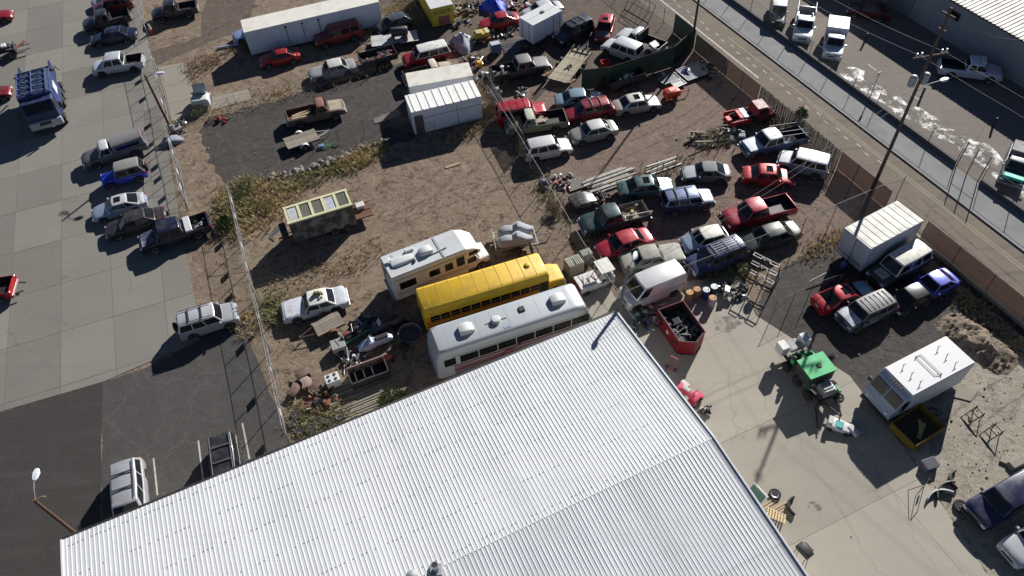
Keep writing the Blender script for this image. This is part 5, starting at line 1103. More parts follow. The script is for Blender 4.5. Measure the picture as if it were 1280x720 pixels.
kt, l = flat_trailer('utility_trailer', 'black trailer piled with parts beside the grey weedy sedan', (451, 78), (494, 66), .9, 4, DARKM, wheels=(0,), sides=.5)
pile(kt, -l/2+.2, l/2-.2, -.7, .7, .6, 18, [STEEL, DARKM, RUST, BLACK, M((.3, .05, .05), .6, 0, .3)], (.2, .7), 22)
tk, l = flat_trailer('tank_trailer', 'white flatbed with black drum tank in a red cradle', (464, 52), (522, 44), 1.0, 6, M((.5, .52, .52), .6, 0, .5, var=.1), wheels=(-.3, .4))
MB().lathe([(.02, -.9), (.42, -.85), (.48, -.75), (.48, .75), (.42, .85), (.02, .9)], 'X', (-.6, 0, 1.25), 16).build('tank', M((.045, .05, .055), .5, .1, .3), tk, smooth=40)
for x in (-1.3, 0): MB().box((x, 0, .85), (.12, 1.5, .6)).build('cradle', M((.25, .03, .03), .6, 0, .4), tk)
# covered watercraft on a trailer
c, az, l = at((668, 292), (620, 300), .6)
js = thing('watercraft_trailer', 'trailer with two grey covered watercraft behind the school bus', 'trailer', c, az)
for s_ in (1, -1): MB().box((0, s_*.95, .42), (3.4, .08, .1)).build('frame_rail', GALV, js)
for x in (-1.6, 0, 1.6): MB().box((x, 0, .42), (.08, 1.82, .1)).build('cross_member', GALV, js)
MB().box((-1.72, 0, .62), (.05, 2.1, .5)).build('side_board', M((.45, .38, .27), .8, 0, .3), js); MB().tube((1.6, 0, .42), (2.9, 0, .42), .05).build('tongue', GALV, js); MB().tube((2.8, 0, 0), (2.8, 0, .5), .035).build('jack', STEEL, js)
for s_ in (1, -1): wheel(js, 0, s_*1.15, .28, .18)
CVR = M((.36, .37, .40), .85, 0, .4, (.22, .22, .24), scale=2, bump=.3)
for s_ in (.52, -.5):
    mb = MB(); rr = []
    for x, hw, h, y in ((-1.4, .28, .75, 0), (-1.2, .42, 1.0, .02), (-.7, .46, 1.22, 0), (-.2, .46, 1.12, .02), (.15, .48, 1.45, 0), (.4, .44, 1.42, 0), (.9, .40, 1.05, -.02), (1.4, .2, .8, 0)):
        rr.append([(x+(.12 if s_ > 0 else -.1), s_+y+p[1], p[2]) for p in rring(0, hw, .5, h, hw*.6, .08)])
    mb.loft(rr).build('covered_watercraft', CVR, js, smooth=50)
# ================================================================== POLES, WIRES, JUNK, VEGETATION
def lamp_head(parent, p, d, m=None):
    d = Vector(d).normalized(); s_ = Vector((-d.y, d.x, 0)); mb = MB(); rr = []
    for t_, w_, h in ((0, .06, .08), (.15, .15, .14), (.45, .19, .16), (.7, .10, .10)):
        c = Vector(p)+d*t_; rr.append([c+s_*w_+Vector((0, 0, -h*.5)), c+s_*w_*.7+Vector((0, 0, h*.5)), c-s_*w_*.7+Vector((0, 0, h*.5)), c-s_*w_+Vector((0, 0, -h*.5))])
    mb.loft(rr).build('lamp_head', m or M((.66, .70, .76), .4, .1, .2), parent, smooth=40)
# near utility pole
b0 = G(1090, 238); up = thing('utility_pole', 'tall dark wooden utility pole with transformers and lamp arm by the street', 'pole', b0)
MB().tube((0, 0, 0), (0, 0, 16.2), .15, .09, 12).build('pole', POLEW, up, smooth=40)
for zz, ln in ((15.7, .5), (14.6, .3)): MB().box((0, 0, zz), (ln*2, .1, .1), rz=pd+.1).build('crossarm', POLEW, up)
for zz in (12.6,):
    MB().box((0, 0, zz), (2.6, .1, .12), rz=.15).build('crossarm', POLEW, up)
    for k in (-1.1, -.75, .75, 1.1): MB().lathe([(.05, 0), (.07, .1), (.05, .2), (.09, .24), (.04, .32)], c=(k*math.cos(.15), k*math.sin(.15), zz+.06), n=8).build('insulator', M((.5, .5, .5), .3, 0, .2), up)
for k, (x, y) in enumerate(((-.55, -.05), (.42, .15))): MB().lathe([(.05, 0), (.24, .03), (.26, .1), (.26, .75), (.22, .83), (.06, .9)], c=(x, y, 10.2), n=14).build('transformer', M((.34, .36, .38), .45, .3, .3), up, smooth=40)
MB().path([(0, 0, 9.6), (.9, .3, 9.95), (1.9, .55, 10.05)], .035).build('lamp_arm', GALV, up); lamp_head(up, (1.85, .54, 10.05), (1, .28, 0))
# far utility pole
b1 = G(864, 60); fp = thing('utility_pole', 'dark wooden pole standing at the green fence corner by the street', 'pole', b1)
MB().tube((0, 0, 0), (0, 0, 12.5), .13, .08, 12).build('pole', POLEW, fp, smooth=40)
MB().box((0, 0, 12), (2.4, .1, .12), rz=.2).build('crossarm', POLEW, fp)
# brown pole in the left fence
b2 = G(217, 168); bp_ = thing('light_pole', 'brown wooden light pole leaning over the left fence', 'pole', b2)
MB().tube((0, 0, 0), (0, 0, 6.5), .14, .09, 10).build('pole', M((.10, .05, .03), .9, 0, .4, scale=3, bump=.3), bp_, smooth=40)
MB().path([(0, 0, 6.2), (.5, .1, 6.45), (1.0, .12, 6.5)], .025).build('lamp_arm', GALV, bp_); lamp_head(bp_, (.95, .12, 6.5), (1, .05, 0))
MB().box((.3, -.25, 1.0), (.35, .2, .5)).build('meter_box', GALV, bp_)
# lamp beside the workshop's left corner
p = G(42, 625, 6.6); lp = thing('light_pole', 'brown pole with white lamp head at the lower left', 'pole', (p.x, p.y, 0))
MB().tube((0, 0, 0), (0, 0, 6.6), .12, .085, 10).build('pole', M((.11, .055, .035), .9, 0, .4, scale=3, bump=.3), lp, smooth=40)
MB().path([(0, 0, 6.4), (-.1, .55, 6.75), (-.18, 1.05, 6.9)], .025).build('lamp_arm', GALV, lp); lamp_head(lp, (-.17, 1.0, 6.9), (-.1, 1, 0), M((.72, .76, .82), .4, .1, .2))
MB().path([(.05, .05, 6.5), (.35, .2, 6.55), (.55, .2, 6.5)], .03).build('bracket', M((.3, .27, .15), .7, 0, .3), lp)
# lamp at the workshop's far corner, leaning a little
pa, pb = G(774, 386, 5.0), G(786, 333, 7.6); dv = (pb-pa)/(2.6); base_ = pa-dv*5
lp2 = thing('light_pole', 'grey weathered lamp pole at the workshop corner beside the white van', 'pole', (base_.x, base_.y, 0))
MB().tube((0, 0, 0), dv*7.6, .16, .11, 10).build('pole', M((.24, .21, .18), .9, 0, .5, scale=3, bump=.3), lp2, smooth=40)
tp = dv*7.45; hd = G(794, 323, 8.0)-base_
MB().path([tp, tp.lerp(hd, .5)+Vector((0, 0, .15)), hd], .028).build('lamp_arm', GALV, lp2); lamp_head(lp2, hd-Vector((.1, .1, 0)), (.35, 1, 0))
# small bent posts in the far lot
def wire(label, a, b, sag, r=.008, name='overhead_wire', group='overhead wires'):
    n = 14; a, b = Vector(a), Vector(b); pts = [a.lerp(b, k/n)-Vector((0, 0, sag*4*(k/n)*(1-k/n))) for k in range(n+1)]
    o = MB().path(pts, r, 4).build(name, M((.09, .09, .09), .6, .2, .2)); tag(o, label, 'wire', group); return o
tp2 = base_+dv*7.0
wire('thin overhead wire from the near utility pole to the workshop lamp, upper of two', b0+Vector((-.2, 0, 10.0)), tp2+Vector((0, 0, .35)), .5, .012)
wire('thin overhead wire from the near utility pole to the workshop lamp, lower of two', b0+Vector((-.2, -.1, 9.3)), tp2, .6, .012)
for k, (off, zz) in enumerate(((.9, 12.8), (-.9, 12.8))):
    wire(('outer' if k == 0 else 'inner')+' overhead wire along the street between the two utility poles', b0+Vector((off, .13*off, zz)), b1+Vector((off, .15*off, 12.2)), .8)
    wire(('outer' if k == 0 else 'inner')+' overhead wire leaving the near utility pole to the right', b0+Vector((off, .13*off, zz)), b0+DV*60+NV*8+Vector((off, 0, zz)), 1.0)
wire('overhead wire from the near utility pole across the far lot to the warehouse', b0+Vector((.3, .1, 15.6)), SP(66.4, -34, 3.8), .5)
# ---- bollards and signs on the far lot
for i, (x, y) in enumerate(((1081, 52), (1241, 158), (1152, 120))):
    b_ = thing('bollard', ['short dark post on the far lot below the red car', 'short dark post at the warehouse shadow edge by the right', 'black post on the far lot left of the white pickup'][i], 'bollard', G(x, y), 0, 'posts on the far lot')
    MB().lathe([(.10, 0), (.10, .85), (.06, .92)], n=10).build('post', BLACK, b_, smooth=40); MB().lathe([(.16, 0), (.16, .04)], n=10).build('base_plate', DARKM, b_)
sp_ = thing('sign_post', 'thin white post standing in the white ground patches', 'post', G(1089, 118)); MB().tube((0, 0, 0), (0, 0, 2.4), .05).build('post', WHITEP, sp_); MB().box((0, 0, 2.2), (.3, .03, .4), rz=.4).build('panel', WHITEP, sp_)
# ---- traffic barrel at the left fence
cn = thing('safety_cone', 'white and orange safety cone at the left fence', 'cone', G(190, 41)); MB().lathe([(.22, .03), (.16, .5), (.14, .5), (.12, .8), (.05, 1.05)], n=14).build('cone', M((.65, .6, .58), .6, 0, .2), cn, smooth=30); MB().lathe([(.23, .031), (.175, .42)], n=14).build('orange_band', M((.6, .08, .02), .6, 0, .2), cn); MB().box((0, 0, .015), (.5, .5, .03)).build('base', M((.55, .07, .02), .6, 0, .2), cn)
# ---- red dumpster
c, az, l = at((838, 384), (870, 430), 1.4); l = max(l, 3.5); W = 1.0; H = 1.55
db = thing('dumpster', 'red open-top dumpster full of dark scrap below the white van', 'dumpster', c, az)
REDD = M(S(128, 12, 27), .5, 0, .35, (.12, .03, .03), scale=1)
mb = MB(); t_ = .06
outer = [(l/2, -W), (l/2, W), (-l/2+.55, W), (-l/2, 0.0), (-l/2+.55, -W)]
for i in range(5):
    a, b = Vector(outer[i]), Vector(outer[(i+1) % 5]); d = (b-a).normalized(); n_ = Vector((-d.y, d.x))*t_
    o = MB().prism([a, b, b+n_*1.0, a+n_*1.0], .12, H).build('side_wall', REDD, db)
    MB().tube((*a, H+.02), (*b, H+.02), .05).build('rim', M((.10, .02, .03), .6, 0, .4), db)
for i in range(5):
    a, b = Vector(outer[i])*.955, Vector(outer[(i+1) % 5])*.955; d = (b-a).normalized(); n_ = Vector((-d.y, d.x))*.02
    MB().prism([a+n_, b+n_, b+n_*2, a+n_*2], .2, H-.03).build('shade_lining', BLACK, db)  # black layer added to stand in for shade inside the dumpster
MB().prism(outer, .10, .2).build('floor', BLACK, db); inn = [(x*.95, y*.93) for x, y in outer]
MB().prism([(x*.94, y*.92) for x, y in outer], .2, .9).build('liner', M((.03, .028, .03), .8, 0, .4), db)
for s_ in (1, -1): MB().box((0, s_*.7, .06), (l*.8, .15, .12)).build('skid', DARKM, db)
for k in range(3): MB().box((-l/2+.9+k*.9, -W-.04, .8), (.1, .08, 1.3)).build('stiffener', REDD, db)
o = MB().lathe([(.16, 0), (.16, .02)], 'Y', (.1, 0, 0), 14).build('white_mark', WHITEP, db); o.location = (.15, W+.005, .85); o2 = MB().lathe([(.16, 0), (.16, .02)], 'Y', (0, 0, 0), 14).build('white_mark', WHITEP, db); o2.location = (-.2, -W-.03, .85)
pile(db, -l/2+.8, l/2-.4, -.9, .9, .9, 26, [DARKM, BLACK, BLACK, M((.10, .11, .12), .5, .3, .4)], (.15, .8), 31)
for k in range(3): MB().path([(random.uniform(-1, 1), random.uniform(-.8, .8), 1.1) for _ in range(4)], .035).build('pipe', M((.2, .22, .22), .5, .3, .4), db)
# ---- barrels
def barrel(label, px, body, lid, h=.88):
    b_ = thing('barrel', label, 'barrel', G(px[0], px[1], h) * Vector((1, 1, 0)) if False else Vector((G(*px, h).x, G(*px, h).y, 0)), 0, 'barrels by the dumpster')
    MB().lathe([(.27, 0), (.29, .02), (.285, h*.3), (.30, h*.33), (.285, h*.36), (.285, h*.63), (.30, h*.66), (.285, h*.69), (.29, h-.02), (.27, h)], n=18).build('drum', body, b_, smooth=40)
    MB().lathe([(.02, h-.01), (.262, h-.01), (.262, h+.012), (.02, h+.016)], n=18).build('lid', lid, b_); MB().lathe([(.04, h), (.04, h+.04)], c=(.15, 0, 0), n=8).build('bung', DARKM, b_)
OR_ = M((.50, .26, .10), .6, 0, .4); barrel('tan-lidded barrel nearest the dumpster rim', (862, 365), M((.42, .27, .15), .6, 0, .4), OR_); barrel('tan-lidded barrel behind the one nearest the dumpster', (871, 361), M((.35, .2, .1), .6, 0, .4), OR_)
barrel('dark blue barrel with grey lid', (883, 362), M((.03, .045, .16), .5, .1, .3), M((.4, .42, .46), .5, .2, .4)); barrel('black barrel with white lid', (893, 358), BLACK, WHITEP); barrel('pale grey barrel with orange lid standing in front', (891, 372), M((.38, .38, .42), .6, 0, .4), OR_)
# ---- engine heap behind the barrels
def heap(name, label, px, rx, ry, h, n, cols, seed, s=(.2, .7), cat='scrap pile', az=0, tubes=0, part='scrap_piece', group=None):
    rnd = random.Random(seed); t_ = thing(name, label, cat, G(*px), az, group)
    for k in range(n):
        a = rnd.uniform(0, 6.283); q = math.sqrt(rnd.random()); x, y = rx*q*math.cos(a), ry*q*math.sin(a); zz = h*(1-q)*rnd.random()
        d = (rnd.uniform(*s), rnd.uniform(*s)*rnd.uniform(.3, 1), rnd.uniform(.06, .35)); m_ = rnd.choice(cols)
        rot = Matrix.Rotation(rnd.uniform(0, 6), 3, 'Z') @ Matrix.Rotation(rnd.uniform(-.6, .6), 3, 'X') @ Matrix.Rotation(rnd.uniform(-.4, .4), 3, 'Y')
        kind = rnd.random()
        if kind < .55: MB().box((x, y, zz+d[2]*.5), d, rot=rot, taper=rnd.uniform(.5, 1)).build(part, m_, t_, bevel=.02, seg=1)
        elif kind < .8:
            v = rot @ Vector((d[0]*.8, 0, 0)); MB().tube(Vector((x, y, zz+.1))-v, Vector((x, y, zz+.15))+v, .05+.05*rnd.random(), None, 7).build(part, m_, t_)
        else: MB().lathe([(.02, 0), (d[0]*.4, .02), (d[0]*.45, d[2]*.5), (d[0]*.3, d[2]), (.02, d[2])], c=(x, y, zz), n=9).build(part, m_, t_, smooth=40)
    for k in range(tubes):
        a = rnd.uniform(0, 6.28); L_ = rnd.uniform(1.0, 2.4); v = Vector((math.cos(a), math.sin(a), rnd.uniform(-.1, .2)))*L_/2; c_ = Vector((rnd.uniform(-rx, rx)*.6, rnd.uniform(-ry, ry)*.6, h*.5))
        MB().tube(c_-v, c_+v, .035).build('pipe', rnd.choice(cols), t_)
    return t_
METS = [STEEL, DARKM, BLACK, RUST, GALV]
heap('engine_heap', 'black heap of engines beside the barrels', (911, 366), 1.3, .9, .9, 26, [BLACK, DARKM, DARKM, STEEL], 41, part='engine_part')
heap('scrap_heap', 'heap of mixed parts between the workshop corner and the dumpster', (800, 400), 1.4, 1.1, .5, 26, [BLACK, DARKM, STEEL, WHITEP, M((.25, .4, .35), .6, 0, .3), M((.1, .1, .3), .5, 0, .3)], 42, (.15, .6), tubes=5)
heap('scrap_heap', 'low heap of rusty pipes at the dumpster corner under the fence', (815, 384), .9, .5, .3, 10, [RUST, STEEL, WOODG], 43, (.15, .5), tubes=4)
# ---- upright tube rack with three rows of white brackets
ra, rb_ = G(940, 340, .25), G(963, 352, .25); rd = rb_-ra; rl = 2.1
rc_ = G(959, 325, 2.05)
rk = thing('bracket_rack', 'upright steel tube rack with three rows of white brackets below the black-green sedan', 'rack', (rc_.x, rc_.y, 0), math.atan2(rd.y, rd.x))
RKW = M((.46, .43, .43), .45, .1, .3)
for k in range(4):
    x = -rl/2+k*rl/3; MB().tube((x, 0, 0), (x, 0, 2.2), .04).build('post', BLACK, rk)
for zz in (.3, 1.25, 2.15):
    MB().tube((-rl/2, 0, zz), (rl/2, 0, zz), .04).build('rung', RKW, rk)
    for x0_, x1_ in ((-rl/2+.05, -.35), (.35, rl/2-.05)): MB().path([(x0_, 0, zz), (x0_, -.28, zz+.02), (x1_, -.28, zz+.02), (x1_, 0, zz)], .03).build('bracket', RKW, rk)
    MB().path([(-.35, 0, zz), (-.1, -.25, zz), (.1, .0, zz), (.35, -.25, zz)], .035).build('zigzag_bar', RKW, rk)
for s_ in (-1, 1): MB().tube((s_*rl/2, 0, 1.3), (s_*rl/2, .7, 0), .035).build('stay', DARKM, rk); MB().tube((s_*rl/2, -.6, .04), (s_*rl/2, .75, .04), .035).build('foot', DARKM, rk)
MB().lathe([(.28, 0), (.32, .03), (.28, .06)], 'Y', (.05, .05, 1.7), 14).build('ring', DARKM, rk)
# ---- green trailer-mounted machine
c, az, l = at((1040, 500), (985, 428), .8); gm = thing('compressor_trailer', 'green engine unit on a black wheeled trailer right of the concrete', 'machine', c, az)
GRN = M(S(26, 176, 104), .45, 0, .25, coat=.3); GRND = M(S(20, 120, 74), .5, 0, .3)
for s_ in (1, -1): MB().box((0, s_*.7, .62), (l, .14, .2)).build('frame_rail', BLACK, gm)
for k in range(4): MB().box((-l/2+.3+k*(l-.6)/3, 0, .62), (.12, 1.26, .16)).build('cross_member', BLACK, gm)
MB().box((.35, 0, 1.3), (1.5, 1.9, 1.1)).build('housing', M((.03, .05, .04), .6, .1, .5), gm, bevel=.05); MB().box((.35, 0, 1.88), (1.6, 2.0, .07)).build('housing_lid', GRN, gm, bevel=.02, seg=1); MB().box((.45, .1, 1.94), (.25, .25, .06)).build('lid_vent', DARKM, gm)
for k in range(10): MB().lathe([(.03, 0), (.14, .02), (.15, .25), (.08, .35)], c=(-.95+random.uniform(-.35, .35), random.uniform(-.8, .8), .8+random.uniform(0, .5)), n=9).build('fitting', random.choice([GRN, GRND, BLACK]), gm, smooth=40)
MB().path([(-1.3, -.6, 1.2), (-.9, .2, 1.5), (-1.1, .8, 1.2), (-.6, .6, 1.4)], .06).build('hose', GRND, gm)
for s_ in (1, -1): MB().box((-l/2+.45, s_*.85, 1.2), (.75, .55, .75)).build('side_box', WHITEP, gm, bevel=.03)
MB().box((-l/2+.5, 0, 1.1), (.9, .9, .3)).build('hose_basket', M((.4, .4, .38), .8, 0, .4), gm, bevel=.1)
pile(gm, -l/2+.2, l/2-.2, -.85, .85, .72, 34, [BLACK, DARKM, DARKM, GRND, STEEL], (.2, .6), 77, 'machine_part')
MB().box((1.75, 0, 1.05), (.85, .9, .6)).build('engine_block', STEEL, gm, bevel=.06)
for k in range(4): MB().box((1.45+k*.2, 0, 1.38), (.1, .7, .08)).build('cylinder_head', GALV, gm)
for x in (-1.0, .2, 1.4):
    for s_ in (1, -1): wheel(gm, x, s_*.98, .38, .26, True)
wheel(gm, 2.3, .75, .36, .24, True).rotation_euler = (R(90), 0, .3); 
for s_ in (.5, -.5): MB().tube((l/2-.1, s_, .62), (l/2+1.1, 0, .5), .06).build('tongue', BLACK, gm)
MB().tube((l/2+1.05, 0, 0), (l/2+1.05, 0, .7), .045).build('jack', DARKM, gm)
MB().tube((l/2-.2, -.9, .15), (l/2+1.5, -1.9, .15), .05).tube((l/2-.2, -.9, .1), (l/2-.2, -.9, .7), .05).build('lever', DARKM, gm)
# ---- yellow dump tray
c, az, l = at((1122, 537), (1172, 528), .6); yd = thing('dump_tray', 'open yellow steel tray beside the step van', 'dump tray', c, R(27)); YD = M(S(112, 92, 18), .6, 0, .8, (.05, .04, .02), scale=1.5)  # yellow darkened to carry the step van's shadow in the colour
lx, ly = 2.6, 1.9
MB().box((0, 0, .2), (lx, ly, .1)).build('floor', M((.07, .055, .03), .8, 0, .5), yd)
for s_ in (1, -1): MB().box((0, s_*ly/2, .48), (lx, .07, .66)).build('side_wall', YD, yd)
for s_ in (1, -1): MB().box((s_*lx/2, 0, .48), (.07, ly-.08, .66)).build('end_wall', YD, yd)
for s_ in (1, -1): MB().tube((-lx/2, s_*ly/2, .83), (lx/2, s_*ly/2, .83), .045).build('rim', YD, yd)
MB().box((.1, -.3, .33), (1.3, .28, .05), rz=.5).build('board', M((.55, .42, .12), .6, 0, .4), yd); MB().box((.2, -.1, .4), (1.1, .16, .05), rz=.8).build('board', M((.55, .42, .12), .6, 0, .4), yd)
for s_ in (.6, -.6): MB().box((0, s_, .075), (lx*.8, .15, .15)).build('skid', DARKM, yd)
MB().path([(lx/2+.05, -.2, .5)]+[(lx/2+.75+.35*math.cos(k*.7), .25+.35*math.sin(k*.7), .05+.03*k) for k in range(10)], .035).build('hose', BLACK, yd)
# ---- toy kart
c = G(1048, 535); kk = thing('toy_car', 'small white and teal ride-on car in the shadow edge', 'toy', c, R(-28))
mb = MB(); mb.loft([rring(-.75, .3, .15, .45, .1), rring(-.5, .42, .12, .5, .12), rring(.1, .4, .12, .42, .1), rring(.6, .38, .14, .4, .12), rring(.8, .22, .18, .3, .08)]).build('body', M((.6, .6, .6), .5, 0, .3), kk, smooth=40)
MB().box((-.05, 0, .46), (.5, .5, .06)).build('seat', M((.05, .35, .32), .6, 0, .2), kk, bevel=.02); MB().box((-.62, 0, .56), (.3, .6, .2)).build('rear_bin', M((.45, .45, .48), .5, 0, .3), kk, bevel=.04)
for x in (-.5, .5):
    for s_ in (1, -1): wheel(kk, x, s_*.42, .16, .14, True)
k2 = thing('hand_cart', 'small grey plastic cart beside the ride-on car', 'cart', G(1065, 541), R(-60)); MB().box((0, 0, .32), (.9, .5, .3), taper=.8).build('tub', M((.42, .42, .45), .5, 0, .3), k2, bevel=.06); MB().tube((.4, 0, .4), (.9, 0, .75), .02).build('handle', DARKM, k2)
for s_ in (1, -1): wheel(k2, 0, s_*.28, .17, .1, True)
# ---- two angled metal stands on the sand
for i, (x, y) in enumerate(((1213, 523), (1236, 545))):
    s_ = thing('metal_stand', ['openwork metal stand on the sand, farther of the pair', 'openwork metal stand on the sand, nearer of the pair'][i], 'stand', G(x, y), R(20), 'metal stands on the sand')
    for yy in (-.3, .3):
        MB().tube((-.5, yy, 0), (.5, yy, .75), .03).build('leg', DARKM, s_); MB().tube((.5, yy, 0), (.5, yy, .75), .03).build('leg', DARKM, s_)
    for k in range(4): MB().tube((-.5+k*.3, -.3, k*.22+.02), (-.5+k*.3, .3, k*.22+.02), .028).build('rung', DARKM, s_)
# ---- bumpers, frames and tyres on the ground at lower right
def bumper(label, px, az, m, L_=1.7, group='loose bumpers on the ground'):
    o = thing('car_bumper', label, 'bumper', G(*px), az, group); rr = []
    for k in range(9):
        f = k/8-.5; rr.append([(f*L_, .25-abs(f)**2*1.4-dx, zz) for dx, zz in ((0, .02), (.12, .02), (.14, .2), (.08, .33), (-.02, .3))])
    MB().loft(rr).build('cover', m, o, smooth=50); MB().box((0, .1, .2), (L_*.6, .06, .1)).build('foam_bar', DARKM, o); return o
bumper('black car bumper lying on the sand, upper of three', (1178, 612), R(35), BLACK); bumper('silver-marked car bumper lying below the black one', (1172, 619), R(10), M((.2, .2, .21), .5, .1, .6, (.5, .5, .5)))
bumper('black fender curled up beside the bumpers', (1190, 600), R(70), BLACK, 1.2)
wf = thing('wire_frame', 'thin bent metal frame standing on the concrete edge', 'frame', G(1150, 613), R(40)); MB().path([(-.5, 0, .02), (-.35, 0, 1.0), (.45, 0, 1.0), (.5, 0, .02), (-.5, 0, .02)], .02).path([(-.5, .5, .02), (-.35, .1, 1.0)], .02).build('frame', DARKM, wf); MB().box((0, 0, .4), (.25, .03, .3)).build('panel', DARKM, wf)
bx = thing('grey_crate', 'dark grey crate beside the yellow tray', 'crate', G(1160, 583), R(15)); MB().box((0, 0, .25), (.8, .6, .5), taper=1.1).build('tub', M((.12, .13, .2), .6, 0, .3), bx); MB().box((0, 0, .50), (.78, .56, .03)).build('lid', M((.05, .05, .07), .7, 0, .3), bx)
def tyre(label, px, r=.33, az=0, lying=True, rim=False, group='loose tyres', z=0):
    o = thing('tyre', label, 'tyre', G(*px)+Vector((0, 0, z)), az, group); ty, rme, ho = wheel_meshes(False)
    q = link('rubber', ty, o, (0, 0, .11 if lying else r), None, (r, .2, r)); q.rotation_euler = (R(90) if lying else 0, 0, 0)
    if rim: q2 = link('rim', rme, o, (0, 0, .11 if lying else r), None, (r, .2, r)); q2.rotation_euler = (R(90) if lying else 0, 0, 0)
    else:
        cz = MB().lathe([(.02, .02), (r*.60, .02), (r*.6, .06)], n=14).build('hollow', BLACK, o)
    return o
tyre('big black tyre lying in front of the dark blue van', (1200, 634), .42, group='loose tyres'); 
vb = bumper('purple-blue bumper cover leaning before the dark blue van', (1219, 650), R(100), M((.05, .05, .16), .4, .1, .3), 1.3)
# ---- items along the workshop wall
tyre('alloy wheel lying by the workshop wall', (968, 619), .36, rim=True)
def lumber(name, label, px, az, n, L_, m, z=.05, sp=.16, cat='lumber', w_=.12, jit=.08, part='plank'):
    o = thing(name, label, cat, G(*px), az); pm = MB().box((0, 0, 0), (L_, w_, .06)).mesh(part, m)
    for k in range(n): link(part, pm, o, (random.uniform(-.2, .2), (k-n/2)*sp, z*.6+.03*(k % 3)), random.uniform(-jit, jit))
    return o
lumber('lumber_stack', 'small stack of pale boards by the workshop wall', (965, 634), R(25), 6, 1.7, WOODT); pl = thing('shipping_pallet', 'wooden pallet leaning on the workshop wall', 'pallet', G(968, 648), R(60))
for k in range(7): MB().box((0, -.5+k*.165, .45), (1.1, .1, .02), rot=Matrix.Rotation(R(35), 3, 'Y')).build('slat', M((.45, .32, .14), .8, 0, .4), pl)
for s_ in (-.4, 0, .4): MB().box((s_*.8, 0, .42-s_*.55), (.1, 1.1, .08), rot=Matrix.Rotation(R(35), 3, 'Y')).build('stringer', WOODG, pl)
wt_ = thing('glazed_panel', 'white framed green glass panel by the workshop wall', 'window', G(944, 622), R(-60)); MB().box((0, 0, .5), (1.2, .06, .9), rot=Matrix.Rotation(R(-30), 3, 'X')).build('frame', WHITEP, wt_); MB().box((0, -.02, .5), (1.0, .07, .7), rot=Matrix.Rotation(R(-30), 3, 'X')).build('pane', M((.05, .14, .11), .2, 0, .2), wt_)
bumper('black twisted fender beside the lumber by the workshop', (988, 633), R(75), BLACK, 1.1)
bq = thing('barbecue_grill', 'black barbecue grill on the concrete near the workshop', 'grill', G(1001, 695), R(-60)); mb = MB(); mb.loft([rring(-.45, .25, .75, 1.0, .1), rring(-.3, .28, .72, 1.12, .14), rring(.3, .28, .72, 1.12, .14), rring(.45, .25, .75, 1.0, .1)]).build('hood', BLACK, bq, smooth=40)
for x in (-.35, .35):
    for y in (-.2, .2): MB().tube((x, y, 0), (x, y, .74), .02).build('leg', DARKM, bq)
MB().box((0, .34, .9), (.6, .12, .03)).build('shelf', DARKM, bq)
# red quad and small engine at the wall
qd = thing('quad_bike', 'pink and red quad bike beside the workshop wall', 'quad', G(859, 497), R(-50)); PK = M(S(200, 60, 90), .5, 0, .4)
mb = MB(); mb.loft([rring(-.8, .35, .55, .72, .06), rring(-.5, .25, .5, .8, .1), rring(0, .2, .45, .85, .1), rring(.4, .28, .5, .9, .1), rring(.8, .4, .55, .75, .06)]).build('body', PK, qd, smooth=40); MB().box((-.2, 0, .88), (.6, .28, .12)).build('seat', M((.5, .45, .45), .7, 0, .3), qd, bevel=.04); MB().tube((.4, -.35, 1.05), (.4, .35, 1.05), .02).tube((.4, 0, .8), (.4, 0, 1.05), .02).build('handlebar', DARKM, qd)
for x in (-.6, .6):
    for s_ in (1, -1): wheel(qd, x, s_*.45, .27, .24, True); MB().box((x, s_*.42, .62), (.6, .3, .05)).build('mudguard', PK if x > 0 else M((.6, .55, .55), .6, 0, .3), qd, bevel=.02, seg=1)
en = heap('engine_block', 'bare black engine on the concrete beside the quad', (883, 514), .32, .28, .45, 12, [BLACK, DARKM, STEEL], 51, (.15, .4), cat='engine', part='engine_part')
hr = thing('hand_truck', 'red and white hand truck with wheel by the workshop', 'hand truck', G(838, 462), R(-40)); MB().path([(-.25, 0, .05), (-.25, .3, 1.1), (.25, .3, 1.1), (.25, 0, .05), (-.25, 0, .05)], .025).build('frame', M((.5, .03, .04), .5, 0, .3), hr)
for s_ in (1, -1): wheel(hr, s_*.3, .05, .15, .08).rotation_euler = (0, 0, R(90))
MB().lathe([(.02, .02), (.26, .02), (.28, .07), (.26, .12)], c=(-.5, -.3, 0), n=14).build('loose_hub', GALV, hr)
# ---- white utility cart and air-conditioning units beside the coach
c = G(742, 357); uc = thing('utility_cart', 'white flat-nosed utility cart with cab frame beside the coach', 'cart', c, R(20))
MB().box((-.55, 0, .7), (1.7, 1.35, .55)).build('cargo_box', M((.66, .66, .64), .5, 0, .4), uc, bevel=.04); MB().box((-1.42, 0, .62), (.06, 1.3, .6)).build('tailboard', M((.25, .03, .05), .6, 0, .4), uc); MB().box((.8, 0, .55), (1.1, 1.3, .3)).build('floor', M((.5, .5, .5), .6, 0, .4), uc); MB().box((.5, 0, .85), (.5, 1.1, .3)).build('seat', BLACK, uc, bevel=.05)
for x in (.35, 1.25):
    for s_ in (1, -1): MB().tube((x, s_*.6, .7), (x, s_*.6, 1.85), .03).build('cab_post', WHITEP, uc)
MB().box((.8, 0, 1.88), (1.1, 1.35, .06)).build('roof', M((.66, .65, .58), .5, 0, .4), uc); MB().box((1.36, 0, .75), (.08, 1.3, .7)).build('front_panel', WHITEP, uc)
for k in range(3): MB().tube((-1.0+k*.5, -.3, 1.0), (-.8+k*.4, .3, 1.08), .03).build('tool', M((.4, .05, .06), .6, 0, .3), uc)
for x in (-.9, 1.0):
    for s_ in (1, -1): wheel(uc, x, s_*.62, .27, .2)
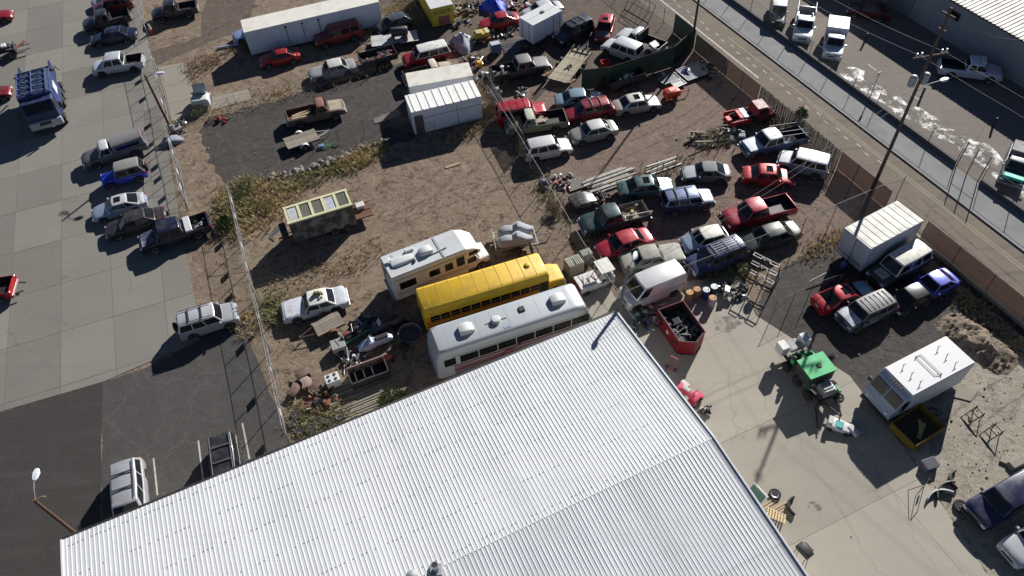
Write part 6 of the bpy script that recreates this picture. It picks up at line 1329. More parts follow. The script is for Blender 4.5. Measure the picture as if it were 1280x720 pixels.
for i, (x, y, w_, h) in enumerate(((717, 338, 1.25, 1.1), (732, 325, .85, .9))):
    o = thing('condenser_unit', ['large tan condenser unit with slatted top beside the utility cart', 'small grey condenser unit behind the tan one'][i], 'condenser', G(x, y), R(22)); mm_ = [M((.40, .34, .25), .7, .1, .4), M((.34, .36, .35), .6, .2, .4)][i]
    MB().box((0, 0, h/2), (w_, w_*.8, h)).build('casing', mm_, o, bevel=.03)
    for k in range(8): MB().box((-w_*.42+k*w_*.12, 0, h+.02), (w_*.05, w_*.7, .04)).build('slat', M((.5, .52, .45), .6, .1, .3), o)
# ---- snowmobiles, motorcycles, mower deck, frames in the junk yard
def sled(label, px, az, colr, name='snowmobile', cat='snowmobile'):
    o = thing(name, label, cat, G(*px), az, 'machines in the junk yard'); mb = MB()
    mb.loft([rring(-1.3, .22, .25, .5, .08), rring(-.9, .26, .2, .75, .1), rring(-.1, .25, .2, .72, .1), rring(.2, .36, .2, .85, .15), rring(.7, .42, .2, .7, .18), rring(1.25, .25, .25, .42, .1)]).build('body', colr, o, smooth=40)
    MB().box((-.55, 0, .8), (.95, .36, .14)).build('seat', BLACK, o, bevel=.05); MB().box((.35, 0, .95), (.06, .5, .32), rot=Matrix.Rotation(R(-40), 3, 'Y')).build('windscreen', M((.4, .42, .45), .15, 0, .2), o); MB().tube((.1, -.38, 1.0), (.1, .38, 1.0), .02).build('handlebar', DARKM, o); MB().box((-.7, 0, .12), (1.3, .38, .24)).build('track', BLACK, o, bevel=.05)
    for s_ in (1, -1): MB().box((.9, s_*.45, .06), (1.1, .12, .05)).build('ski', STEEL, o); MB().tube((.8, s_*.25, .35), (.85, s_*.45, .08), .025).build('strut', DARKM, o)
    return o
sled('pale blue snowmobile beside the coach nose', (470, 432), R(200), M((.38, .45, .58), .4, .05, .4)); sled('black and grey snowmobile behind the pale blue one', (482, 410), R(205), M((.06, .06, .08), .4, .1, .6, (.4, .4, .45)))
def moto(label, px, az, colr):
    o = thing('motorcycle', label, 'motorcycle', G(*px), az, 'machines in the junk yard')
    for x in (-.7, .7): wheel(o, x, .001, .31, .12)
    MB().path([(-.7, 0, .31), (-.2, 0, .45), (.3, 0, .55), (.55, 0, .95), (.7, 0, .31)], .035).build('frame', DARKM, o); mb = MB(); mb.loft([rring(-.1, .12, .72, .95, .06), rring(.15, .17, .7, 1.0, .08), rring(.42, .1, .75, .95, .05)]).build('tank', colr, o, smooth=40); MB().box((-.4, 0, .82), (.6, .24, .1)).build('seat', BLACK, o, bevel=.03); MB().box((.05, 0, .45), (.4, .3, .35)).build('engine', STEEL, o, bevel=.05); MB().tube((.5, -.35, 1.05), (.5, .35, 1.05), .018).build('handlebar', STEEL, o); MB().tube((0, .1, 0), (.0, .1, .4), .02).build('stand', DARKM, o)
    return o
moto('black motorcycle in the shadow of the camper', (452, 418), R(195), M((.04, .04, .05), .4, .2, .3)); moto('stripped motorcycle with white wheel in the junk yard', (438, 425), R(215), M((.2, .05, .05), .4, .1, .3))
tt = thing('tool_trailer', 'small grey box trailer on a green bar beside the snowmobiles', 'trailer', G(425, 437), R(20)); MB().box((0, 0, .5), (1.0, .9, .5)).build('box', M((.3, .3, .3), .7, .1, .4), tt, bevel=.03); MB().tube((.5, 0, .45), (2.6, .5, .5), .04).build('drawbar', M((.03, .4, .2), .5, 0, .3), tt); MB().tube((2.55, .5, 0), (2.55, .5, .55), .03).build('jack', STEEL, tt)
for s_ in (1, -1): wheel(tt, 0, s_*.55, .24, .15)
kd = thing('kiddie_pool', 'round dark tub with pale rim beside the coach', 'tub', G(513, 420)); MB().lathe([(.02, .02), (.75, .02), (.8, .35), (.86, .36), (.83, .4), (.78, .38), (.74, .06), (.02, .05)], n=22).build('tub', M((.07, .065, .09), .6, 0, .3), kd, smooth=30); MB().path([(.83*math.cos(k*.4), .83*math.sin(k*.4), .42) for k in range(9)], .025).build('rim', M((.4, .4, .5), .5, 0, .2), kd)
wf2 = thing('truck_bed_frame', 'rusty open steel frame box with pinkish rim in the junk yard', 'frame', G(462, 470), R(20)); PKM = M((.30, .20, .18), .7, .1, .4)
for y in (-.7, .7): MB().box((0, y, .45), (2.6, .08, .7)).build('side', PKM if y > 0 else DARKM, wf2)
for x in (-1.3, 1.3): MB().box((x, 0, .45), (.08, 1.3, .7)).build('end', DARKM, wf2)
MB().box((0, 0, .08), (2.5, 1.3, .1)).build('floor', BLACK, wf2)
for k in range(4): MB().box((-.9+k*.6, 0, .5), (.08, 1.3, .08)).build('cross_bar', DARKM, wf2)
sv2 = thing('cook_stove', 'white stove top with dark burners on rusty scrap', 'stove', G(418, 480), R(22)); MB().box((0, 0, .4), (.95, .75, .8)).build('casing', WHITEP, sv2, bevel=.03)
for x, y in ((-.22, -.18), (.22, -.18), (-.22, .18), (.22, .18)): MB().lathe([(.02, .8), (.11, .8), (.11, .83)], c=(x, y, 0), n=10).build('burner', BLACK, sv2)
# rusty curved fenders
for i, (x, y, a) in enumerate(((368, 492, 60), (384, 482, 110), (396, 488, 140), (377, 470, 20))):
    o = thing('rusty_fender', ['brown curled truck fender nearest the long chain-link fence', 'pinkish curled truck fender on the rusty heap', 'brown curled truck fender beside the stove', 'upright rusty panel at the back of the fender heap'][i], 'fender', G(x, y), R(a), 'rusty fenders')
    FB = M((.125, .08, .065), .8, .1, .6, (.05, .035, .03), scale=3); mm_ = [FB, M((.30, .215, .19), .7, 0, .5, (.14, .09, .07)), FB, FB][i]; rr = []
    for k in range(9):
        t_ = R(8+k*14); rr.append([(.75*math.cos(t_), yy*.8+.12*math.sin(3*t_), max(.0, .05+.42*math.sin(t_)+(0 if abs(yy) < .3 else -.05))) for yy in (-.38, -.1, .2, .42)])
    mb = MB(); mb.loft(rr, caps=False, closed=False); mb.build('skin', mm_, o, smooth=60); MB().path([(.75*math.cos(R(8+k*14)), .336+.12*math.sin(3*R(8+k*14)), max(0, .0+.42*math.sin(R(8+k*14)))) for k in range(9)], .03).build('lip', mm_, o)
heap('scrap_heap', 'reddish brown heap of pipes and rods beside the fenders', (404, 497), 1.2, .8, .4, 14, [RUST, M((.3, .08, .08), .7, 0, .4), DARKM], 61, (.2, .6), tubes=7)
heap('scrap_heap', 'dim heap of parts beside the mower frame in the coach shadow', (440, 448), 1.3, .7, .4, 14, [BLACK, DARKM, STEEL], 62, (.2, .6), tubes=3)
heap('scrap_heap', 'small heap of black parts behind the snowmobiles', (500, 440), .8, .8, .4, 10, [BLACK, DARKM], 63, (.2, .6))
lumber('lumber_stack', 'grey weathered lumber spread behind the workshop eave', (452, 492), R(21), 16, 4.2, WOODG, sp=.19, jit=.05)
lumber('lumber_stack', 'short rotten boards under the green bush', (425, 505), R(26), 8, 2.2, M((.16, .13, .09), .9, 0, .5, bump=.3), sp=.17)
rc = thing('red_canoe_end', 'orange-red plastic hull end beside the rusty frame', 'hull', G(479, 451), R(20)); mb = MB(); mb.loft([rring(-.6, .06, .1, .3, .03), rring(-.2, .2, .02, .4, .08), rring(.4, .2, .02, .36, .08), rring(.7, .08, .1, .28, .03)]).build('hull', M((.55, .10, .04), .5, 0, .3), rc, smooth=40)
mb = MB()
for i, (x, y) in enumerate(((366, 533), (374, 541), (389, 539), (398, 530), (412, 530), (425, 524), (371, 522))):
    tyre(['worn tyre in the weeds nearest the fence end', 'worn tyre under the eave below the fence end', 'worn tyre flat under the workshop eave', 'worn tyre behind the eave left of the pale wheel', 'tyre leaning by the pale wheel', 'pale wheel at the eave by the green bush', 'upper worn tyre beside the long fence'][i], (x, y-2), .36, rim=(i == 5))
# ---- left machines: tractor, tarp, old cab
tr = thing('tractor', 'small black tractor with fork attachment at the left edge', 'tractor', G(6, 72), R(25)); MB().box((0, 0, .9), (2.2, .8, .6)).build('body', DARKM, tr, bevel=.08); MB().box((-.6, 0, 1.35), (.6, .6, .2)).build('seat', BLACK, tr, bevel=.05)
for x, r_ in ((-.8, .6), (.9, .4)):
    for s_ in (1, -1): wheel(tr, x, s_*.75, r_, .3)
for s_ in (.5, -.5): MB().box((2.0, s_, .5), (1.6, .12, .12)).build('fork', STEEL, tr); MB().tube((.6, s_, 1.0), (1.6, s_, .8), .07).build('loader_arm', STEEL, tr)
MB().box((1.35, 0, .7), (.1, 1.6, .7)).build('fork_carriage', DARKM, tr); MB().box((1.9, .3, .72), (1.4, .3, .1), rz=.8).build('board', M((.18, .07, .04), .8, 0, .4), tr); MB().box((1.5, .6, .75), (1.2, .2, .08), rz=1.0).build('board', WOODG, tr); MB().box((.5, 0, 1.25), (.5, .7, .2)).build('hood', WHITEP, tr, bevel=.05)
oc = thing('truck_cab', 'old white truck cab shell with open hood in the weeds', 'cab', G(254, 131), R(100)); mb = MB(); mb.loft([rring(-.8, .8, .3, 1.1, .2), rring(-.2, .85, .25, 1.15, .2), rring(.3, .8, .25, 1.0, .2), rring(.9, .6, .3, .85, .2)]).build('body', M((.58, .6, .6), .5, 0, .5), oc, smooth=40); MB().box((.15, 0, 1.25), (.06, 1.3, .7), rot=Matrix.Rotation(R(-35), 3, 'Y')).build('windshield', M((.35, .4, .42), .2, 0, .3), oc)
for s_ in (1, -1):
    wheel(oc, .5, s_*.75, .32, .2, True); mb = MB(); mb.loft([[(.5+.45*math.cos(R(k*30)), s_*yy, .35+.42*math.sin(R(k*30))) for yy in (.6, .95)] for k in range(7)], caps=False, closed=False).build('fender', WHITEP, oc, smooth=60)
MB().box((1.0, 0, 1.15), (1.0, 1.2, .06), rot=Matrix.Rotation(R(-50), 3, 'Y')).build('hood', M((.35, .4, .42), .35, .1, .4), oc)
heap('scrap_heap', 'dark machine heap at the foot of the brown light pole', (226, 160), .9, .9, .9, 16, METS, 71, (.2, .7), tubes=5)
heap('scrap_heap', 'black scraps on the gravel edge below the white cab shell', (272, 152), 1.0, .5, .25, 9, [BLACK, DARKM, M((.4, .03, .03), .5, 0, .2)], 72, (.15, .5), tubes=2)
tp_ = thing('tarp_roll', 'grey-blue tarp bundle against the left fence', 'tarp', G(216, 178), R(10)); mb = MB(); rnd = random.Random(4); mb.loft([[(x, p[1]+rnd.uniform(-.05, .05), p[2]+rnd.uniform(-.04, .04)) for p in rring(x, w_, 0, h, .15, .05)] for x, w_, h in ((-1, .1, .15), (-.7, .4, .45), (-.1, .5, .55), (.5, .45, .5), (1, .15, .2))]).build('cloth', M((.2, .23, .29), .8, 0, .3), tp_, smooth=60)
pp = tag(MB().tube((-1.1, 0, .12), (1.1, 0, .12), .12, .12, 10).build('pipe', M((.45, .5, .62), .5, .1, .3)), 'pale blue pipe lying before the storage trailer', 'pipe'); pp.location = G(285, 59); pp.rotation_euler = (0, 0, R(14))
bk = thing('bicycle', 'green and blue bicycle lying on the dark gravel', 'bicycle', G(412, 184), R(15))
for x in (-.5, .5): q = MB().lathe([(.30, -.02), (.33, 0), (.30, .02)], n=18).build('wheel', RUBBER, bk); q.location = (x, 0, .06)
MB().path([(-.5, 0, .1), (-.1, .25, .12), (.35, .25, .12), (.5, 0, .1)], .025).path([(-.1, .25, .12), (0, -.05, .12), (.35, .25, .12)], .025).build('frame', M((.03, .4, .12), .5, 0, .2), bk); MB().tube((.4, .15, .14), (.75, .4, .2), .02).build('handlebar', M((.05, .45, .15), .5, 0, .2), bk); MB().box((-.7, .2, .15), (.5, .4, .3)).build('bag', M((.1, .25, .4), .7, 0, .3), bk, bevel=.08)
# ---- upper-middle clutter
TARP = M((.30, .32, .36), .7, 0, .6, (.6, .6, .62), scale=2.2, bump=.5)
def tarp(name, label, px, rx, ry, h, m, seed, cat='tarp'):
    rnd = random.Random(seed); o = thing(name, label, cat, G(*px), rnd.uniform(0, 3)); n, k_ = 18, 6; vs_ = [(0, 0, h)]; fs = []
    for j in range(1, k_+1):
        for i in range(n):
            a = 2*math.pi*i/n; q = j/k_; s_ = 1+.18*math.sin(3*a+seed)+rnd.uniform(-.08, .08); vs_.append((rx*q*s_*math.cos(a), ry*q*s_*math.sin(a), max(.0, h*(1-q**1.7)*rnd.uniform(.75, 1.12)) if j < k_ else 0))
    fs += [(0, 1+i, 1+(i+1) % n) for i in range(n)] + [(1+(j-1)*n+i, 1+j*n+i, 1+j*n+(i+1) % n, 1+(j-1)*n+(i+1) % n) for j in range(1, k_) for i in range(n)]
    MB().add(vs_, fs).build('cloth', m, o, smooth=45); return o
tarp('tarp_heap', 'grey and white tarp over a heap beside the yellow machine', (578, 56), 1.6, 1.2, 1.3, TARP, 5); tarp('tarp_heap', 'bright blue tarp over a heap at the top', (618, 10), 1.7, 1.3, 1.1, M(S(20, 70, 215), .5, 0, .3, (.02, .05, .2), scale=2, bump=.4), 6)
tarp('tarp_heap', 'dark blue plastic sheet beside the street fence corner', (858, 92), 1.1, .8, .5, M((.04, .06, .16), .4, 0, .4, bump=.4), 9)
ym = thing('yellow_mower', 'yellow machine among the parts behind the grey pickup', 'machine', G(602, 50), R(15)); YM = M(S(190, 165, 50), .5, 0, .4); MB().box((0, 0, .7), (1.5, 1.0, .5)).build('body', YM, ym, bevel=.06); MB().box((-.3, 0, 1.0), (.6, .8, .15)).build('seat', M((.4, .36, .15), .6, 0, .4), ym, bevel=.04); MB().box((.6, 0, .95), (.4, .9, .12)).build('cover', M((.6, .52, .25), .6, 0, .4), ym); MB().box((.2, -.7, .45), (1.3, .3, .2)).build('deck', RUST, ym)
for x in (-.5, .5):
    for s_ in (1, -1): wheel(ym, x, s_*.55, .28, .2, True)
bb = thing('tool_chest', 'blue wheeled tool chest with pale top behind the grey pickup', 'chest', G(620, 66), R(15)); MB().box((0, 0, .65), (1.0, .7, .9)).build('casing', M((.10, .14, .24), .5, .1, .3), bb, bevel=.03); MB().box((-.05, 0, 1.12), (.9, .65, .05)).build('top', M((.5, .55, .62), .4, .1, .3), bb)
for x in (-.35, .35):
    for s_ in (1, -1): wheel(bb, x, s_*.3, .14, .08, True)
lumber('solar_panel_stack', 'dark ribbed sheets stacked behind the grey pickup', (642, 58), R(18), 7, 2.6, M((.05, .055, .07), .4, .2, .3), sp=.3, w_=.26, cat='panel stack', part='panel', jit=.02)
yk = thing('yellow_bucket', 'yellow bucket among scrap at the end of the storage box', 'bucket', G(600, 83)); MB().lathe([(.2, 0), (.27, .55), (.29, .56), (.27, .6), (.02, .58)], n=14).build('pail', M(S(225, 160, 10), .5, 0, .2), yk, smooth=40); MB().path([(-.27, 0, .55), (-.2, 0, .75), (.2, 0, .75), (.27, 0, .55)], .012).build('handle', STEEL, yk)
heap('scrap_heap', 'brown heap of wood and metal at the storage box end', (592, 78), 1.3, .9, .7, 20, [RUST, WOODT, STEEL, DARKM], 81, (.2, .7), tubes=3)
heap('scrap_heap', 'pale metal heap beside the grey pickup tail', (600, 97), .9, .6, .5, 10, [STEEL, GALV, DARKM], 82, (.3, .8))
heap('scrap_heap', 'litter of mixed parts in front of the red sports car', (622, 42), 2.6, 1.0, .4, 46, METS+[WHITEP, WOODT], 83, (.12, .4))
heap('scrap_heap', 'row of reddish boxes behind the blue tarp at the top', (645, 6), 1.8, 1.0, .7, 22, [M((.4, .1, .08), .6, 0, .4), M((.5, .4, .3), .7, 0, .3), WHITEP, DARKM], 84, (.2, .7))
heap('scrap_heap', 'dark crowded parts left of the blue tarp', (585, 12), 2.2, 1.4, .8, 44, METS+[M((.4, .4, .42), .6, 0, .3)], 85, (.2, .6))
heap('scrap_heap', 'dark parts behind the red sport utility by the fence', (622, 118), .7, .6, .9, 10, [BLACK, DARKM, WHITEP], 86, (.2, .6), tubes=2)
heap('scrap_heap', 'round grey engine parts heap behind the red sport utility', (651, 116), .8, .6, .6, 14, [STEEL, GALV, DARKM], 87, (.2, .5))
rx_ = thing('red_bin', 'small red open bin beside the green fence', 'bin', G(756, 83), R(15)); 
for x, y, dx, dy in ((0, .3, .8, .04), (0, -.3, .8, .04), (.38, 0, .04, .56), (-.38, 0, .04, .56)): MB().box((x, y, .3), (dx, dy, .6)).build('side', M((.5, .02, .015), .5, 0, .2), rx_)
MB().box((0, 0, .04), (.76, .56, .06)).build('floor', M((.2, .01, .01), .6, 0, .3), rx_)
ld = thing('ladder', 'dark ladder lying on the yard dirt near the red sport utility', 'ladder', G(674, 117), R(55))
for s_ in (.2, -.2): MB().box((0, s_, .06), (2.0, .06, .06)).build('rail', DARKM, ld)
for k in range(7): MB().tube((-.9+k*.3, -.2, .06), (-.9+k*.3, .2, .06), .02).build('rung', DARKM, ld)
# orange compressor trailer
oc2 = thing('compressor', 'orange tow-behind compressor beside the pale gold sedan', 'compressor', G(839, 124), R(20)); ORG = M(S(205, 60, 30), .5, 0, .3)
mb = MB(); mb.loft([rring(-.75, .42, .45, .95, .1), rring(-.5, .5, .4, 1.1, .15), rring(.4, .5, .4, 1.1, .15), rring(.7, .42, .45, .95, .1)]).build('housing', ORG, oc2, smooth=40); MB().tube((.7, 0, .45), (1.9, 0, .45), .05).build('tongue', ORG, oc2); MB().tube((1.8, 0, 0), (1.8, 0, .6), .03).build('jack', DARKM, oc2); MB().box((0, 0, 1.12), (.7, .5, .05)).build('lid', M(S(230, 150, 130), .5, 0, .3), oc2)
for s_ in (1, -1): wheel(oc2, -.05, s_*.65, .3, .18); MB().box((-.05, s_*.65, .66), (.75, .24, .04)).build('fender', ORG, oc2)
# metal frames leaning at the green fence
for i, (x, y, a, w_, d_, m_) in enumerate(((836, 101, 25, 1.9, 1.1, GALV), (848, 107, 28, 1.2, .8, M((.5, .52, .52), .5, .2, .3)), (866, 92, 24, 2.6, 2.0, M((.3, .31, .34), .6, .2, .3)))):
    o = thing('window_screen', ['bright metal window frame lying by the green fence', 'pale panel lying before the window frame', 'large dark screen frame lying at the fence corner'][i], 'frame', G(x, y), R(a), 'frames at the green fence'); zz = .12
    for s_ in (1, -1): MB().box((0, s_*d_/2, zz+.15), (w_, .08, .06)).build('frame_bar', m_, o); MB().box((s_*w_/2, 0, zz+.15), (.08, d_-.08, .06)).build('frame_end', m_, o)
    MB().box((0, 0, zz+.12), (w_-.1, d_-.1, .02)).build('panel', M((.07, .09, .13), .35, 0, .4) if i != 1 else GALV, o); MB().box((0, 0, zz/2+.05), (w_*.8, d_*.8, zz)).build('support', DARKM, o)
heap('scrap_heap', 'dark parts at the foot of the black street fence', (884, 88), .8, 1.6, .5, 18, METS, 91, (.15, .5), tubes=3)
heap('scrap_heap', 'dark litter along the green fence', (815, 98), 2.0, .5, .4, 18, [BLACK, DARKM, STEEL], 92, (.2, .6))
# stripped red pickup
rp_ = thing('stripped_pickup', 'stripped red pickup with parts heaped in its engine bay', 'pickup', *(lambda q: (q[0], q[1]))(at((906, 152), (965, 138), .6))); RD_ = M(S(170, 24, 36), .45, .1, .5, (.06, .02, .02))
MB().box((0, 0, .55), (4.6, .9, .16)).build('chassis', DARKM, rp_); mb = MB(); mb.loft([rring(-2.2, .85, .4, .95, .1), rring(-.5, .88, .4, .95, .1)]).build('bed', M((.10, .015, .02), .6, .1, .5), rp_); mb = MB(); mb.loft([rring(-1.55, .82, .96, 1.2, .08), rring(-1.4, .8, .96, 1.6, .14), rring(-.45, .76, .96, 1.6, .14), rring(-.2, .78, .96, 1.1, .08)]).build('cab', RD_, rp_, smooth=40); MB().box((-.9, 0, 1.66), (1.0, 1.3, .06)).build('cab_roof', M((.40, .25, .23), .5, 0, .5), rp_, bevel=.02)
for s_ in (1, -1): MB().box((1.1, s_*.8, .75), (1.9, .12, .5)).build('fender', RD_, rp_, bevel=.04); MB().box((-.9, s_*.80, 1.33), (.8, .04, .4)).build('side_window', GLASS, rp_)
MB().box((.55, 0, .95), (.5, 1.3, .35)).build('radiator', M((.45, .48, .52), .5, .4, .4), rp_, bevel=.03); MB().box((1.0, 0, .95), (.35, 1.2, .3)).build('engine_cover', RD_, rp_, bevel=.05); MB().box((2.1, .1, .8), (.45, .7, .4)).build('loose_part', RD_, rp_, bevel=.05)
for x in (-1.5, 1.4):
    for s_ in (1, -1): wheel(rp_, x, s_*.78, .36, .2, True)
for s_ in (.4, -.7): MB().tube((-2.6, s_, 1.5), (1.8, s_+.3, .9), .035).build('pipe', GALV, rp_)
# white pipes stacked by the rusty fence
pp = thing('pipe_stack', 'stack of long white pipes and posts beside the rusty wire fence', 'pipe stack', G(764, 226), R(21))
for k in range(9): MB().tube((-2.2+random.uniform(-.4, .4), -.9+k*.22, .10+.10*(k % 2)), (2.0+random.uniform(-.6, .6), -.9+k*.22+random.uniform(-.1, .1), .10+.10*(k % 2)), .08, .08, 8).build('pipe', M((.62, .60, .54), .5, 0, .4, var=.1), pp)
for x in (-1.5, 1.2): MB().box((x, 0, .03), (.12, 2.2, .06)).build('bearer', WOODG, pp)
pp = thing('pipe_stack', 'shorter pale rails lying right of the long white pipes', 'pipe stack', G(828, 208), R(22))
for k in range(5): MB().box((random.uniform(-.3, .3), -.5+k*.24, .08+.05*(k % 2)), (3.0, .12, .08), rz=random.uniform(-.06, .06)).build('rail', [M((.5, .5, .48), .5, .1, .4), WOODG][k % 2], pp)
heap('scrap_heap', 'mixed junk at the left end of the white pipes', (706, 228), 1.3, .9, .5, 22, [DARKM, WHITEP, STEEL, M((.5, .12, .15), .6, 0, .3), M((.2, .25, .4), .6, 0, .3)], 94, (.15, .5))
ps = thing('sheet_panel', 'grey flat sheet lying between junk and pipes', 'panel', G(720, 231), R(20)); MB().box((0, 0, .12), (1.7, 1.3, .04)).build('sheet', M((.17, .155, .135), .8, .1, .5), ps); MB().box((0, 0, .05), (1.4, 1.0, .1)).build('support', WOODG, ps)
eh = thing('stripped_engine_car', 'black stripped car front with shiny cowl by the middle fence', 'wreck', G(729, 256), R(20)); mb = MB(); mb.loft([rring(-1.0, .7, .2, .7, .15), rring(-.4, .8, .2, .85, .2), rring(.4, .78, .2, .8, .2), rring(1.0, .6, .25, .55, .15)]).build('shell', M((.05, .05, .05), .25, .3, .6, (.35, .35, .35), scale=2), eh, smooth=40)
for x in (-.7, .7):
    for s_ in (1, -1): wheel(eh, x, s_*.78, .3, .2, True)
for k in range(8): MB().tube((1.1+k*.12, -.5+random.random(), .2), (1.2+k*.1, .5*random.random(), .6), .05).build('loose_part', random.choice([BLACK, DARKM, STEEL]), eh)
heap('scrap_heap', 'black parts between the stripped shell and the teal sedan', (752, 250), .9, .5, .5, 14, [BLACK, DARKM, STEEL], 95, (.15, .5))
heap('grey_tarp_bundle', 'blue-grey bundle at the middle fence by the junk', (682, 232), .5, .7, .6, 8, [M((.15, .18, .24), .7, 0, .3), DARKM], 96, (.3, .6), cat='bundle')
# spare car battery and door leaning
bd = thing('plank', 'pale plank lying alone on the dirt left of the middle fence', 'plank', G(566, 207), R(20)); MB().box((0, 0, .04), (1.4, .3, .05)).build('board', WOODT, bd); MB().box((.4, 0, .008), (.1, .25, .016)).build('batten', WOODG, bd)
# ---- gate frame at top street corner
gf = thing('leaning_gate', 'dark screened gate panel leaning near the top edge by the street', 'gate', G(795, 20), R(-55)); 
for s_ in (1, -1): MB().tube((s_*1.8, 0, 0), (s_*1.8, .9, 1.6), .035).build('gate_post', DARKM, gf)
for f in (0, .5, 1): MB().tube((-1.8, .9*f, 1.6*f+.04), (1.8, .9*f, 1.6*f+.04), .03).build('gate_rail', DARKM, gf)
for k in range(4): MB().tube((-1.1+k*.72, 0, .05), (-1.1+k*.72, .9, 1.6), .018).build('gate_bar', DARKM, gf)

# ------------------------------------------------------------------ rocks along the gravel edge
rkm = []
for k in range(5):
    rnd = random.Random(k); bm = bmesh.new(); bmesh.ops.create_icosphere(bm, subdivisions=1, radius=.3)
    for v in bm.verts: v.co = Vector((v.co.x*rnd.uniform(.8, 1.3), v.co.y*rnd.uniform(.7, 1.1), v.co.z*rnd.uniform(.6, 1)))
    me = bpy.data.meshes.new('rock'); bm.to_mesh(me); bm.free(); me.materials.append(M((.24, .22, .20), .9, 0, .6, (.10, .09, .08), scale=3, bump=.4, var=.35)); rkm.append(me)
def rock_row(a, b, n, label, group):
    A, B = G(*a), G(*b)
    for k in range(n):
        p = A.lerp(B, (k+random.random())/n); p += Vector((random.uniform(-.3, .3), random.uniform(-.35, .35), .08))
        o = link('rock', rkm[k % 5], None, p, random.uniform(0, 6), random.uniform(.6, 1.25)); tag(o, label, 'rock', group)
rock_row((342, 224), (408, 203), 22, 'grey rock in the row along the lower edge of the dark gravel', 'rocks edging the gravel'); rock_row((408, 203), (484, 177), 14, 'rock in the weedy row leading to the white shed', 'rocks by the shed'); 
# dirt berm by the step van
bm_ = thing('dirt_mound', 'rough brown dirt mound between the step van and the brown fence', 'mound', G(1222, 428), R(-58)); mb = MB(); nx, ny = 36, 14; rnd = random.Random(8); vs_ = []
for i in range(nx+1):
    for j in range(ny+1):
        x, y = (i/nx-.5)*5.6, (j/ny-.5)*2.8; q = max(0, 1-(x/2.8)**2)*max(0, 1-(y/1.4)**2); vs_.append((x, y, -.03+q*.6*(1+.35*math.sin(x*2.1)*math.cos(y*3))+(rnd.uniform(-.16, .16)*min(1, q*4) if q > .02 else 0)))
mb.add(vs_, [(i*(ny+1)+j, (i+1)*(ny+1)+j, (i+1)*(ny+1)+j+1, i*(ny+1)+j+1) for i in range(nx) for j in range(ny)]).build('earth', ground_mat('mound_earth', [(.20, .16, .12), (.13, .10, .08), (.26, .215, .165)], (.5, 2, 9), bump=1, scuff=(.7, .4)), bm_, smooth=60)
for k in range(9): o = link('stone', rkm[k % 5], bm_, (random.uniform(-2, 2), random.choice((-1, 1))*random.uniform(.8, 1.2), .12), random.uniform(0, 6), random.uniform(.3, .8))
cb = thing('concrete_chunk', 'broken concrete chunk on the sand above the dark blue van', 'rubble', G(1270, 580), R(20)); MB().box((0, 0, .15), (1.3, .6, .3), taper=.8).build('block', CONC_P, cb, bevel=.04); MB().box((-.5, .5, .08), (.5, .4, .16), rz=.6).build('fragment', CONC_P, cb)
for i, (x, y) in enumerate(((1205, 492), (1180, 470))):
    o = tag(MB().prism([G(x-16, y+4), G(x+8, y+10), G(x+18, y-4), G(x-4, y-8)], .0, .07).build('concrete_slab', CONC_P), ['loose concrete slab beside the step van tail', 'loose concrete slab partly under the step van'][i], 'slab', 'loose slabs')
# ------------------------------------------------------------------ vegetation
DRY = M((.52, .41, .22), .9, 0, .6, (.22, .17, .08), scale=1.5, world=True); DRY2 = M((.40, .31, .20), .9, 0, .5, (.26, .2, .13), scale=1.5, world=True); GRNV = M((.075, .10, .03), .8, 0, .5, (.15, .14, .06), scale=1.5, world=True); OLV = M((.26, .25, .12), .85, 0, .5, (.38, .31, .16), scale=1.5, world=True)
def in_poly(x, y, poly):
    c = False
    for i in range(len(poly)):
        (x1, y1), (x2, y2) = poly[i-1], poly[i]
        if (y1 > y) != (y2 > y) and x < (x2-x1)*(y-y1)/(y2-y1)+x1: c = not c
    return c
def weeds(name, px, n, h, m, seed, label=None, clump=.35):
    """dry tufts over an area: blades as thin bent triangles, thicker in clumps"""
    rnd = random.Random(seed); poly = [tuple(G(*p).xy) for p in px]; xs = [p[0] for p in poly]; ys = [p[1] for p in poly]; mb = MB(); k = 0
    cl = [(rnd.uniform(min(xs), max(xs)), rnd.uniform(min(ys), max(ys)), rnd.uniform(.4, 1.3)) for _ in range(60)]
    tries = 0
    while k < n and tries < n*40:
        tries += 1; x, y = rnd.uniform(min(xs), max(xs)), rnd.uniform(min(ys), max(ys))
        if not in_poly(x, y, poly): continue
        d = min(math.hypot(x-a, y-b)/r_ for a, b, r_ in cl)
        if d > 1 and rnd.random() > clump: continue
        x += rnd.gauss(0, .45); y += rnd.gauss(0, .45); k += 1; hh_ = h*rnd.uniform(.3, 1.0)*(1.15 if d < .6 else .55)
        for _ in range(rnd.randint(4, 7)):
            a = rnd.uniform(0, 6.283); s_ = rnd.uniform(.1, .75)*hh_; bx_, by_ = x+rnd.uniform(-.06, .06), y+rnd.uniform(-.06, .06); w_ = rnd.uniform(.008, .02); cx, cy = -math.sin(a)*w_, math.cos(a)*w_; tx, ty_ = bx_+math.cos(a)*s_, by_+math.sin(a)*s_
            mx, my, mz = bx_+math.cos(a)*s_*.4, by_+math.sin(a)*s_*.4, hh_*.65
            o_ = len(mb.v); mb.v += [(bx_-cx, by_-cy, 0), (bx_+cx, by_+cy, 0), (mx+cx*.8, my+cy*.8, mz), (mx-cx*.8, my-cy*.8, mz), (tx, ty_, hh_*rnd.uniform(.8, 1))]; mb.f += [(o_, o_+1, o_+2, o_+3), (o_+3, o_+2, o_+4)]
    o = mb.build(name, m, None, fix=False); o['kind'] = 'stuff'; return o
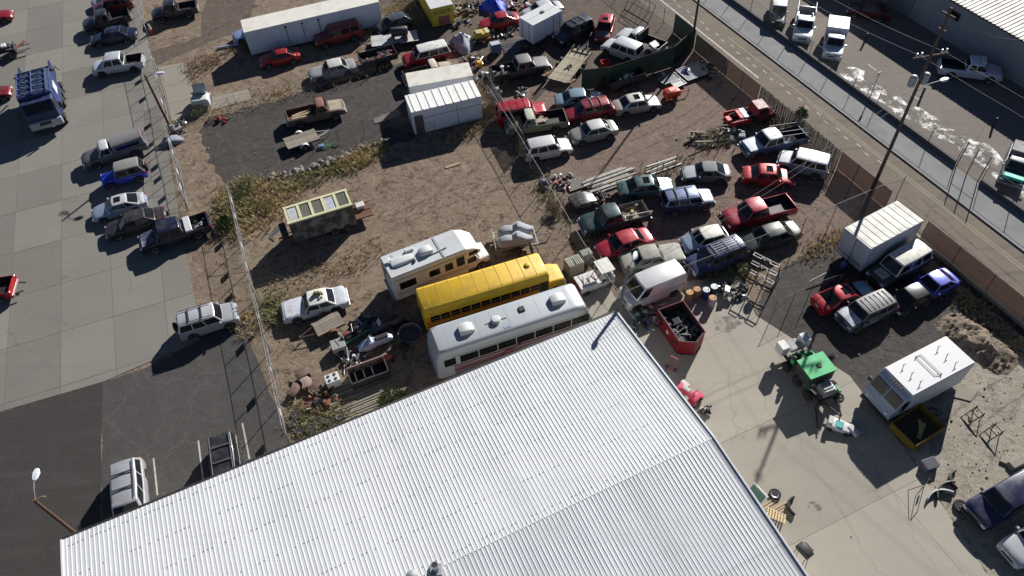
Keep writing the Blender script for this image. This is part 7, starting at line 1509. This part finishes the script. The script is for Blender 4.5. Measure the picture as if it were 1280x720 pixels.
weeds('dry_weeds', [(270, 250), (300, 225), (345, 222), (380, 235), (350, 275), (318, 292), (290, 300), (272, 285)], 1178, .55, DRY, 1); weeds('green_weeds', [(268, 255), (295, 228), (330, 225), (320, 250), (295, 298), (275, 290)], 900, .6, OLV, 2)
weeds('dry_weeds', [(340, 232), (400, 212), (475, 182), (490, 186), (460, 205), (400, 228), (350, 244)], 806, .45, OLV, 3); weeds('dry_weeds', [(420, 205), (450, 188), (470, 184), (465, 205), (430, 214)], 310, .6, DRY, 4)
weeds('dry_weeds', [(262, 138), (320, 122), (400, 98), (480, 75), (490, 84), (400, 114), (320, 136), (265, 152)], 760, .38, DRY, 5); weeds('dry_weeds', [(232, 80), (262, 70), (300, 58), (300, 68), (250, 92), (240, 105)], 434, .35, DRY2, 6)
weeds('dry_weeds', [(450, 45), (470, 15), (520, -10), (530, 5), (490, 22), (470, 48)], 558, .5, DRY, 7); weeds('dry_weeds', [(602, 100), (616, 118), (612, 150), (592, 168), (560, 178), (580, 160), (600, 140)], 682, .55, DRY2, 8)
weeds('dry_weeds', [(325, 385), (345, 372), (372, 380), (365, 400), (345, 405), (330, 402)], 434, .5, OLV, 9); weeds('dry_weeds', [(330, 350), (430, 322), (475, 300), (478, 318), (430, 345), (335, 372)], 420, .25, DRY, 10)
weeds('dry_weeds', [(365, 500), (390, 505), (440, 512), (430, 530), (380, 545), (362, 540)], 496, .35, OLV, 11); weeds('dry_weeds', [(1005, 318), (1045, 292), (1075, 282), (1060, 300), (1010, 328)], 310, .3, DRY, 12)
weeds('dry_weeds', [(950, 145), (1000, 150), (1010, 175), (960, 175), (905, 185), (880, 195), (890, 175)], 434, .4, OLV, 13); weeds('dry_weeds', [(770, 232), (800, 215), (860, 195), (862, 205), (800, 240), (775, 250)], 372, .35, OLV, 14)
weeds('dry_weeds', [(1165, 330), (1190, 350), (1280, 432), (1270, 440), (1180, 362), (1158, 340)], 372, .35, OLV, 15); weeds('dry_weeds', [(290, 395), (318, 385), (322, 420), (298, 418)], 155, .4, DRY, 16)
weeds('dry_weeds', [(880, 345), (940, 322), (945, 335), (930, 345), (890, 358)], 217, .4, OLV, 17); weeds('dry_weeds', [(640, 175), (655, 175), (700, 250), (740, 325), (725, 325), (680, 255)], 434, .4, OLV, 18)
weeds('sparse_weeds', [(820, 240), (1000, 220), (1060, 260), (1000, 300), (880, 330), (820, 300)], 400, .12, DRY2, 23, clump=.12)
def bush(label, px, r, h, m, n, seed, group='bushes', name='bush', leaf=.10):
    rnd = random.Random(seed); o = thing(name, label, 'bush', G(*px), 0, group); st_ = MB()
    for k in range(7):
        a = rnd.uniform(0, 6.28); st_.tube((0, 0, 0), (r*.6*math.cos(a), r*.6*math.sin(a), h*rnd.uniform(.5, .9)), .025, .008, 5)
    st_.build('stems', M((.12, .09, .06), .9, 0, .3), o); mb = MB(); lobes = [(rnd.uniform(-.55, .55)*r, rnd.uniform(-.55, .55)*r, h*rnd.uniform(.35, .75), rnd.uniform(.3, .55)*r) for _ in range(9)]
    for k in range(n):
        lx_, ly_, lz, lr = rnd.choice(lobes); v = Vector((rnd.gauss(0, 1), rnd.gauss(0, 1), rnd.gauss(0, .8))).normalized()*lr*rnd.uniform(.55, 1.05); c_ = Vector((lx_, ly_, lz))+v
        if c_.z < .04: continue
        u = Vector((rnd.gauss(0, 1), rnd.gauss(0, 1), rnd.gauss(0, 1))).normalized(); w_ = u.orthogonal().normalized(); s_ = leaf*rnd.uniform(.6, 1.4); q = len(mb.v); mb.v += [tuple(c_-u*s_), tuple(c_+w_*s_*.4), tuple(c_+u*s_), tuple(c_-w_*s_*.4)]; mb.f.append((q, q+1, q+2, q+3))
    mb.build('crown', m, o, fix=False); return o
bush('green bush growing behind the workshop eave', (492, 500), 1.1, .9, GRNV, 1400, 1); bush('olive bush at the top of the weedy left fence', (305, 243), 1.0, .8, OLV, 1100, 2); bush('dark green bush beside the fence of the big blue pickup', (282, 285), .9, .9, GRNV, 900, 3)
bush('dusty bush growing through the middle fence beside the retro hatchback', (656, 196), .9, 1.3, OLV, 1000, 4); bush('dry bush at the middle fence above the green pickup', (694, 268), .8, 1.0, DRY2, 800, 5); bush('tall dry brush at the white shed corner', (605, 140), .9, 1.4, DRY2, 1100, 6)
bush('green bush behind the blue and white pickup at the slatted fence', (1000, 150), .8, 1.3, GRNV, 900, 7); bush('olive bush by the weedy white cab shell', (252, 142), 1.0, .6, OLV, 900, 8); bush('small bush beside the barrels under the shiny rail', (927, 340), .6, .7, OLV, 500, 9)
bush('golden bush in the weeds left of the gutted trailer', (335, 258), 1.2, .7, DRY, 1200, 10); bush('green bush beside the storage trailer end', (312, 62), .8, .8, GRNV, 700, 11)
# brush pile
bp2 = thing('brush_pile', 'pile of cut branches and boards beside the stripped red pickup', 'brush pile', G(893, 172), R(15)); rnd = random.Random(12); mb = MB()
for k in range(240):
    a = rnd.uniform(0, 6.28); q = math.sqrt(rnd.random()); c_ = Vector((2.3*q*math.cos(a), 1.2*q*math.sin(a), .1+.8*(1-q)*rnd.random())); b_ = rnd.gauss(.3, .5); L_ = rnd.uniform(.4, 1.5); v = Vector((math.cos(b_), math.sin(b_), rnd.uniform(-.25, .3)))*L_/2; mb.tube(c_-v, c_+v, rnd.uniform(.015, .05), .012, 5)
o = mb.build('branches', M((.24, .21, .15), .9, 0, .7, (.10, .085, .06), scale=2, world=True), bp2); o['kind'] = 'stuff'
for k in range(12): MB().box((rnd.uniform(-1.8, 1.8), rnd.uniform(-.8, .8), rnd.uniform(.2, .7)), (rnd.uniform(.8, 1.8), .14, .04), rot=Matrix.Rotation(rnd.gauss(.3, .5), 3, 'Z') @ Matrix.Rotation(rnd.uniform(-.3, .3), 3, 'Y')).build('board', WOODG, bp2)
pile(bp2, 1.0, 2.4, -1.2, .2, .25, 7, [M((.3, .33, .38), .6, .1, .3), BLACK, WHITEP], (.3, .7), 13)
# litter: small stones and scraps over the bare ground
rnd = random.Random(99); mbs = [MB(), MB(), MB()]
areas = [((330, 240, 620, 330), 420), ((820, 120, 1050, 300), 380), ((960, 330, 1180, 470), 260), ((260, 120, 500, 230), 260), ((600, 30, 760, 120), 260), ((1150, 450, 1280, 620), 260), ((340, 400, 530, 530), 260), ((205, 180, 280, 330), 120), ((560, 180, 760, 330), 200), ((20, 200, 230, 480), 40), ((830, 400, 1100, 680), 60)]
for (x0, y0, x1, y1), n in areas:
    n = int(n*.6)
    for k in range(n):
        p = G(rnd.uniform(x0, x1), rnd.uniform(y0, y1)); s_ = rnd.uniform(.02, .07)*(2.2 if rnd.random() < .04 else 1); rnd.choice(mbs).box((p.x, p.y, s_*.25+.012), (s_*1.6, s_, s_*.6), rot=Matrix.Rotation(rnd.uniform(0, 3), 3, 'Z') @ Matrix.Rotation(rnd.uniform(-.3, .3), 3, 'X'), taper=rnd.uniform(.4, .9))
for mb, m_ in zip(mbs, (M((.24, .2, .16), .9, 0, .3), M((.10, .085, .07), .9, 0, .3), M((.30, .27, .24), .8, 0, .4))): tag(mb.build('ground_litter', m_), kind='stuff')
heap('scrap_heap', 'dark parts between the tarp heap and the white-topped red truck', (560, 62), 1.2, 1.0, .5, 22, METS, 101, (.15, .5), tubes=3)
heap('scrap_heap', 'parts and buckets behind the yellow truck box', (575, 30), 1.3, .8, .5, 18, METS+[M((.1, .15, .3), .5, 0, .3)], 102, (.15, .5))
heap('scrap_heap', 'dark axles and frames left of the flatbed trailer', (664, 62), 1.5, .6, .3, 14, [BLACK, DARKM, RUST], 103, (.2, .7), tubes=4)
heap('scrap_heap', 'low rusty scraps in front of the curled fenders', (392, 508), 1.0, .5, .25, 12, [RUST, DARKM, WOODG], 104, (.15, .5), tubes=3)
heap('scrap_heap', 'black machine parts between the motorcycles and the camper', (462, 404), 1.3, .6, .4, 18, [BLACK, DARKM, STEEL], 105, (.15, .5), tubes=3)
heap('scrap_heap', 'dark parts and hoses beside the round tub', (500, 405), .8, .6, .35, 12, [BLACK, DARKM], 106, (.15, .5))
heap('scrap_heap', 'pale rods and rags beside the small box trailer', (436, 450), .9, .5, .25, 12, [STEEL, WHITEP, DARKM], 107, (.12, .4), tubes=3)
